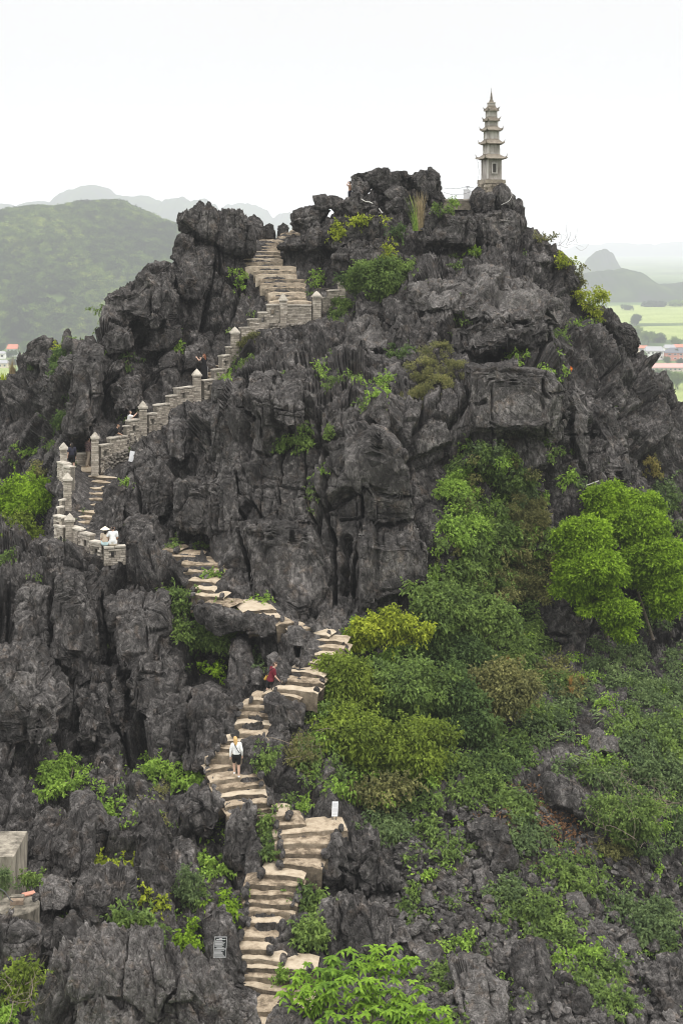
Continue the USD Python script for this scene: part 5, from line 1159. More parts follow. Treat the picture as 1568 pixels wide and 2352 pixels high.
SHRUBS = [
 # summit and upper slopes
 (845,507,42,15,'yellow-green shrub on the edge of the broad summit block','leaf_lime','mid','drape',dict(Y=99.2,cover=0.9)),
 (772,527,22,18,'small yellow-green shrub hanging left of the summit block','leaf_lime','mid','hang',dict(Y=99.2,cover=0.9)),
 (912,532,22,16,'dark green shrub in the cleft left of the great grey boulder','leaf_deep','mid','drape',dict(Y=98.6,cover=0.9)),
 (1018,481,38,13,'rounded green shrub on top of the great grey boulder','leaf_green','small','drape',dict(Y=98.6)),
 (1045,463,10,9,'tiny green bush by the ledge left of the pagoda','leaf_fresh','small','drape',dict(Y=101.5,cover=0.9)),
 (1087,577,14,8,'small bright fern under the pagoda boulder','leaf_vivid','small','drape',dict(Y=98.2,cover=0.8)),
 (894,580,14,18,'thin yellow shrub above the large bush by the upper stairs','leaf_lime','mid','hang',dict(Y=97.2,cover=0.5)),
 (878,640,85,58,'large green bush right of the upper stairs','leaf_green','mid','ball',dict(n=22,Y=95.5,cover=1.5)),
 (778,715,36,34,'green bush right of the platform parapet','leaf_green','small','drape',dict(cover=1.4)),
 (800,655,24,26,'leafy green bush over the small pillar cap','leaf_deep','small','drape',dict(Y=96.4)),
 (730,637,16,18,'small bush among boulders right of the upper stairs','leaf_fresh','mid','drape',dict(cover=0.9)),
 (546,647,20,26,'small bush left of the upper stairs','leaf_fresh','small','hang',dict(cover=0.9)),
 (972,626,30,14,'low green tuft at the foot of the great grey boulder','leaf_green','small','drape',dict(cover=0.6)),
 (1046,610,16,10,'small green tuft on the pale gravel below the great boulders','leaf_green','small','drape',dict(cover=0.6)),
 (1300,597,28,14,'yellow-green bush on the right shoulder of the summit','leaf_lime','mid','drape',dict(Y=98.5)),
 (1336,622,12,28,'dark creeper hanging from the right shoulder','leaf_olive','small','hang',dict(Y=98.6,cover=0.8)),
 (1366,690,38,36,'feathery light green bush leaning out over the plain on the right','leaf_lime','mid','ball',dict(Y=98.6,cover=0.55,n=12)),
 (1330,650,14,30,'brownish green bush behind the feathery bush on the right','leaf_olive','small','hang',dict(Y=99.0,cover=0.8)),
 (1256,545,32,12,'sparse shrub on the skyline right of the pagoda boulder','leaf_olive','small','drape',dict(Y=99.6,cover=0.7)),
 (1345,745,32,18,'fresh green bush above the smooth pale boulder','leaf_fresh','small','drape',dict(cover=1.2)),
 (1306,758,22,22,'dull green bush left of the smooth pale boulder','leaf_green','small','drape',dict(cover=0.8)),
 (1048,735,22,56,'narrow creeper running down the bulging rock band','leaf_green','small','hang',dict(cover=1.0)),
 (1165,765,24,36,'bushy creeper over the overhanging ledge, upper one','leaf_fresh','small','hang',dict(cover=1.2)),
 (1188,815,28,24,'bushy creeper under the overhanging ledge','leaf_fresh','small','drape',dict(cover=1.0)),
 (1276,835,24,36,'bright creeper left of the orange cloth','leaf_fresh','small','hang',dict(cover=1.2)),
 (1262,765,20,12,'small creeper at the right end of the ledge','leaf_green','small','drape',dict(cover=0.8)),
 (920,790,32,48,'dark green creeper on the cliff left of the olive tree','leaf_deep','small','hang',dict(cover=1.3)),
 (860,885,40,30,'trailing light green vine above the leaning rock','leaf_fresh','small','hang',dict(cover=0.9)),
 (880,915,10,44,'vine hanging down the leaning rock','leaf_fresh','small','hang',dict(cover=1.0)),
 (826,935,22,20,'dark green patch left of the leaning rock','leaf_green','small','drape',dict()),
 (795,845,30,30,'straggling green vine on the ledge above the cliff','leaf_green','small','hang',dict(cover=0.9)),
 (740,842,26,24,'light green tuft on the ledge above the cliff','leaf_fresh','small','drape',dict(cover=0.6)),
 (765,875,24,14,'low green mat on the ledge edge','leaf_green','small','drape',dict(cover=0.7)),
 (578,780,28,28,'olive bush right of the turning pillar','leaf_olive','tiny','ball',dict(cover=1.3)),
 (560,830,34,28,'green bush below the turning pillar','leaf_green','small','drape',dict(cover=1.4)),
 (520,862,24,15,'light green bush beside the landing of the woman in black','leaf_fresh','small','drape',dict(cover=1.2)),
 (300,830,34,24,'dark green plants in the hollow of the left rock wall','leaf_deep','small','drape',dict()),
 (408,798,24,11,'broad-leaved little plant on the rock above the path','leaf_fresh','broad','drape',dict(cover=0.8)),
 # left ridge
 (240,732,20,28,'wispy green branch sticking out of the left skyline','leaf_green','mid','hang',dict(Y=93.5,cover=0.5)),
 (142,890,34,92,'tall dark green bush in the cleft left of the sheer wall','leaf_deep','small','hang',dict(n=22,cover=1.5)),
 (146,805,16,20,'yellow bush right of the square rock stump','leaf_lime','mid','drape',dict(Y=96.5)),
 (162,785,20,9,'green sprig above the yellow bush on the left ridge','leaf_fresh','small','drape',dict(Y=96.2)),
 (60,1030,36,22,'green bush among the pinnacles left of the stairs','leaf_fresh','small','drape',dict(cover=1.3)),
 (112,1022,18,14,'small bush left of the uppermost left pillar','leaf_green','small','drape',dict(cover=0.9)),
 (18,1062,20,10,'low plants at the left edge below the far ridge','leaf_green','small','drape',dict()),
 (165,1030,14,10,'small bush behind the landing parapet','leaf_fresh','small','drape',dict(Y=86.5,cover=0.8)),
 (70,1150,76,70,'big bright green bush at the left edge','leaf_vivid','mid','ball',dict(Y=84,n=26,cover=1.5)),
 (45,1235,60,60,'yellow-green lower part of the bushes at the left edge','leaf_yellow','mid','ball',dict(Y=82,n=20,cover=1.4)),
 (100,1090,34,32,'pale flowering shrub behind the big bright green bush','leaf_olive','small','ball',dict(Y=86,cover=1.2)),
 (12,1290,26,24,'dark bush in the corner under the left edge bushes','leaf_green','small','drape',dict(Y=77)),
 # cliff centre
 (690,1005,34,34,'green creeper in the middle of the cliff','leaf_green','small','hang',dict(cover=1.1)),
 (755,985,10,24,'thin creeper right of the central cliff creeper','leaf_green','small','hang',dict(cover=0.8)),
 (740,1083,20,8,'small mat of leaves on a cliff ledge','leaf_fresh','small','drape',dict(cover=0.8)),
 (710,1142,14,34,'faded green tuft on the lower cliff','leaf_green','tiny','hang',dict(cover=0.8)),
 (642,1022,12,14,'small tuft left of the central cliff creeper','leaf_green','small','drape',dict(cover=0.8)),
 (290,1108,9,9,'small bush at the right of the western stairs','leaf_fresh','small','drape',dict()),
 (455,1255,22,12,'low plants at the cliff foot above the stairs','leaf_green','small','drape',dict(cover=0.6)),
 (402,1250,12,14,'small plant beside the squarish boulder','leaf_green','small','drape',dict()),
 (485,1322,18,8,'little plant at the right edge of the stairs','leaf_fresh','small','drape',dict()),
 (600,1385,32,14,'small bush above the bend of the stairs','leaf_fresh','small','drape',dict(cover=1.0)),
 # shrubs of the lower left
 (420,1385,50,44,'green shrub left of the stairs below the cliff','leaf_green','mid','drape',dict(cover=1.5)),
 (480,1445,92,56,'wide green thicket left of the bend of the stairs','leaf_green','mid','drape',dict(cover=1.3,n=24)),
 (545,1425,50,40,'creeping shrub with yellow tips near the bend of the stairs','leaf_olive','small','drape',dict(cover=0.9)),
 (490,1540,38,20,'bright little shrub below the wide thicket','leaf_vivid','mid','drape',dict(cover=1.2)),
 (400,1425,22,14,'shrub with reddish tips at the left of the wide thicket','leaf_russet','small','drape',dict(cover=0.8)),
 (585,1520,16,34,'pale leafy shrub behind the dark column','leaf_grey','mid','hang',dict()),
 (635,1545,12,12,'small plant left of the man in red','leaf_green','small','drape',dict(cover=0.8)),
 (140,1790,78,44,'light green shrub in the lower left, left one of a pair','leaf_fresh','mid','drape',dict(cover=1.6,n=22)),
 (245,1845,52,36,'light green shrub hanging below the peaked rock','leaf_fresh','mid','drape',dict(cover=1.6)),
 (368,1758,46,34,'light green shrub below the lower left crag','leaf_fresh','mid','drape',dict(cover=1.5)),
 (430,1795,50,28,'light green shrub beside the stairs left of the white-topped woman','leaf_fresh','mid','drape',dict(cover=1.3)),
 (360,1850,34,50,'thin olive brush among the lower left rocks','leaf_olive','tiny','hang',dict(cover=0.7)),
 (262,2010,60,44,'yellow-green shrub beside the leaning pinnacle','leaf_lime','mid','drape',dict(cover=1.3)),
 (325,2035,44,34,'yellow-green shrub at the foot of the leaning pinnacle','leaf_lime','mid','hang',dict(cover=1.3)),
 (362,2075,14,28,'small bright shrub right of the leaning pinnacle','leaf_lime','mid','hang',dict()),
 (310,2130,62,42,'green shrub with pointed leaves above the foreground ridge','leaf_green','broad','ball',dict(cover=1.2)),
 (312,2185,58,34,'dark pointed-leaved shrub behind the foreground ridge','leaf_green','broad','drape',dict(cover=1.2)),
 (232,2178,34,24,'bright shrub left of the pointed-leaved shrub','leaf_fresh','small','drape',dict(cover=1.4)),
 (425,2035,40,44,'grey green feathery shrub in the lower middle','leaf_grey','tiny','ball',dict(cover=1.5)),
 (425,1965,46,22,'fresh green shrub in a hollow left of the lower stairs','leaf_fresh','mid','drape',dict(cover=1.3)),
 (490,2000,48,30,'bright shrub beside the narrow rock at the lower stairs','leaf_fresh','mid','drape',dict(cover=1.3)),
 (520,2085,40,34,'bright round-leaved shrub left of the lower stairs','leaf_vivid','mid','drape',dict(cover=1.5)),
 (432,2160,38,40,'bright round-leaved shrub left of the black notice board','leaf_vivid','mid','drape',dict(cover=1.6)),
 (470,2060,24,30,'shaded shrub between the bright lower shrubs','leaf_green','small','drape',dict()),
 (610,1925,25,50,'upright bush between rocks left of the broad steps','leaf_green','mid','hang',dict(cover=1.5,n=14)),
 (705,2075,42,46,'dense green bush right of the lower stairs, upper one','leaf_green','mid','ball',dict(cover=1.6,Y=55.6)),
 (712,2150,48,44,'dense green bush right of the lower stairs, lower one','leaf_green','mid','ball',dict(cover=1.6,Y=54.2)),
 (742,1958,22,26,'bush on the right edge of the broad steps','leaf_green','mid','drape',dict(cover=1.2)),
 (765,1985,26,14,'low leafy plant right of the broad steps','leaf_fresh','mid','drape',dict()),
 (668,1845,16,14,'small plant where the stairs bend near the white notice','leaf_green','small','drape',dict()),
 (700,1850,10,18,'plant at the foot of the rock left of the white notice','leaf_fresh','small','hang',dict()),
 (605,1745,36,34,'green bush right of the white-topped woman','leaf_green','small','drape',dict(cover=1.4)),
 (690,1735,62,56,'thin twiggy olive bush right of the stairs','leaf_olive','tiny','ball',dict(cover=0.9,n=16,Y=62.5)),
 # the great thicket and the climbers
 (885,1446,112,46,'bright yellow-green bush at the cliff foot beside the stair bend','leaf_lime','mid','ball',dict(Y=69.5,n=24,cover=1.6)),
 (800,1570,92,72,'yellow-green thicket beside the stairs, upper left part','leaf_yellow','mid','ball',dict(Y=66.5,n=26,cover=1.5)),
 (800,1700,96,86,'yellow-green thicket beside the stairs, lower left part','leaf_yellow','mid','ball',dict(Y=64,n=26,cover=1.5)),
 (935,1580,96,84,'green and yellow thicket in the middle of the slope','leaf_green','mid','ball',dict(Y=67,n=26,cover=1.5)),
 (940,1730,110,84,'speckled thicket above the scree','leaf_yellow','mid','ball',dict(Y=64,n=26,cover=1.5)),
 (880,1815,110,36,'lower fringe of the thicket above the white notice','leaf_olive','mid','ball',dict(Y=61.8,n=20,cover=1.3)),
 (1060,1640,70,110,'dark leafy thicket in the middle of the slope','leaf_deep','mid','ball',dict(Y=67,n=26,cover=1.5)),
 (1040,1500,80,50,'deep green bush under the climbers','leaf_deep','mid','ball',dict(Y=71,n=20,cover=1.5)),
 (1010,1400,74,60,'glossy green climber at the cliff foot','leaf_green','broad','ball',dict(Y=71.5,n=20,cover=1.4)),
 (1110,1420,80,56,'dense green climber at the foot of the right cliff','leaf_green','mid','ball',dict(Y=73,n=22,cover=1.5)),
 (1080,1310,80,62,'broad-leaved climber on the cliff','leaf_green','broad','drape',dict(n=24,cover=1.4)),
 (1065,1210,60,56,'light tipped climber on the cliff','leaf_fresh','mid','drape',dict(n=20,cover=1.4)),
 (1055,1120,44,46,'upper left climber on the cliff','leaf_fresh','small','drape',dict(n=16,cover=1.3)),
 (1118,1045,60,34,'grey green domed climber high on the cliff','leaf_grey','small','drape',dict(n=18,cover=1.5)),
 (1068,1010,12,34,'thin sprig above the domed climber','leaf_fresh','small','hang',dict()),
 (1195,1120,48,50,'pale climber right of the domed climber','leaf_grey','small','drape',dict(n=16,cover=1.2)),
 (1215,1190,56,56,'dry olive climber on the right cliff','leaf_olive','tiny','drape',dict(n=18,cover=1.3)),
 (1150,1220,50,56,'leafy patch between the climbers','leaf_green','mid','drape',dict(n=16,cover=1.2)),
 (1190,1320,60,60,'hanging mixed foliage under the dry olive climber','leaf_olive','small','hang',dict(n=20,cover=0.9)),
 (1260,1040,14,24,'little creeper in the dark cleft','leaf_green','small','hang',dict(cover=0.8)),
 (1295,1050,22,24,'green creeper right of the dark cleft','leaf_green','small','hang',dict(cover=0.9)),
 (1300,1105,20,14,'round-leaved creeper in the cleft above the bright trees','leaf_fresh','broad','drape',dict(cover=0.9)),
 (1335,1105,20,16,'small pale bush above the bright trees','leaf_grey','mid','drape',dict(cover=0.8)),
 (1245,1150,10,30,'sprig on the cliff right of the pale climber','leaf_fresh','small','hang',dict(cover=0.8)),
 (1505,1075,24,32,'reddish tinged bush on the right cliff','leaf_russet','small','hang',dict(cover=1.2)),
 (1530,1140,30,60,'pale bush hanging on the right cliff edge','leaf_grey','mid','hang',dict(cover=1.2,n=14)),
 (1555,1190,22,60,'green bush at the right edge above the bright trees','leaf_green','mid','hang',dict(cover=1.2,n=12)),
 (1495,1400,34,50,'grey leafed bush under the right bright tree','leaf_grey','mid','hang',dict(cover=1.1)),
 (1190,1495,110,40,'mixed green bushes under the rock shelf','leaf_green','mid','drape',dict(n=24,cover=1.3)),
 (1160,1590,90,70,'bushes with scattered yellow leaves in the middle right','leaf_olive','mid','ball',dict(Y=68.5,n=22,cover=1.3)),
 (1270,1560,70,50,'dull green bushes among brown rocks','leaf_olive','small','drape',dict(n=18,cover=1.0)),
 (1250,1660,70,50,'dull bushes around the long-leaved plants','leaf_grey','mid','drape',dict(n=18,cover=1.1)),
 (1140,1740,80,50,'deep green undergrowth below the thicket','leaf_deep','mid','drape',dict(n=20,cover=1.1)),
 (1440,1500,70,34,'grey green bushes along the cliff foot on the right','leaf_grey','small','drape',dict(n=18,cover=1.2)),
 (1500,1590,70,50,'green ground bushes on the right slope','leaf_grey','small','drape',dict(n=20,cover=1.2)),
 (1440,1660,60,40,'green ground bushes left of the right edge','leaf_green','small','drape',dict(n=18,cover=1.1)),
 (1530,1690,50,60,'dark leafy bush at the right edge','leaf_green','mid','drape',dict(n=18,cover=1.3)),
 (1490,1760,80,50,'wide grey green bush on the right slope','leaf_grey','mid','drape',dict(n=22,cover=1.4)),
 (1345,1600,40,30,'small bushes among brown rocks','leaf_grey','small','drape',dict(cover=0.8)),
 (1370,1770,50,34,'bush above the brushwood','leaf_green','mid','drape',dict(cover=1.1)),
 (1440,1880,80,70,'tangled bush in the brushwood on the right','leaf_green','small','ball',dict(Y=63,n=20,cover=0.9)),
 (1545,1870,34,90,'climber at the right edge beside the brushwood','leaf_grey','small','drape',dict(n=16,cover=1.2)),
 (1400,1950,60,30,'lower fringe of the brushwood','leaf_olive','small','drape',dict(n=14,cover=0.8)),
 (1110,1810,56,42,'green bush above the split boulder','leaf_green','mid','drape',dict(n=16,cover=1.1)),
 (1170,1850,60,40,'green bush left of the fallen brown leaves','leaf_green','mid','drape',dict(n=16,cover=1.0)),
 # ground shrubs on the scree
 (885,1905,52,44,'leafy green mound at the top of the scree','leaf_grey','mid','drape',dict(n=18,cover=1.5)),
 (985,1905,44,30,'green patch right of the leafy mound','leaf_green','mid','drape',dict(cover=1.2)),
 (1035,1950,52,30,'low green patch under the split boulder','leaf_green','mid','drape',dict(cover=1.3)),
 (970,2012,34,18,'yellowish green mat on the scree','leaf_fresh','small','drape',dict(cover=1.1)),
 (940,2080,30,44,'green mat among dark stones on the left scree','leaf_green','small','drape',dict(cover=0.9)),
 (1210,1925,50,46,'green bush right of the split boulder','leaf_grey','mid','drape',dict(n=16,cover=1.1)),
 (1290,1985,50,34,'green patch below the fallen leaves','leaf_green','mid','drape',dict(n=14,cover=1.1)),
 (1340,2030,64,38,'wide green patch on the upper right scree','leaf_green','mid','drape',dict(n=18,cover=1.2)),
 (1170,2060,44,34,'green patch in the centre of the scree','leaf_grey','mid','drape',dict(n=14,cover=1.2)),
 (1230,2090,60,40,'large leafy patch in the centre of the scree','leaf_green','mid','drape',dict(n=18,cover=1.4)),
 (1270,2140,60,44,'leafy patch below the large leafy patch','leaf_green','mid','drape',dict(n=18,cover=1.4)),
 (1330,2195,60,34,'bright leafy patch left of the pale pair of stones','leaf_fresh','mid','drape',dict(n=16,cover=1.4)),
 (1220,2170,24,40,'narrow patch of leaves on the scree','leaf_green','small','drape',dict(cover=1.0)),
 (1440,2090,60,30,'soft green patch on the right scree','leaf_grey','mid','drape',dict(n=16,cover=1.3)),
 (1500,2120,64,52,'wide soft green patch near the right edge','leaf_grey','mid','drape',dict(n=22,cover=1.4)),
 (1530,2190,36,30,'green patch at the right edge','leaf_green','small','drape',dict(cover=1.2)),
 (1370,2250,80,50,'spreading green patch on the lower right scree','leaf_green','mid','drape',dict(n=20,cover=1.1)),
 (1420,2310,60,34,'green patch near the bottom right','leaf_green','mid','drape',dict(n=14,cover=1.1)),
 (1020,2255,50,40,'green patch left of the largest pale boulder','leaf_green','mid','drape',dict(n=14,cover=1.0)),
 (1000,2180,26,20,'small bright patch above the largest pale boulder','leaf_fresh','small','drape',dict(cover=1.1)),
 (1060,2160,34,22,'small patch of leaves in the lower scree','leaf_fresh','small','drape',dict(cover=1.0)),
 (1100,2335,60,18,'leaves under the largest pale boulder','leaf_green','mid','drape',dict(cover=1.1)),
 (1150,2130,24,30,'thin green mat left of the large leafy patch','leaf_green','small','drape',dict(cover=0.9)),
 (12,2025,26,40,'feathery green bush at the left edge beside the concrete block','leaf_grey','fine','drape',dict(Y=51.5,cover=1.5)),
 (50,2255,56,60,'thin yellowish bush with bare twigs at the left edge','leaf_yellow','small','ball',dict(Y=47.5,cover=0.6,n=14)),
 (8,2335,10,12,'leafy sprig in the bottom left corner','leaf_fresh','mid','drape',dict(Y=46.5)),
 (70,2020,22,12,'weeds on the rubble beside the concrete block','leaf_green','small','drape',dict(Y=53.5,cover=0.8)),
 (540,2188,16,8,'tuft beside the steps right of the black notice board','leaf_fresh','small','drape',dict()),
 (650,2240,12,10,'tuft in the middle of the lowest steps','leaf_fresh','small','drape',dict(Y=51.8)),
]
for (u, v, ru, rv, lab, m, lf, mode, kw) in SHRUBS:
    shrub(u, v, ru, rv, lab, m, lf, mode, **kw)

# trees
def tree(label, lobes_uv, root_uv, m, leaf, cover=1.6, trunk=0.09, name='tree', asp=0.5):
    rng = np.random.default_rng(int(root_uv[0] * 3 + root_uv[1]))
    lobes = []
    for (u, v, ru, rv, Y) in lobes_uv:
        s = px(Y)
        lobes.append((at(u, v, Y), np.array([ru * s, min(ru, rv) * s * 0.9, rv * s])))
    root = at(*root_uv)
    t = thing(name, label, 'tree', root)
    fine = []
    for c, r in lobes:                      # each lobe breaks up into rounded pads of leaves
        k = int(np.clip(r[0] * r[2] * 22, 20, 60))
        for i in range(k):
            d = rng.normal(size=3); d[2] += 0.35; d[1] -= 0.35; d /= np.linalg.norm(d)
            pr = rng.uniform(0.20, 0.36) * min(r[0], r[2])
            fine.append((c + d * r * 0.78, np.array([pr * 1.35, pr * 1.1, pr * 0.75])))
    V, F = crown(fine, leaf, rng, cover, top=0.6, aspect=asp, droop=0.12)
    obj('crown', (V - root, F), m, t)
    ms = [tube(root - root + np.linspace(0, 1, 7)[:, None] * (lobes[0][0] - root) * 0.8, np.linspace(trunk, trunk * 0.5, 7), 7)]
    obj('trunk', ms[0], 'bark', t, smooth=True)
    fork = (lobes[0][0] - root) * 0.35
    for c, r in lobes:
        SV, SF = stems([c - root], fork, trunk * 0.55, rng)
        obj('limb', (SV, SF), 'bark', t, smooth=True)
    return t
tree('bright green tree with rounded pads of leaves against the right cliff, left one', [(1340,1240,62,52,76.5),(1360,1310,72,52,75.6),(1310,1330,44,58,76.2),(1365,1375,56,40,75.8),(1420,1420,44,42,75.8),(1430,1455,26,22,75.6)], (1395,1465,77.6), 'leaf_vivid', 0.19, 1.9)
tree('bright green tree with rounded pads of leaves against the right cliff, right one', [(1395,1150,52,42,80),(1460,1165,62,40,80.5),(1470,1215,66,46,79.2),(1400,1200,48,44,79.6),(1500,1280,66,60,78.6),(1530,1360,46,66,78),(1455,1310,40,44,78.6)], (1500,1470,79.4), 'leaf_vivid', 0.19, 1.9)
tree('thin olive brown tree growing out of the cliff', [(1000,805,46,22,83.5),(1040,850,40,26,83),(970,850,42,30,82.6),(1000,895,50,34,81.6),(950,920,36,26,81.2),(1010,945,30,22,80.4)], (940,965,82.2), 'leaf_olive', 0.10, 0.55, 0.05, asp=0.42)

# the large-leaved bush in the bottom foreground: every near leaf is a part
def blade_leaf(p, d, nrm, L, W, rng):
    d = d / np.linalg.norm(d); s = np.cross(d, nrm); s /= np.linalg.norm(s) + 1e-9; up = np.cross(s, d)
    t = np.array([0, 0.18, 0.42, 0.70, 1.0]); w = np.array([0.05, 0.72, 1.0, 0.66, 0.02]) * W * 0.5
    bend = -np.array([0, 0.01, 0.06, 0.17, 0.36]) * L * rng.uniform(0.6, 1.3)
    mid = p + d * (t * L)[:, None] + np.array([0, 0, 1.0]) * bend[:, None]
    l, r = mid + s * w[:, None] + up * (w * 0.35)[:, None], mid - s * w[:, None] + up * (w * 0.35)[:, None]
    V = np.stack([l, mid, r], 1).reshape(-1, 3); F = []
    for i in range(4):
        a = i * 3
        F += [[a, a + 3, a + 4], [a, a + 4, a + 1], [a + 1, a + 4, a + 5], [a + 1, a + 5, a + 2]]
    return V, np.array(F)
rng = np.random.default_rng(21)
big = thing('broadleaf_bush', 'bush of large glossy hanging leaves in the bottom foreground right of the stairs', 'bush', at(850, 2350, 49.5))
b0 = at(850, 2350, 49.5)
allb = []
lobes_uv = [(850,2215,110,42,49.0),(760,2230,80,36,48.6),(700,2275,62,34,48.2),(800,2290,120,50,47.6),(900,2290,90,52,47.6),(960,2330,80,34,47.2),(850,2345,120,36,46.8),(690,2310,52,24,47.6),(880,2190,50,24,49.4)]
for (u, v, ru, rv, Y) in lobes_uv:
    s = px(Y)
    for i in range(int(ru * rv / 88)):
        a, q = rng.uniform(0, 2 * np.pi), math.sqrt(rng.random())
        c = at(u + ru * q * math.cos(a), v + rv * q * math.sin(a) * 0.9, Y - rng.uniform(0, 0.5) * (1.2 - q))
        k = rng.integers(4, 8); a0 = rng.uniform(0, 6.28)
        for j in range(k):
            az = a0 + j * 2 * np.pi / k + rng.normal() * 0.25
            d = np.array([math.cos(az), math.sin(az), rng.uniform(-0.35, 0.35)])
            allb.append((c[1] + rng.uniform(0, 0.15), blade_leaf(c - b0, d, np.array([0, -0.25, 1.0]) + rng.normal(size=3) * 0.2, rng.uniform(0.20, 0.34), rng.uniform(0.085, 0.125), rng)))
allb.sort(key=lambda x: x[0])
for _, mesh_ in allb[:300]:
    obj('leaf', mesh_, 'leaf_glossy', big, smooth=True)
rest = obj('inner_leaves', join([m_ for _, m_ in allb[300:]]), 'leaf_glossy', big, smooth=True)
tag(rest, kind='stuff')
obj('stem', stems([at(u, v, Y) - b0 for (u, v, ru, rv, Y) in lobes_uv], np.zeros(3), 0.035, rng), 'bark', big)

# dry grass, rosettes, seed heads, brushwood, fallen leaves
def blades(root, n, h, spread, rng, lean=(0, 0, 0), w=0.014, curve=0.5):
    ms = []
    for _ in range(n):
        a = rng.uniform(0, 6.28); o = np.array([math.cos(a), math.sin(a), 0]) * spread * rng.random() ** 0.7
        L = h * rng.uniform(0.45, 1.1); d = o * curve / max(spread, 1e-3) * rng.uniform(0.1, 0.6) + np.asarray(lean)
        t = np.linspace(0, 1, 5)[:, None]
        path = root + o * 0.4 + np.array([0, 0, 1.0]) * L * (t - 0.18 * t ** 2 * curve) + d * L * t ** 2
        s = np.array([math.cos(a + 1.57), math.sin(a + 1.57), 0]) * w
        V = np.stack([path - s * (1 - t * 0.9), path + s * (1 - t * 0.9)], 1).reshape(-1, 3)
        F = np.vstack([[[2 * i, 2 * i + 1, 2 * i + 3], [2 * i, 2 * i + 3, 2 * i + 2]] for i in range(4)])
        ms.append((V, F))
    return join(ms)
g0 = at(963, 530, 98.5)
gt = thing('dry_grass', 'tall tuft of dry straw coloured grass on the summit left of the pagoda', 'grass tuft', g0)
obj('dry_blade', blades(np.zeros(3), 150, 2.9, 0.75, rng, w=0.028, curve=0.55), 'straw', gt)
obj('green_blade', blades(np.array([-0.25, -0.1, 0]), 40, 2.6, 0.6, rng, (-0.15, 0, 0), w=0.025), 'leaf_fresh', gt)
for (u, v, Y, n, h, lab, mm) in ((28,858,97.5,70,1.2,'straw coloured grass on the far left ridge','straw'),(70,850,97.8,50,1.3,'green reedy grass beside the square rock stump','leaf_grey'),(8,872,96.8,50,0.7,'yellow grass at the left edge of the far ridge','leaf_lime'),(1300,2280,54.3,60,0.8,'dry grass between the ribbed rocks at the bottom right','straw')):
    q = at(u, v, Y)
    t = thing('grass_tuft', lab, 'grass tuft', q)
    obj('blade', blades(np.zeros(3), n, h, 0.6, rng, w=0.02), mm, t)
for (u, v, lab) in ((1205,1575,'long-leaved rosette plant under the middle bushes'),(1200,1650,'long-leaved plant with yellowed leaves in the middle right'),(1255,1630,'long-leaved plant beside the yellowed one'),(1290,1690,'grey long-leaved plant in the middle right'),(1340,1740,'bright long-leaved plant beside the pale reddish rock'),(1370,1640,'long-leaved plant with orange seed heads above it')):
    Y = ground_depth(u, v) - 0.9
    q = at(u, v + 12, Y)
    t = thing('rosette_plant', lab, 'plant', q)
    for i in range(26):
        az = rng.uniform(0, 6.28); d = np.array([math.cos(az), math.sin(az), rng.uniform(0.1, 0.9)])
        o = np.array([rng.normal() * 0.25, rng.normal() * 0.2, rng.uniform(0, 0.45)])
        obj('leaf', blade_leaf(o, d, np.array([0, -0.3, 1.0]), rng.uniform(0.3, 0.5), rng.uniform(0.06, 0.085), rng), 'leaf_yellow' if (i % 7 == 0) else 'leaf_grey', t, smooth=True)
for (u, v, lab) in ((1166,1512,'orange brown seed head above the rosette plants, left one'),(1193,1512,'orange brown seed head above the rosette plants, second from the left'),(1310,1560,'orange brown seed head among the bushes, third from the left'),(1336,1558,'orange brown seed head among the bushes, rightmost'),(1312,1582,'small orange seed head below two others'),(1158,1545,'small brownish seed head below the leftmost one')):
    Y = ground_depth(u, v) - 1.3
    q = at(u, v + 12, Y)
    t = thing('seed_head', lab, 'seed head', q)
    obj('plume', blades(np.zeros(3), 70, 0.55, 0.22, rng, w=0.012, curve=1.2), 'seed_head', t)
    obj('stalk', tube(np.array([[0, 0.05, -0.8], [0, 0, 0.05]]), [0.02, 0.012], 5), 'bark', t)
def brush(label, spots, n, h, name='brushwood'):
    u, v, Y = spots[0]
    q0 = at(u, v, Y); ms = []
    for _ in range(n):
        u, v, Y = spots[rng.integers(len(spots))]
        p = at(u + rng.normal() * 14, v + rng.normal() * 10, Y - rng.uniform(0, 0.8)) - q0
        d = rng.normal(size=3); d[2] = abs(d[2]) + 0.2; d /= np.linalg.norm(d)
        L = h * rng.uniform(0.4, 1.2); t = np.linspace(0, 1, 6)[:, None]
        path = p + d * L * t + rng.normal(size=3) * 0.22 * L * t * (1 - t) * 3
        path[:, 2] -= 0.5 * L * t[:, 0] ** 2 * rng.random()
        ms.append(tube(path, np.linspace(0.012, 0.004, 6) * rng.uniform(0.6, 1.5), 4))
    t = thing(name, label, 'brushwood', q0)
    obj('twig', join(ms), 'dry_twig', t)
brush('tangle of bare pale branches on the right slope', [(1430,1850,63.2),(1470,1830,63.6),(1500,1880,63),(1400,1900,62.4),(1450,1930,61.8),(1520,1850,63.8),(1430,1780,64.2)], 70, 1.7)
brush('bare twigs over the thin olive bush right of the stairs', [(680,1720,62),(720,1740,62.2),(740,1700,63)], 40, 1.2)
brush('bare twigs of the thin yellowish bush at the left edge', [(40,2270,47.2),(60,2300,46.9),(20,2290,47)], 30, 1.3)
brush('fine bare twigs on the right skyline by the pagoda boulder', [(1290,560,99.6),(1310,570,99.6)], 16, 1.8)
brush('bare twigs on the rock beside the large summit bush', [(862,575,97.4),(880,590,97.2)], 10, 1.3)
rg = np.random.default_rng(8)
n = 1500
uu = 1230 + rg.normal(size=n) * 55; vv = 1880 + rg.normal(size=n) * 34 + (uu - 1230) * 0.35
Pl = np.array([at(u, v, ground_depth(u, v) - 0.06) for u, v in zip(uu, vv)])
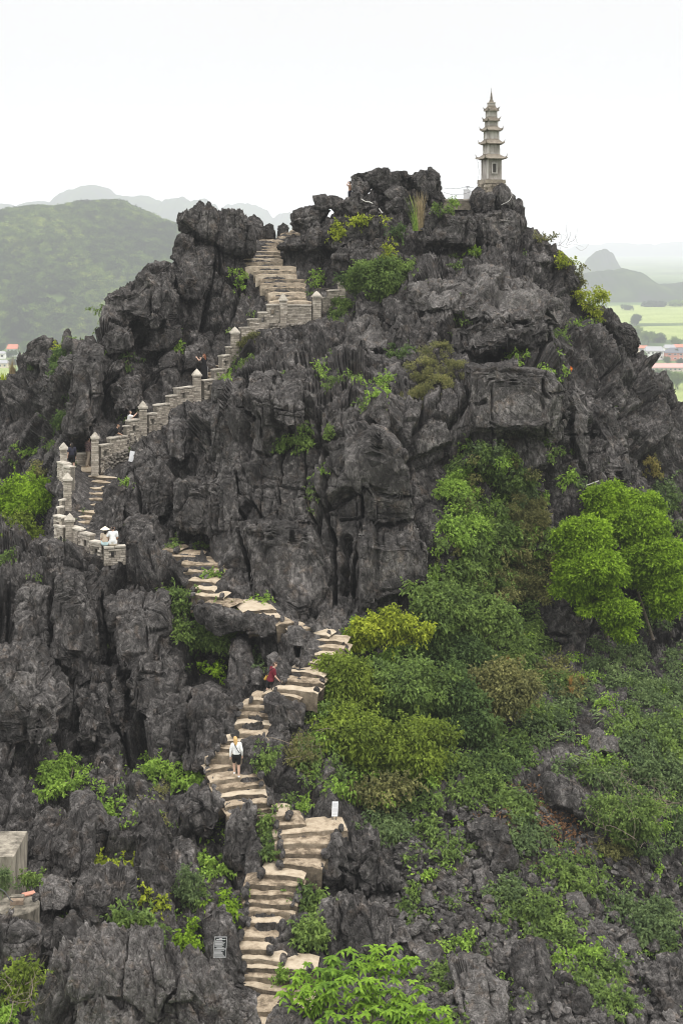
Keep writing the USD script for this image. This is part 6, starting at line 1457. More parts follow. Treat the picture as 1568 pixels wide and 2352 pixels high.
fl = obj('fallen_leaves', leaves(Pl, rg.normal(size=(n, 3)) * [1, 1, 0.3], np.tile([0, -0.5, 1.0], (n, 1)) + rg.normal(size=(n, 3)) * 0.35, rg.uniform(0.14, 0.26, n), rg.uniform(0.05, 0.09, n), rg), 'dry_leaf')
tag(fl, 'fallen brown leaves scattered on the rocks', kind='stuff')

# the undergrowth that closes the slope between the shrubs: nobody could count it
def undergrowth(name, label, poly, count, m, leaf, seed, size=(5, 13), cover=1.0, keep=0.0, proud=0.5):
    rg = np.random.default_rng(seed); poly = np.array(poly, float); sh = shapely.Polygon(poly); shapely.prepare(sh)
    lo_, hi_ = poly.min(0), poly.max(0); lobes = []
    while len(lobes) < count:
        u, v = rg.uniform(lo_, hi_)
        if not sh.contains(shapely.Point(u, v)) or noise(np.array([u / 48, v / 40, seed]), 7) < keep:
            continue
        Y = ground_depth(u, v); s = px(Y); r = rg.uniform(*size) * s
        lobes.append((at(u, v, Y - r * (0.5 + proud * rg.random())), r * np.array([rg.uniform(1, 1.7), 1.0, rg.uniform(.55, .9)])))
    V, F = crown(lobes, LEAF[leaf][0], rg, cover, aspect=LEAF[leaf][1])
    o = obj(name, (V, F), m)
    tag(o, label, kind='stuff')
import shapely
GULLY = [(1000,1430),(985,1330),(1000,1230),(1030,1090),(1080,1010),(1170,1030),(1240,1110),(1262,1230),(1235,1390),(1230,1480),(1000,1480)]
THICKET = [(790,1425),(860,1405),(960,1440),(1240,1470),(1300,1560),(1250,1700),(1180,1800),(1080,1850),(900,1862),(770,1840),(690,1780),(700,1640),(760,1510)]
RIGHT = [(1250,1480),(1600,1480),(1600,1990),(1440,1960),(1330,1860),(1250,1700)]
SCREE = [(840,1890),(1180,1820),(1420,1960),(1600,1990),(1600,2360),(1000,2360),(950,2180),(800,1990)]
undergrowth('undergrowth', 'green creepers filling the gully of the cliff', GULLY, 170, 'leaf_green', 'mid', 1, (7, 16), 1.0)
undergrowth('undergrowth', 'fresh green shoots over the creepers of the gully', GULLY, 90, 'leaf_fresh', 'small', 2, (5, 12), .9, .3, 1.0)
undergrowth('undergrowth', 'olive leaves among the creepers of the gully', GULLY, 60, 'leaf_olive', 'small', 3, (5, 12), .9, .4, 1.0)
undergrowth('undergrowth', 'dark green undergrowth closing the thicket beside the stairs', THICKET, 240, 'leaf_green', 'mid', 4, (9, 20), 1.0, 0, .8)
undergrowth('undergrowth', 'yellow green leaves over the thicket beside the stairs', [(790,1425),(860,1405),(960,1460),(1000,1600),(1010,1800),(900,1862),(770,1840),(690,1780),(700,1640),(760,1510)], 150, 'leaf_fresh', 'mid', 5, (7, 15), 1.0, .2, 2.8)
undergrowth('undergrowth', 'grey green undergrowth of the right slope', RIGHT, 150, 'leaf_grey', 'mid', 6, (7, 17), .95, .42)
undergrowth('undergrowth', 'fresh green undergrowth of the right slope', RIGHT, 90, 'leaf_fresh', 'small', 7, (5, 13), .9, .52)
undergrowth('undergrowth', 'small leafy plants between the stones of the scree', SCREE, 150, 'leaf_green', 'small', 8, (4, 9), .8, .62)
undergrowth('undergrowth', 'fresh green seedlings between the stones of the scree', SCREE, 90, 'leaf_fresh', 'small', 9, (3, 7), .8, .6)
undergrowth('undergrowth', 'small plants rooted in the cracks of the crag', [(180,800),(420,560),(700,560),(1200,560),(1350,720),(1520,960),(1500,1100),(1000,960),(560,900),(300,1050),(380,1250),(480,1420),(420,1900),(60,1900),(20,1340),(130,1290)], 80, 'leaf_green', 'small', 10, (3, 7), .7, .52)
undergrowth('undergrowth', 'light plants among the rocks of the lower left', [(20,1740),(480,1740),(540,1960),(560,2180),(150,2200),(30,1900)], 70, 'leaf_fresh', 'mid', 11, (4, 9), .8, .5)
# rubble too small and too many to pick apart
rg = np.random.default_rng(77)
ms = []
base_ = trimesh.creation.icosphere(1)
bv, bf = np.array(base_.vertices), np.array(base_.faces)
sh = shapely.Polygon(SCREE)
while len(ms) < 1700:
    u, v = rg.uniform((770, 1830), (1600, 2365))
    if not sh.contains(shapely.Point(u, v)) or noise(np.array([u / 60, v / 50, 3.0]), 12) < 0.25:
        continue
    Y = ground_depth(u, v, 3.0); r = rg.uniform(0.05, 0.17) * (1.7 if rg.random() < .15 else 1)
    p = bv.copy()
    for _ in range(5):
        nn = rg.normal(size=3); nn /= np.linalg.norm(nn); q = p @ nn
        p = p - nn * np.maximum(0, q - rg.uniform(.35, .75))[:, None]
    p = p * r * np.array([rg.uniform(.9, 1.7), 1.0, rg.uniform(.6, 1.1)]); a = rg.uniform(-.8, .8)
    p = np.stack([p[:, 0] * math.cos(a) - p[:, 2] * math.sin(a), p[:, 1], p[:, 0] * math.sin(a) + p[:, 2] * math.cos(a)], -1)
    ms.append((p + at(u, v, Y - r * rg.uniform(.2, .9)), bf))
for k, mm in enumerate(('limestone', 'scree_stone')):
    o = obj('rubble', join(ms[k::2]), mm)
    tag(o, ('dark' if k == 0 else 'pale') + ' broken rubble covering the scree slope', kind='stuff')
# ------------------------------------------------------------------ people
def skin(name, c, r=0.5):
    mat(name, {'p': ('principled_bsdf', {'base_color': c, 'roughness': r, 'specular_ior_level': 0.3})}, [])
def cloth(name, c):
    mat(name, {'g': ('geometry', {}), 'n': ('noise_texture', {'scale': 14.0, 'detail': 3.0}), 'r': ('rgb_ramp', {'ramp': [(0.3, tuple(x * 0.82 for x in c)), (0.7, c)]}),
               'b': ('bump', {'strength': 0.4, 'distance': 0.02}), 'p': ('principled_bsdf', {'roughness': 0.85, 'specular_ior_level': 0.2})},
        [('g.position', 'n.vector'), ('n.fac', 'r.fac'), ('r.color', 'p.base_color'), ('n.fac', 'b.height'), ('b.normal', 'p.normal')])
skin('skin_light', (0.55, 0.36, 0.27)); skin('skin_tan', (0.42, 0.26, 0.18))
skin('hair_dark', (0.018, 0.014, 0.012), 0.4); skin('hair_brown', (0.06, 0.035, 0.022), 0.45); skin('hair_blonde', (0.52, 0.33, 0.13), 0.45); skin('hair_auburn', (0.16, 0.055, 0.025), 0.45)
for nm, c in (('white', (0.78, 0.78, 0.77)), ('black', (0.012, 0.012, 0.013)), ('maroon', (0.14, 0.016, 0.026)), ('beige', (0.55, 0.45, 0.35)), ('khaki', (0.26, 0.215, 0.165)), ('pale_blue', (0.50, 0.66, 0.68)), ('cream', (0.62, 0.56, 0.46)), ('navy', (0.03, 0.03, 0.045)), ('mustard', (0.45, 0.28, 0.06)), ('red', (0.4, 0.07, 0.045))):
    cloth(nm + '_cloth', c)
mat('checked_cloth', {'g': ('geometry', {}), 'c': ('checker_texture', {'scale': 22.0, 'color1': (0.03, 0.03, 0.035), 'color2': (0.20, 0.12, 0.11)}), 'p': ('principled_bsdf', {'roughness': 0.85})}, [('g.position', 'c.vector'), ('c.color', 'p.base_color')])
mat('straw_hat', {'p': ('principled_bsdf', {'base_color': (0.74, 0.66, 0.50), 'roughness': 0.8})}, [])
M3 = manifold3d.Manifold
def ball(p, r):
    p = [float(x) for x in p]
    return M3.sphere(float(r), 14).translate(p)
def limb(a, ra, b, rb):
    return M3.batch_hull([ball(a, ra), ball(b, rb)])
def union(ms):
    return M3.batch_boolean(ms, manifold3d.OpType.Add)
def soft(m, edge=0.035, it=6):
    m = m.refine_to_length(edge).to_mesh()
    t = trimesh.Trimesh(m.vert_properties[:, :3], m.tri_verts, process=True)
    trimesh.smoothing.filter_taubin(t, iterations=it)
    return np.array(t.vertices), np.array(t.faces)
STAND = dict(hipL=(-.09, 0, .91), hipR=(.09, 0, .91), kneeL=(-.10, .02, .49), kneeR=(.10, .02, .49), ankL=(-.10, -.01, .08), ankR=(.10, -.01, .08), toeL=(-.11, .15, .035), toeR=(.11, .15, .035),
             waist=(0, 0, 1.05), chest=(0, .01, 1.28), shL=(-.18, 0, 1.40), shR=(.18, 0, 1.40), elL=(-.24, -.03, 1.12), elR=(.24, -.03, 1.12), wrL=(-.25, .06, .88), wrR=(.25, .06, .88),
             neck=(0, .01, 1.47), head=(0, .035, 1.60), face=(0, 1, 0))
def hand(wr, el, side):
    w, e = np.array(wr), np.array(el)
    d = (w - e) / (np.linalg.norm(w - e) + 1e-9)
    s = np.cross(d, [0, 1, 0.2]); s = s / (np.linalg.norm(s) + 1e-9) * side; n = np.cross(d, s)
    ms = [M3.batch_hull([ball(w, .024), ball(w + d * .075 + s * .028, .014), ball(w + d * .08 - s * .028, .014)])]
    for k, (o, L) in enumerate(((-.03, .062), (-.011, .074), (.010, .070), (.029, .055))):
        a = w + d * .08 + s * o; b = a + d * L * .55 + n * .006; c = b + (d * .75 + n * .6) * L * .45
        ms += [limb(a, .0092, b, .0086), limb(b, .0086, c, .0075)]
    a = w + d * .025 - s * .026; b = a + (d * .6 - s * .7) * .038; ms += [limb(a, .012, b, .010), limb(b, .010, b + (d * .9 + n * .2) * .03, .008)]
    return ms
def person(label, at_, yaw, pose=None, scale=1.0, tone='skin_light', hair='hair_dark', hair_style='short', clothes=(), extras=(), group=None):
    J = {k: np.array(v, float) for k, v in {**STAND, **(pose or {})}.items()}
    fc = J['face'] / np.linalg.norm(J['face'])
    h = J['head']
    rt = np.cross(fc, [0, 0, 1]); rt /= np.linalg.norm(rt) + 1e-9; up = np.cross(rt, fc)
    body = [M3.batch_hull([ball(h + up * .035, .082), ball(h + up * .03 - fc * .03, .084), ball(h - up * .075 + fc * .045, .040), ball(h - up * .03 + fc * .03, .066)]),
            limb(h + fc * .085 + up * .005, .012, h + fc * .102 - up * .025, .014), ball(h + rt * .082 - up * .01, .018), ball(h - rt * .082 - up * .01, .018), limb(h + fc * .075 - up * .06 - rt * .015, .012, h + fc * .075 - up * .06 + rt * .015, .012),
            limb(J['neck'] - [0, 0, .05], .058, h - up * .05, .050),
            M3.batch_hull([ball(J['shL'] * .85 + J['chest'] * .15, .062), ball(J['shR'] * .85 + J['chest'] * .15, .062), ball(J['chest'] - [0, 0, .06], .118)]),
            M3.batch_hull([ball(J['chest'] - [0, 0, .06], .118), ball(J['waist'] + [.05, 0, 0], .088), ball(J['waist'] - [.05, 0, 0], .088)]),
            M3.batch_hull([ball(J['waist'] + [.05, 0, 0], .09), ball(J['waist'] - [.05, 0, 0], .09), ball(J['hipL'], .098), ball(J['hipR'], .098)])]
    for s, k in ((-1, 'L'), (1, 'R')):
        body += [limb(J['hip' + k], .088, J['knee' + k], .056), limb(J['knee' + k], .056, J['knee' + k] * .6 + J['ank' + k] * .4, .054), limb(J['knee' + k] * .6 + J['ank' + k] * .4, .054, J['ank' + k], .036),
                 M3.batch_hull([ball(J['ank' + k] - [0, 0, .02], .038), ball(J['toe' + k], .032), ball(J['ank' + k] - [0, 0, .045], .034)]),
                 limb(J['sh' + k], .052, J['el' + k], .040), limb(J['el' + k], .040, J['wr' + k], .027)] + hand(J['wr' + k], J['el' + k], s)
    c, s_ = math.cos(yaw), math.sin(yaw)
    def place(v):
        v = np.asarray(v) * scale
        return np.stack([v[:, 0] * c - v[:, 1] * s_, v[:, 0] * s_ + v[:, 1] * c, v[:, 2]], -1)
    t = thing('person', label, 'person', at_, group)
    def add(name, ms, m, edge=0.035, it=4, parent=None):
        v, f = soft(union(ms), edge, it)
        return obj(name, (place(v), f), m, parent or t, smooth=60)
    b = add('body', body, tone, 0.03, 2)
    eyes = [ball(h + fc * .076 + rt * x + up * .012, .011) for x in (-.032, .032)]
    add('eyes', eyes, 'hair_dark', 0.02, 0, b)
    if hair_style != 'none':
        hs = [M3.batch_hull([ball(h + up * .055 - fc * .022, .084), ball(h + up * .01 - fc * .045, .078), ball(h + up * .075 + fc * .02, .066)])]
        if hair_style == 'long':
            hs += [M3.batch_hull([ball(h - fc * .05, .085), ball(h - fc * .085 - np.array([0, 0, .24]), .075)]), limb(h - fc * .085 - np.array([0, 0, .24]), .075, h - fc * .09 - np.array([0, 0, .36]), .03)]
        if hair_style == 'shoulder':
            hs += [M3.batch_hull([ball(h - fc * .045, .085), ball(h - fc * .075 - np.array([0, 0, .17]), .062)])]
        add('hair', hs, hair, 0.03, 3)
    g = .020
    for kind, m in clothes:
        ms = []
        if kind.startswith('top'):
            ms = [M3.batch_hull([ball(J['shL'] * .85 + J['chest'] * .15, .066 + g), ball(J['shR'] * .85 + J['chest'] * .15, .066 + g), ball(J['chest'] - [0, 0, .06], .122 + g)]),
                  M3.batch_hull([ball(J['chest'] - [0, 0, .06], .122 + g), ball(J['waist'] + [.05, 0, 0], .10 + g), ball(J['waist'] - [.05, 0, 0], .10 + g)])]
            if 'loose' in kind:
                ms.append(M3.batch_hull([ball(J['waist'] + [.05, 0, 0], .10 + g), ball(J['waist'] - [.05, 0, 0], .10 + g), ball(J['hipL'] + [0, 0, .03], .105 + g), ball(J['hipR'] + [0, 0, .03], .105 + g)]))
            for k in 'LR':
                if 'long' in kind:
                    ms += [limb(J['sh' + k], .058 + g, J['el' + k], .046 + g * .6), limb(J['el' + k], .046 + g * .6, J['wr' + k] * .95 + J['el' + k] * .05, .036)]
                elif 'sleeveless' not in kind:
                    ms += [limb(J['sh' + k], .060 + g, J['sh' + k] * .35 + J['el' + k] * .65, .058 + g * .5)]
            nm = 'shirt'
        elif kind in ('shorts', 'trousers', 'wide_trousers'):
            ms = [M3.batch_hull([ball(J['waist'] + [.05, 0, -.06], .098 + g * .5), ball(J['waist'] - [.05, 0, .06], .098 + g * .5), ball(J['hipL'], .106 + g * .5), ball(J['hipR'], .106 + g * .5)])]
            for k in 'LR':
                if kind == 'shorts':
                    ms += [limb(J['hip' + k], .098 + g * .6, J['hip' + k] * .28 + J['knee' + k] * .72, .078 + g * .6)]
                else:
                    w = .085 if kind == 'wide_trousers' else .05
                    ms += [limb(J['hip' + k], .098 + g * .5, J['knee' + k], .062 + g * .5 + (.02 if w > .06 else 0)), limb(J['knee' + k], .062 + g * .5 + (.02 if w > .06 else 0), J['ank' + k] + [0, 0, .03], w)]
            nm = kind.replace('wide_', '')
        elif kind == 'short_skirt':
            ms = [M3.batch_hull([ball(J['waist'] - [0, 0, .04], .12), ball(J['hipL'] * .45 + J['kneeL'] * .55, .12), ball(J['hipR'] * .45 + J['kneeR'] * .55, .12), ball(J['hipL'], .115), ball(J['hipR'], .115)])]; nm = 'skirt'
        elif kind == 'long_skirt':
            ms = [M3.batch_hull([ball(J['waist'], .112), ball(J['hipL'], .115), ball(J['hipR'], .115)]), M3.batch_hull([ball(J['hipL'], .115), ball(J['hipR'], .115), ball(J['ankL'] + [-.05, 0, .08], .10), ball(J['ankR'] + [.05, 0, .08], .10), ball(J['ankR'] + [0, -.1, .08], .08)])]; nm = 'skirt'
        elif kind == 'shoes':
            for k in 'LR':
                ms.append(M3.batch_hull([ball(J['ank' + k] - [0, 0, .03], .045), ball(J['toe' + k], .039), ball(J['ank' + k] - [0, .02, .045], .04)]))
            nm = 'shoes'
        elif kind == 'cap':
            ms = [M3.batch_hull([ball(h + up * .07 - fc * .01, .085), ball(h + up * .05 - fc * .04, .082)]), M3.batch_hull([ball(h + up * .085 + fc * .08 + rt * .05, .012), ball(h + up * .085 + fc * .08 - rt * .05, .012), ball(h + up * .075 + fc * .16, .012)])]; nm = 'cap'
        add(nm, ms, m, 0.03, 3)
    for nm, fn, m in extras:
        add(nm, fn(J, h, fc, rt, up), m, 0.03, 1)
    return t
def strap(a, b, r=.016, n=7, bulge=(0, -.16, 0)):
    """A band over the shoulder: a chain of spheres from a to b bulging off the body."""
    a, b = np.array(a), np.array(b); pts = [a + (b - a) * t + np.array(bulge) * math.sin(math.pi * t) for t in np.linspace(0, 1, n)]
    return [limb(pts[i], r, pts[i + 1], r) for i in range(n - 1)]
def tread_at(u, v, z):
    return at(u, v, (EYE - z) * FOC / (v - V0))
def stair_level(u, v):
    best = min(LOWER, key=lambda q: (0 if q[0] - 8 <= u <= q[2] + 8 else 500) + (abs((q[1] + q[3]) / 2 - v) if (q[1] + q[3]) / 2 >= v - 2 else 400))
    return EYE - ((best[1] + best[3]) / 2 - V0) / FOC * best[4]

z = stair_level(622, 1610)
person('man in a maroon shirt and black shorts stepping up the stairs with a shoulder bag', tread_at(621, 1609, z), -1.15,
       dict(hipL=(-.09, -.02, .90), hipR=(.09, .0, .90), kneeL=(-.10, -.10, .50), ankL=(-.10, -.36, .10), toeL=(-.10, -.20, .04), kneeR=(.10, .26, .62), ankR=(.10, .22, .26), toeR=(.10, .38, .23),
            waist=(0, .03, 1.05), chest=(0, .09, 1.28), shL=(-.19, .12, 1.40), shR=(.19, .10, 1.40), elL=(-.25, .14, 1.10), wrL=(-.22, .28, .90), elR=(.25, .14, 1.12), wrR=(.22, .32, .92), neck=(0, .14, 1.46), head=(0, .22, 1.57), face=(0, .85, -.5)),
       1.02, 'skin_light', 'hair_brown', 'short', (('top loose', 'maroon_cloth'), ('shorts', 'black_cloth'), ('shoes', 'cream_cloth')),
       (('bag_strap', lambda J, h, f, r, u: strap(J['shR'] + [-.05, 0, .08], J['hipL'] + [-.06, -.06, .12], bulge=(0, -.17, .0)), 'black_cloth'),
        ('shoulder_bag', lambda J, h, f, r, u: [M3.batch_hull([ball(J['hipL'] + [-.13, -.14, .02], .07), ball(J['hipL'] + [-.12, -.06, .14], .06)])], 'mustard_cloth')))
z = stair_level(545, 1787)
person('woman with blonde ponytail in a white long-sleeved top and black shorts climbing the stairs', tread_at(543, 1786, z), 0.12,
       dict(kneeL=(-.09, .16, .56), ankL=(-.09, .10, .20), toeL=(-.09, .24, .14), kneeR=(.09, .03, .49), hipL=(-.09, 0, .91), chest=(-.02, .05, 1.28), shL=(-.17, .05, 1.39), shR=(.15, .04, 1.41), elL=(-.25, .03, 1.13), elR=(.22, -.02, 1.14), wrL=(-.25, .05, .88), wrR=(.24, .08, .90), neck=(-.02, .06, 1.46), head=(-.05, .10, 1.58), face=(-.25, .9, -.2)),
       0.99, 'skin_light', 'hair_blonde', 'long', (('top long', 'white_cloth'), ('shorts', 'black_cloth'), ('shoes', 'white_cloth')),
       (('bag_strap', lambda J, h, f, r, u: strap(J['shL'] + [.06, -.02, .07], J['hipR'] + [.05, -.06, .14], bulge=(0, -.13, 0)), 'black_cloth'),))
SIT = dict(hipL=(-.09, 0, .11), hipR=(.09, 0, .11), kneeL=(-.11, .42, .13), kneeR=(.11, .42, .13), ankL=(-.11, .46, -.28), ankR=(.11, .46, -.28), toeL=(-.11, .60, -.33), toeR=(.11, .60, -.33), waist=(0, -.01, .25), chest=(0, .03, .50),
           shL=(-.17, .03, .62), shR=(.17, .03, .62), elL=(-.22, .03, .36), elR=(.22, .03, .36), wrL=(-.12, .22, .22), wrR=(.12, .22, .22), neck=(0, .04, .69), head=(0, .06, .82), face=(0, 1, -.1))
zs = EYE - (1253.5 - V0) / FOC * 74.7
sit = lambda u: np.array([(u - U0) / FOC * 74.75, 74.75, zs + 0.0])
person('woman in conical straw hat and pale blue skirt sitting on the parapet', sit(241.5), 0.25, SIT, 0.96, 'skin_light', 'hair_dark', 'shoulder', (('top', 'beige_cloth'), ('short_skirt', 'pale_blue_cloth')),
       (('conical_hat', lambda J, h, f, r, u: [M3.cylinder(.17, .27, .012, 24).translate([float(x) for x in h + np.array([0, 0, .055])])], 'straw_hat'),))
person('dark-haired man in a white shirt sitting beside the conical hat woman', sit(259), 0.05, {**SIT, 'elL': (-.30, -.02, .38), 'wrL': (-.42, .02, .10), 'waist': (0, -.03, .25)}, 1.1, 'skin_tan', 'hair_dark', 'short', (('top loose', 'white_cloth'), ('trousers', 'cream_cloth')))
zl = EYE - (1080 - V0) / FOC * WESTERN[-1][4]
lp = tread_at(203, 1071, zl)
person('man in a dark checked shirt and khaki trousers on the landing', lp, -0.7, dict(kneeL=(-.12, .10, .50), ankL=(-.14, .16, .08), toeL=(-.15, .32, .04), kneeR=(.11, -.10, .49), ankR=(.13, -.24, .09), toeR=(.13, -.09, .04), elL=(-.25, .0, 1.12), wrL=(-.20, .18, .92)), 1.02, 'skin_tan', 'hair_dark', 'short',
       (('top loose long', 'checked_cloth'), ('wide_trousers', 'khaki_cloth'), ('shoes', 'beige_cloth'), ('cap', 'black_cloth')), (('belly_bag', lambda J, h, f, r, u: [M3.batch_hull([ball(J['waist'] + [-.08, .18, .03], .07), ball(J['waist'] + [.08, .18, .03], .07), ball(J['waist'] + [0, .17, -.06], .06)])], 'black_cloth'),))
person('woman in black top and shorts with a shoulder bag stepping past the upper left pillar', tread_at(165, 1083, zl - 0.1), 0.5, dict(kneeL=(-.10, .2, .56), ankL=(-.10, .14, .18), toeL=(-.10, .28, .14), kneeR=(.10, -.03, .48), ankR=(.10, -.18, .10), toeR=(.10, -.05, .04)), 0.99, 'skin_light', 'hair_dark', 'shoulder',
       (('top', 'navy_cloth'), ('shorts', 'black_cloth'), ('shoes', 'red_cloth')), (('shoulder_bag', lambda J, h, f, r, u: [M3.batch_hull([ball(J['waist'] + [.20, -.06, .06], .08), ball(J['waist'] + [.20, .06, .10], .07), ball(J['waist'] + [.18, -.02, -.12], .07)])], 'black_cloth'),))
LEAN = dict(waist=(0, .04, 1.04), chest=(0, .20, 1.24), shL=(-.18, .26, 1.34), shR=(.18, .24, 1.34), elL=(-.24, .34, 1.10), elR=(.22, .34, 1.10), wrL=(-.12, .50, 1.02), wrR=(.12, .50, 1.02), neck=(0, .30, 1.42), head=(0, .36, 1.54), face=(.2, .9, -.25))
Yp = 85.0
person('man in a black shirt and cap leaning on the parapet', np.array([(257 - U0) / FOC * Yp, Yp, EYE - (974 - V0) / FOC * Yp - 1.66]), -1.25, LEAN, 1.02, 'skin_tan', 'hair_dark', 'short', (('top loose', 'black_cloth'), ('trousers', 'black_cloth'), ('shoes', 'black_cloth'), ('cap', 'black_cloth')),
       (('backpack', lambda J, h, f, r, u: [M3.batch_hull([ball(J['chest'] + [0, -.20, .05], .12), ball(J['waist'] + [0, -.20, .02], .12)])], 'black_cloth'),))
Yp = 86.4
person('dark-haired person in a white top raising a phone by the third pillar', np.array([(297 - U0) / FOC * Yp, Yp, EYE - (943.5 - V0) / FOC * Yp - 1.68]), -1.2, dict(elR=(.26, .20, 1.36), wrR=(.16, .40, 1.52), elL=(-.22, .16, 1.24), wrL=(-.1, .36, 1.12)), 1.0, 'skin_light', 'hair_dark', 'shoulder', (('top', 'white_cloth'), ('trousers', 'black_cloth'), ('shoes', 'black_cloth')),
       (('phone', lambda J, h, f, r, u: [M3.cube([.075, .015, .15], True).translate([float(x) for x in J['wrR'] + np.array([0, .05, .10])])], 'black_cloth'),))
Yp = 92.7
person('woman with long auburn hair and long black skirt by the fifth pillar', np.array([(469 - U0) / FOC * Yp, Yp, EYE - (815 - V0) / FOC * Yp - 1.66]), 0.55, dict(elL=(-.30, .16, 1.30), wrL=(-.34, .36, 1.46), elR=(.22, .20, 1.26), wrR=(.0, .38, 1.40), face=(-.6, .8, .1)), 1.0, 'skin_light', 'hair_auburn', 'long', (('top sleeveless', 'black_cloth'), ('long_skirt', 'black_cloth')),
       (('skirt_stripe', lambda J, h, f, r, u: [limb(J['hipR'] + [.10, -.03, .0], .022, J['ankR'] + [.13, -.02, .1], .022)], 'white_cloth'),))
Yp = 103.2
person('bare-chested person standing behind the left end of the summit rock', np.array([(804 - U0) / FOC * Yp, Yp, EYE - (416 - V0) / FOC * Yp - 1.70]), 0.8, dict(elR=(.30, .05, 1.44), wrR=(.12, .12, 1.60), elL=(-.30, .05, 1.44), wrL=(-.12, .12, 1.60)), 1.0, 'skin_tan', 'hair_dark', 'short', (('shorts', 'navy_cloth'), ('shoes', 'black_cloth')))

# ------------------------------------------------------------------ boards, concrete, litter, wires
mat('white_board', {'p': ('principled_bsdf', {'base_color': (0.74, 0.74, 0.76), 'roughness': 0.5})}, [])
mat('black_board', {'p': ('principled_bsdf', {'base_color': (0.025, 0.027, 0.028), 'roughness': 0.35})}, [])
mat('faded_print', {'p': ('principled_bsdf', {'base_color': (0.42, 0.42, 0.44), 'roughness': 0.6})}, [])
mat('silver_print', {'p': ('principled_bsdf', {'base_color': (0.62, 0.62, 0.62), 'roughness': 0.5})}, [])
mat('cable', {'p': ('principled_bsdf', {'base_color': (0.05, 0.05, 0.05), 'roughness': 0.6})}, [])
mat('pale_pipe', {'p': ('principled_bsdf', {'base_color': (0.50, 0.48, 0.45), 'roughness': 0.6})}, [])
mat('orange_cloth', {'p': ('principled_bsdf', {'base_color': (0.80, 0.20, 0.02), 'roughness': 0.8})}, [])
mat('red_tile', {'p': ('principled_bsdf', {'base_color': (0.42, 0.20, 0.14), 'roughness': 0.8})}, [])
mat('dark_wood', {'p': ('principled_bsdf', {'base_color': (0.045, 0.035, 0.028), 'roughness': 0.7})}, [])
stone_mat('concrete', [(0.25, (0.055, 0.05, 0.04)), (0.42, (0.16, 0.142, 0.115)), (0.58, (0.29, 0.26, 0.21)), (0.85, (0.50, 0.465, 0.40))], 2.8, 0.015, 0.25)
stone_mat('old_brick', [(0.2, (0.06, 0.045, 0.035)), (0.6, (0.20, 0.15, 0.11)), (0.85, (0.30, 0.24, 0.18))], 9.0, 0.02)
X_ = np.array([1.0, 0, 0])
def board(label, u0, v0, u1, v1, Y, tilt, m, lines, print_m, post=True, name='notice_board', frame=None, off=0.0):
    s = px(Y); c = at((u0 + u1) / 2, (v0 + v1) / 2, Y); w, h = (u1 - u0) * s, (v1 - v0) * s
    t = thing(name, label, 'sign', c)
    def pl(x0, x1, z0, z1, y, th):
        v, f = box_mesh([x0, y, z0], [x1, y + th, z1])
        v = v + np.stack([v[:, 2] * math.tan(tilt), v[:, 2] * 0.12, 0 * v[:, 2]], -1)
        return v, f
    p = obj('panel', pl(-w / 2, w / 2, -h / 2, h / 2, 0, 0.025), m, t)
    for (a, b, z, hh) in lines:
        obj('text_line', pl(-w / 2 + w * a, -w / 2 + w * b, h * (0.5 - z) - hh * h, h * (0.5 - z), -0.004, 0.003), print_m, p)
    if frame:
        for x0, x1, z0, z1 in ((-w / 2, w / 2, h / 2 - .012, h / 2), (-w / 2, w / 2, -h / 2, -h / 2 + .012), (-w / 2, -w / 2 + .012, -h / 2, h / 2), (w / 2 - .012, w / 2, -h / 2, h / 2)):
            obj('frame', pl(x0, x1, z0, z1, -0.008, 0.006), frame, t)
    if post:
        for x in (-w * .3, w * .3):
            obj('post', pl(x - .018, x + .018, -h / 2 - 0.7, h / 2 - 0.05, 0.028, 0.03), 'cable', t)
    return t
board('white notice board on the rocks right of the lower stairs', 762, 1843, 776, 1875, ground_depth(769, 1868) - 0.45, 0.06, 'white_board', [(.1, .9, .08 + .085 * k, .022) for k in range(10)], 'faded_print')
rgl = np.random.default_rng(3)
LN = [(.38, .62, .06, .03), (.16, .90, .11, .03)] + [(.06, rgl.uniform(.6, .95), .19 + .037 * k, .016) for k in range(8)] + [(.22, .80, .52, .03), (.06, .95, .57, .03)] + [(.06, rgl.uniform(.55, .95), .65 + .04 * k, .016) for k in range(8)]
board('black notice board with lines of white print left of the lowest steps', 491, 2154, 520, 2199, ground_depth(505, 2190) - 1.7, 0.05, 'black_board', LN, 'silver_print', frame='silver_print')
Yt = 83.4
tp = np.array([(299,1035),(312.5,1038),(306,1047),(310,1054),(308,1063),(295,1059)], float)
c = at(303, 1049, Yt); q = at(tp[:, 0], tp[:, 1], Yt) - c
import shapely
ex = trimesh.creation.extrude_polygon(shapely.Polygon(q[:, [0, 2]]), 0.02, engine='earcut')
v = np.array(ex.vertices); v = np.stack([v[:, 0], v[:, 2], v[:, 1]], -1)
tb = thing('torn_board', 'torn white board leaning on the rock below the notched parapet', 'sign', c)
obj('panel', (v, np.array(ex.faces)[:, ::-1]), 'white_board', tb)
t = thing('signboard', 'white signboard on a pole on the summit left of the pagoda', 'sign', at(1072, 458, 104.6))
s_ = px(104.6)
obj('panel', box_mesh([-8.5 * s_, -0.02, 1 * s_], [8 * s_, 0.02, 24 * s_]), 'white_board', t)
obj('pole', tube(np.array([[0.05, 0.04, -0.4], [0.05, 0.04, 31 * s_]]), 0.03, 6), 'cable', t)
obj('cross_bar', tube(np.array([[-.12, 0.04, 30 * s_], [.2, 0.04, 30.5 * s_]]), 0.02, 5), 'cable', t)
t = thing('ledge_wall', 'low stone ledge wall on the summit between the dry grass and the pagoda', 'wall', at(1050, 466, 104.2))
s_ = px(104.2)
obj('wall_block', box_mesh([-32 * s_, -0.15, -0.5], [34 * s_, 0.15, 6 * s_]), 'plinth_stone', t)
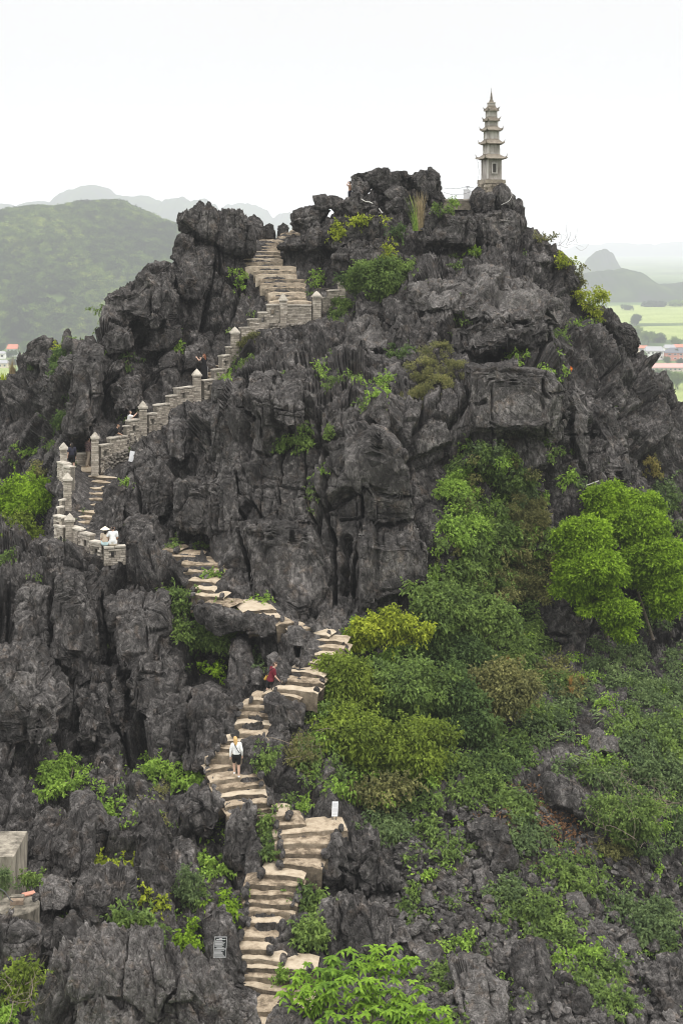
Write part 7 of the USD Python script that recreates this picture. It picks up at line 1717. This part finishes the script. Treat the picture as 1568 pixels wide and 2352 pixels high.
for k in range(6):
    obj('coping_stone', obox(np.array([(-27 + 11.2 * k) * s_, -0.0, 8 * s_]), X_, 5.3 * s_, 0.2, 1.8 * s_, _brng, 0.08), 'coping', t)
def wire(label, pts, r=0.014, m='cable', name='cable'):
    P = np.array([at(*p) for p in pts]); tt = np.linspace(0, 1, 14)
    k = np.linspace(0, 1, len(P)); Q = np.stack([np.interp(tt, k, P[:, i]) for i in range(3)], -1)
    for i in range(3): Q[:, i] = np.convolve(np.pad(Q[:, i], 1, mode='edge'), [.25, .5, .25], mode='valid')
    o = obj(name, tube(Q, r, 5), m, smooth=True)
    tag(o, label, 'cable' if name == 'cable' else 'pipe')
wire('slack cable from the notched summit rock to the pole, upper one', [(1018,431,103.6),(1045,433,104.2),(1073,429,104.6),(1088,431,104.4)])
wire('slack cable from the notched summit rock to the pagoda rocks, lower one', [(1018,441,103.6),(1040,447,104),(1062,446,104.2),(1090,436,104.2)])
wire('cable hanging down the left side of the pagoda', [(1096,365,103.2),(1100,395,103.1),(1098,410,103),(1094,440,102.6)], 0.01)
wire('pale cable draped over the rocks right of the pagoda plinth', [(1172,437,101.8),(1176,449,101.6),(1168,462,101.4),(1150,470,101.2)], 0.016, 'pale_pipe')
wire('pale plastic pipe lying on the layered summit slab', [(829,456,100.2),(838,462,100),(848,463,100),(856,467,99.9)], 0.035, 'pale_pipe', 'plastic_pipe')
wire('short pale plastic pipe end below the layered summit slab', [(870,478,99.8),(878,489,99.6)], 0.035, 'pale_pipe', 'plastic_pipe')
wire('pale pole lying on the rocks above the bright green trees', [(1345,1115,80.6),(1376,1104,80.6)], 0.03, 'pale_pipe', 'plastic_pipe')
Yb = 97.2; t = thing('plank_bench', 'dark wooden plank on posts beside the platform of the upper stairs', 'bench', at(741, 672, Yb)); s_ = px(Yb)
obj('plank', obox(np.array([0, 0, 9 * s_]), np.array([.98, .2, 0]), 14 * s_, 0.22, 0.035), 'dark_wood', t)
for x in (-11, 11):
    obj('leg', obox(np.array([x * s_, x * s_ * .2, 3 * s_]), X_, 0.04, 0.04, 5.4 * s_), 'dark_wood', t)
Yo = ground_depth(1305, 848) - 0.5
gx, gz = np.meshgrid(np.linspace(-1, 1, 9), np.linspace(-1, 1, 7), indexing='ij')
P = np.stack([gx * .22 + gz * .05, fbm(np.stack([gx, gz, 0 * gx], -1) * 2.5, 2, 4) * .22 - .1, gz * .13 - gx * .08 + .05 * np.sin(gx * 4)], -1)
i, j = np.meshgrid(np.arange(8), np.arange(6), indexing='ij'); q = np.stack([i * 7 + j, i * 7 + j + 1, (i + 1) * 7 + j + 1, (i + 1) * 7 + j], -1).reshape(-1, 4)
o = obj('orange_cloth', (P.reshape(-1, 3) + at(1305, 846, Yo), np.vstack([q[:, [0, 1, 2]], q[:, [0, 2, 3]]])), 'orange_cloth', smooth=True)
tag(o, 'small scrap of orange cloth caught on the right cliff', 'cloth')
# concrete block and round pier at the left edge
t = thing('concrete_block', 'stained square concrete block at the left edge', 'concrete block', (-12.2, 54.1, EYE - 24.7))
cb = trimesh.creation.box(bounds=[[-3.2, -1.15, -0.6], [0, 1.15, 1.62]]).subdivide_to_size(0.25)
v = np.array(cb.vertices); v = v + (fbm(v * 2.2, 3, 3) - .5)[:, None] * 0.05
obj('block', (v, np.array(cb.faces)), 'concrete', t, smooth=30)
cp = at(40, 2078, 50.6)
t = thing('round_pier', 'round concrete pier top at the left edge below the concrete block', 'concrete pier', cp)
cy = trimesh.creation.revolve(np.array([[0, 0], [.74, 0], [.785, -.03], [.79, -.1], [.775, -.5], [.79, -1.0], [0, -1.0]]), sections=40)
obj('pier', (np.array(cy.vertices), np.array(cy.faces)), 'concrete', t, smooth=35)
for dx, dy, dz, hx, hy, hz, a, m, lab, nm in ((-.02, .02, .085, .22, .11, .08, .12, 'old_brick', 'weathered brick lying in front on the round pier', 'loose_brick'), (-.08, .30, .09, .24, .12, .085, -.05, 'concrete', 'pale building block lying behind the brick on the round pier', 'loose_brick'), (.25, .72, .05, .22, .12, .022, .5, 'red_tile', 'broken red roof tile behind the round pier', 'roof_tile')):
    ax = np.array([math.cos(a), math.sin(a), 0])
    o = obj(nm, obox(cp + [dx, dy, dz], ax, hx, hy, hz, _brng, .06), m)
    tag(o, lab, 'brick' if nm == 'loose_brick' else 'tile')
rock_from([(70,2056),(84,2052),(92,2060),(86,2070),(74,2068)], 'dark stone lying on the rim of the round pier', Y=50.5, T=0.12)
o = obj('steel_cable', tube(np.array([at(0, 2042, 50.2), at(12, 2050, 50.1), at(22, 2066, 50.0), at(30, 2072, 50.0)]), .02, 5), 'cable'); tag(o, 'dark steel cable running onto the round pier', 'cable')
o = obj('yellow_rope', tube(np.array([at(14, 2098, 49.9), at(24, 2090, 49.9), at(34, 2082, 50.0)]), .014, 5), 'straw'); tag(o, 'yellow rope end lying on the round pier', 'rope')
o = obj('stone_slab', obox(at(462, 2224, 49.9), np.array([.97, .2, 0]), .17, .04, .17, _brng, .05), 'pale_pipe'); tag(o, 'pale grey slab standing in the rocks below the black notice board', 'slab')

rock_from([(-30,2122),(15,2112),(50,2122),(92,2140),(84,2196),(30,2222),(-30,2215)], 'dark rock in front of the round concrete pier', Y=49.4, T=0.9, rough=1.1)
# stones that edge the stairs
rge = np.random.default_rng(17)
ne = 0
for runs in (LOWER, WESTERN):
    for k, (a, b, c, d, Y) in enumerate(runs):
        for (u, v, sd) in ((a, b, -1), (c, d, 1)):
            if rge.random() < 0.12 or (runs is WESTERN and sd < 0): continue
            r = rge.uniform(4.5, 9) * 60 / Y
            kk = 7; an = np.sort(rge.uniform(0, 6.28, kk)) ; an = np.linspace(0, 6.28, kk, endpoint=False) + rge.uniform(-.3, .3, kk)
            q = np.stack([np.cos(an) * r * rge.uniform(.8, 1.3), np.sin(an) * r * rge.uniform(.7, 1.2)], -1) + [u + sd * r * rge.uniform(.7, 1.3), v + rge.uniform(-2, 6)]
            rock_from(q, 'dark rough stone among those edging the stone stairs', 'edge_stone', 'stone', Y=Y - 0.05 + rge.uniform(-.1, .25), T=rge.uniform(.25, .4), e=.55, facets=4, rough=.9, big=0., seed=int(rge.integers(1, 9999)), group='stones edging the stairs')
# ------------------------------------------------------------------ far trees and houses on the plain
mat('far_leaf', {'g': ('geometry', {}), 'oi': ('object_info', {}), 'n': ('noise_texture', {'scale': 0.012, 'detail': 4.0, 'roughness': 0.6}),
    'm': ('math', {'math_type': 'multiply_add', 'value2': 0.45}), 'm2': ('math', {'math_type': 'multiply_add', 'value2': 1.25, 'value3': -0.42}),
    'r': ('rgb_ramp', {'ramp': [(0.15, (0.035, 0.050, 0.028)), (0.4, (0.060, 0.098, 0.030)), (0.6, (0.13, 0.20, 0.040)), (0.85, (0.27, 0.33, 0.06))]}),
    'p': ('principled_bsdf', {'roughness': 0.9, 'specular_ior_level': 0.1})},
    [('g.position', 'n.vector'), ('oi.random', 'm.value1'), ('n.fac', 'm2.value1'), ('m2.value', 'm.value3'), ('m.value', 'r.fac'), ('r.color', 'p.base_color')])
rgf = np.random.default_rng(9)
def far_crown(r, leaf, cover, seed, n=7):
    g = np.random.default_rng(seed)
    lobes = [(np.array([g.normal() * r * .42, g.normal() * r * .42, r * (.75 + g.uniform(-.25, .45))]), np.array([r, r, r * .8]) * g.uniform(.38, .6)) for _ in range(n)]
    return crown(lobes, leaf, g, cover, top=0.8, aspect=.8)
forest = UsdGeom.PointInstancer.Define(stage, '/World/forest')
protos = []
UsdGeom.Scope.Define(stage, '/World/forest/kinds')
for k in range(4):
    protos.append(usdkit.mesh(stage, f'/World/forest/kinds/tree_crown_{k:03d}', far_crown(4.2, 1.7, 0.85, 50 + k), '/World/Looks/far_leaf').GetPath())
forest.CreatePrototypesRel().SetTargets(protos)
G = GREEN_P; nu, nv = G.shape[:2]
pts = []
while len(pts) < 19000:
    i, j = rgf.uniform(0, nu - 1.01), rgf.uniform(0, nv * 0.56)
    i0, j0 = int(i), int(j)
    p = G[i0, j0] * (1 - (i - i0)) + G[i0 + 1, j0] * (i - i0)
    p = p + (G[i0, j0 + 1] - G[i0, j0]) * (j - j0)
    if p[2] > 1 and noise(p * 0.016, 3) > 0.10:
        pts.append(p - [0, 0, 1.2])
pts = np.array(pts)
forest.CreatePositionsAttr(Vt.Vec3fArray.FromNumpy(pts.astype(np.float32)))
forest.CreateProtoIndicesAttr(Vt.IntArray.FromNumpy(rgf.integers(0, 4, len(pts)).astype(np.int32)))
sc = (rgf.uniform(0.55, 1.35, len(pts)) ** 1.0)[:, None] * np.array([[1.0, 1.0, 0.95]])
forest.CreateScalesAttr(Vt.Vec3fArray.FromNumpy(sc.astype(np.float32)))
an = rgf.uniform(0, 6.28, len(pts))
forest.CreateOrientationsAttr(Vt.QuathArray([Gf.Quath(float(math.cos(a / 2)), 0, 0, float(math.sin(a / 2))) for a in an]))
tag(forest, 'woodland covering the hazy hill on the left', kind='stuff')
def far_tree(u, v, ru, rv, lab, seed, m='far_leaf', cover=1.0):
    """Crown centred at (u, v) of half size (ru, rv); it stands on the plain."""
    Y = EYE * FOC / (v + rv * 1.25 - V0); s = px(Y); p = np.array([(u - U0) * s, Y, 0.0])
    t = thing('tree', lab, 'tree', p)
    r = ru * s; zc = EYE - (v - V0) * s
    g = np.random.default_rng(seed)
    lobes = [(np.array([g.uniform(-.6, .6) * r, g.uniform(-.4, .4) * r, zc + g.uniform(-.5, .55) * rv * s]), np.array([r * .45, r * .45, rv * s * .42]) * g.uniform(.8, 1.25)) for _ in range(9)]
    obj('crown', crown(lobes, max(0.7, r * .17), g, cover, top=.7, aspect=.8), m, t)
    obj('trunk', tube(np.array([[0, 0, -.5], [0.1, 0, zc]]), [r * .07 + .1, .1], 6), 'bark', t)
for k, (u, v, ru, rv, lab) in enumerate([(1456,733,16,11,'round tree standing alone between the two rice fields'),(1414,733,8,7,'small dark tree left of the lone round tree'),(1462,766,16,15,'green tree behind the houses on the right, left one of a pair'),(1488,774,16,14,'dark bluish tree behind the white house'),
    (1515,776,22,8,'spreading olive tree behind the houses on the right'),(1556,783,16,9,'bushy tree behind the red roof at the right edge'),(1528,868,18,18,'large tree in front of the long pink roof, left one'),(1556,872,16,18,'large tree in front of the long pink roof, right one'),(1497,828,12,8,'garden tree in front of the white house'),
    (1531,828,8,9,'garden tree between the white house and the coral walled house'),(1478,815,9,13,'dark tree left of the white house'),(1553,812,6,12,'slender tree before the coral walled house'),(1512,858,14,12,'tree at the left of the long pink roof'),(1564,832,12,7,'hedge tree beyond the long pink roof'),
    (26,812,14,7,'tree in front of the red roofed house on the left'),(52,800,16,14,'tree right of the red roofed house on the left'),(4,800,9,12,'tree at the left edge beside the small house'),(40,830,26,6,'bushes below the red roofed house on the left'),(72,785,18,16,'tall tree at the foot of the wooded hill behind the stump'),(1440,706,14,5,'low trees along the far edge of the rice field, left group'),(1500,699,26,4,'low trees along the far edge of the rice field, middle group'),(1555,697,20,5,'low trees along the far edge of the rice field, right group'),(1400,680,20,7,'dark trees before the low wooded ridge')]):
    far_tree(u, v, ru, rv, lab, 300 + k)
skin('roof_red', (0.46, 0.17, 0.11), .8); skin('roof_grey', (0.30, 0.30, 0.31), .8); skin('roof_pink', (0.50, 0.27, 0.24), .8); skin('roof_slate', (0.11, 0.115, 0.13), .7)
skin('wall_white', (0.72, 0.71, 0.68), .8); skin('wall_coral', (0.55, 0.22, 0.16), .8); skin('wall_cream', (0.58, 0.50, 0.40), .8); skin('dark_pane', (0.06, 0.07, 0.08), .25)
def house(lab, u0, u1, v_ridge, v_eave, v_foot, wallm, roofm, depth_=10.0, hip=0.25, wins=3, floors=2):
    Y = EYE * FOC / (v_foot - V0); s = px(Y); w = (u1 - u0) * s; hw = w / 2
    p = np.array([((u0 + u1) / 2 - U0) * s, Y, 0.0]); ze = EYE - (v_eave - V0) * s; zr = EYE - (v_ridge - V0) * (Y + depth_ / 2) / FOC
    t = thing('house', lab, 'house', p)
    wl = obj('wall', box_mesh([-hw * .93, 0.4, -0.5], [hw * .93, depth_ - .4, ze]), wallm, t)
    V = np.array([[-hw, -.3, ze - .15], [hw, -.3, ze - .15], [hw, depth_ + .3, ze - .15], [-hw, depth_ + .3, ze - .15], [-hw * (1 - hip), depth_ / 2, zr], [hw * (1 - hip), depth_ / 2, zr],
                  [-hw, -.3, ze + .05], [hw, -.3, ze + .05], [hw, depth_ + .3, ze + .05], [-hw, depth_ + .3, ze + .05]])
    F = np.array([[0,2,1],[0,3,2],[0,1,7],[0,7,6],[1,2,8],[1,8,7],[2,3,9],[2,9,8],[3,0,6],[3,6,9],[6,7,5],[6,5,4],[7,8,5],[8,9,4],[8,4,5],[9,6,4]])
    obj('roof', (V, F), roofm, t)
    for fl in range(floors):
        for k in range(wins):
            x = -hw * .93 + w * .93 * (k + .5) / wins; z0 = ze * (fl + .35) / floors; hh = ze / floors * .42; ww = w / wins * .24
            f = obj('window', box_mesh([x - ww, 0.32, z0], [x + ww, 0.398, z0 + hh]), 'wall_white' if wallm != 'wall_white' else 'wall_cream', wl)
            obj('pane', box_mesh([x - ww * .82, 0.27, z0 + hh * .08], [x + ww * .82, 0.318, z0 + hh * .92]), 'dark_pane', wl)
house('white house with grey gabled roof among trees on the right', 1483, 1525, 795, 806, 826, 'wall_white', 'roof_grey', 12, .12, 4)
house('house with a faded red roof left of the white house', 1466, 1490, 793, 799, 822, 'wall_cream', 'roof_red', 9, .2, 2)
house('coral walled house with a dark hipped roof at the right edge', 1529, 1585, 798, 810, 828, 'wall_coral', 'roof_slate', 13, .45, 4)
house('house with a pale grey roof behind the coral walled house', 1526, 1552, 791, 799, 818, 'wall_white', 'roof_grey', 9, .15, 2)
house('house with a bright red roof behind at the right edge', 1546, 1590, 790, 797, 816, 'wall_cream', 'roof_red', 9, .15, 3)
house('long low building with a faded pink roof on the right', 1490, 1590, 834, 844, 853, 'wall_cream', 'roof_pink', 14, .04, 9, 1)
house('white house with an orange red roof below the wooded hill on the left', 14, 41, 790, 801, 818, 'wall_white', 'roof_red', 9, .15, 3)
house('small pale house at the left edge below the wooded hill', -14, 11, 806, 812, 824, 'wall_white', 'roof_grey', 8, .2, 2, 1)
house('low grey roofed house at the left edge beside the ridge grass', -18, 17, 826, 834, 846, 'wall_cream', 'roof_grey', 9, .2, 3, 1)
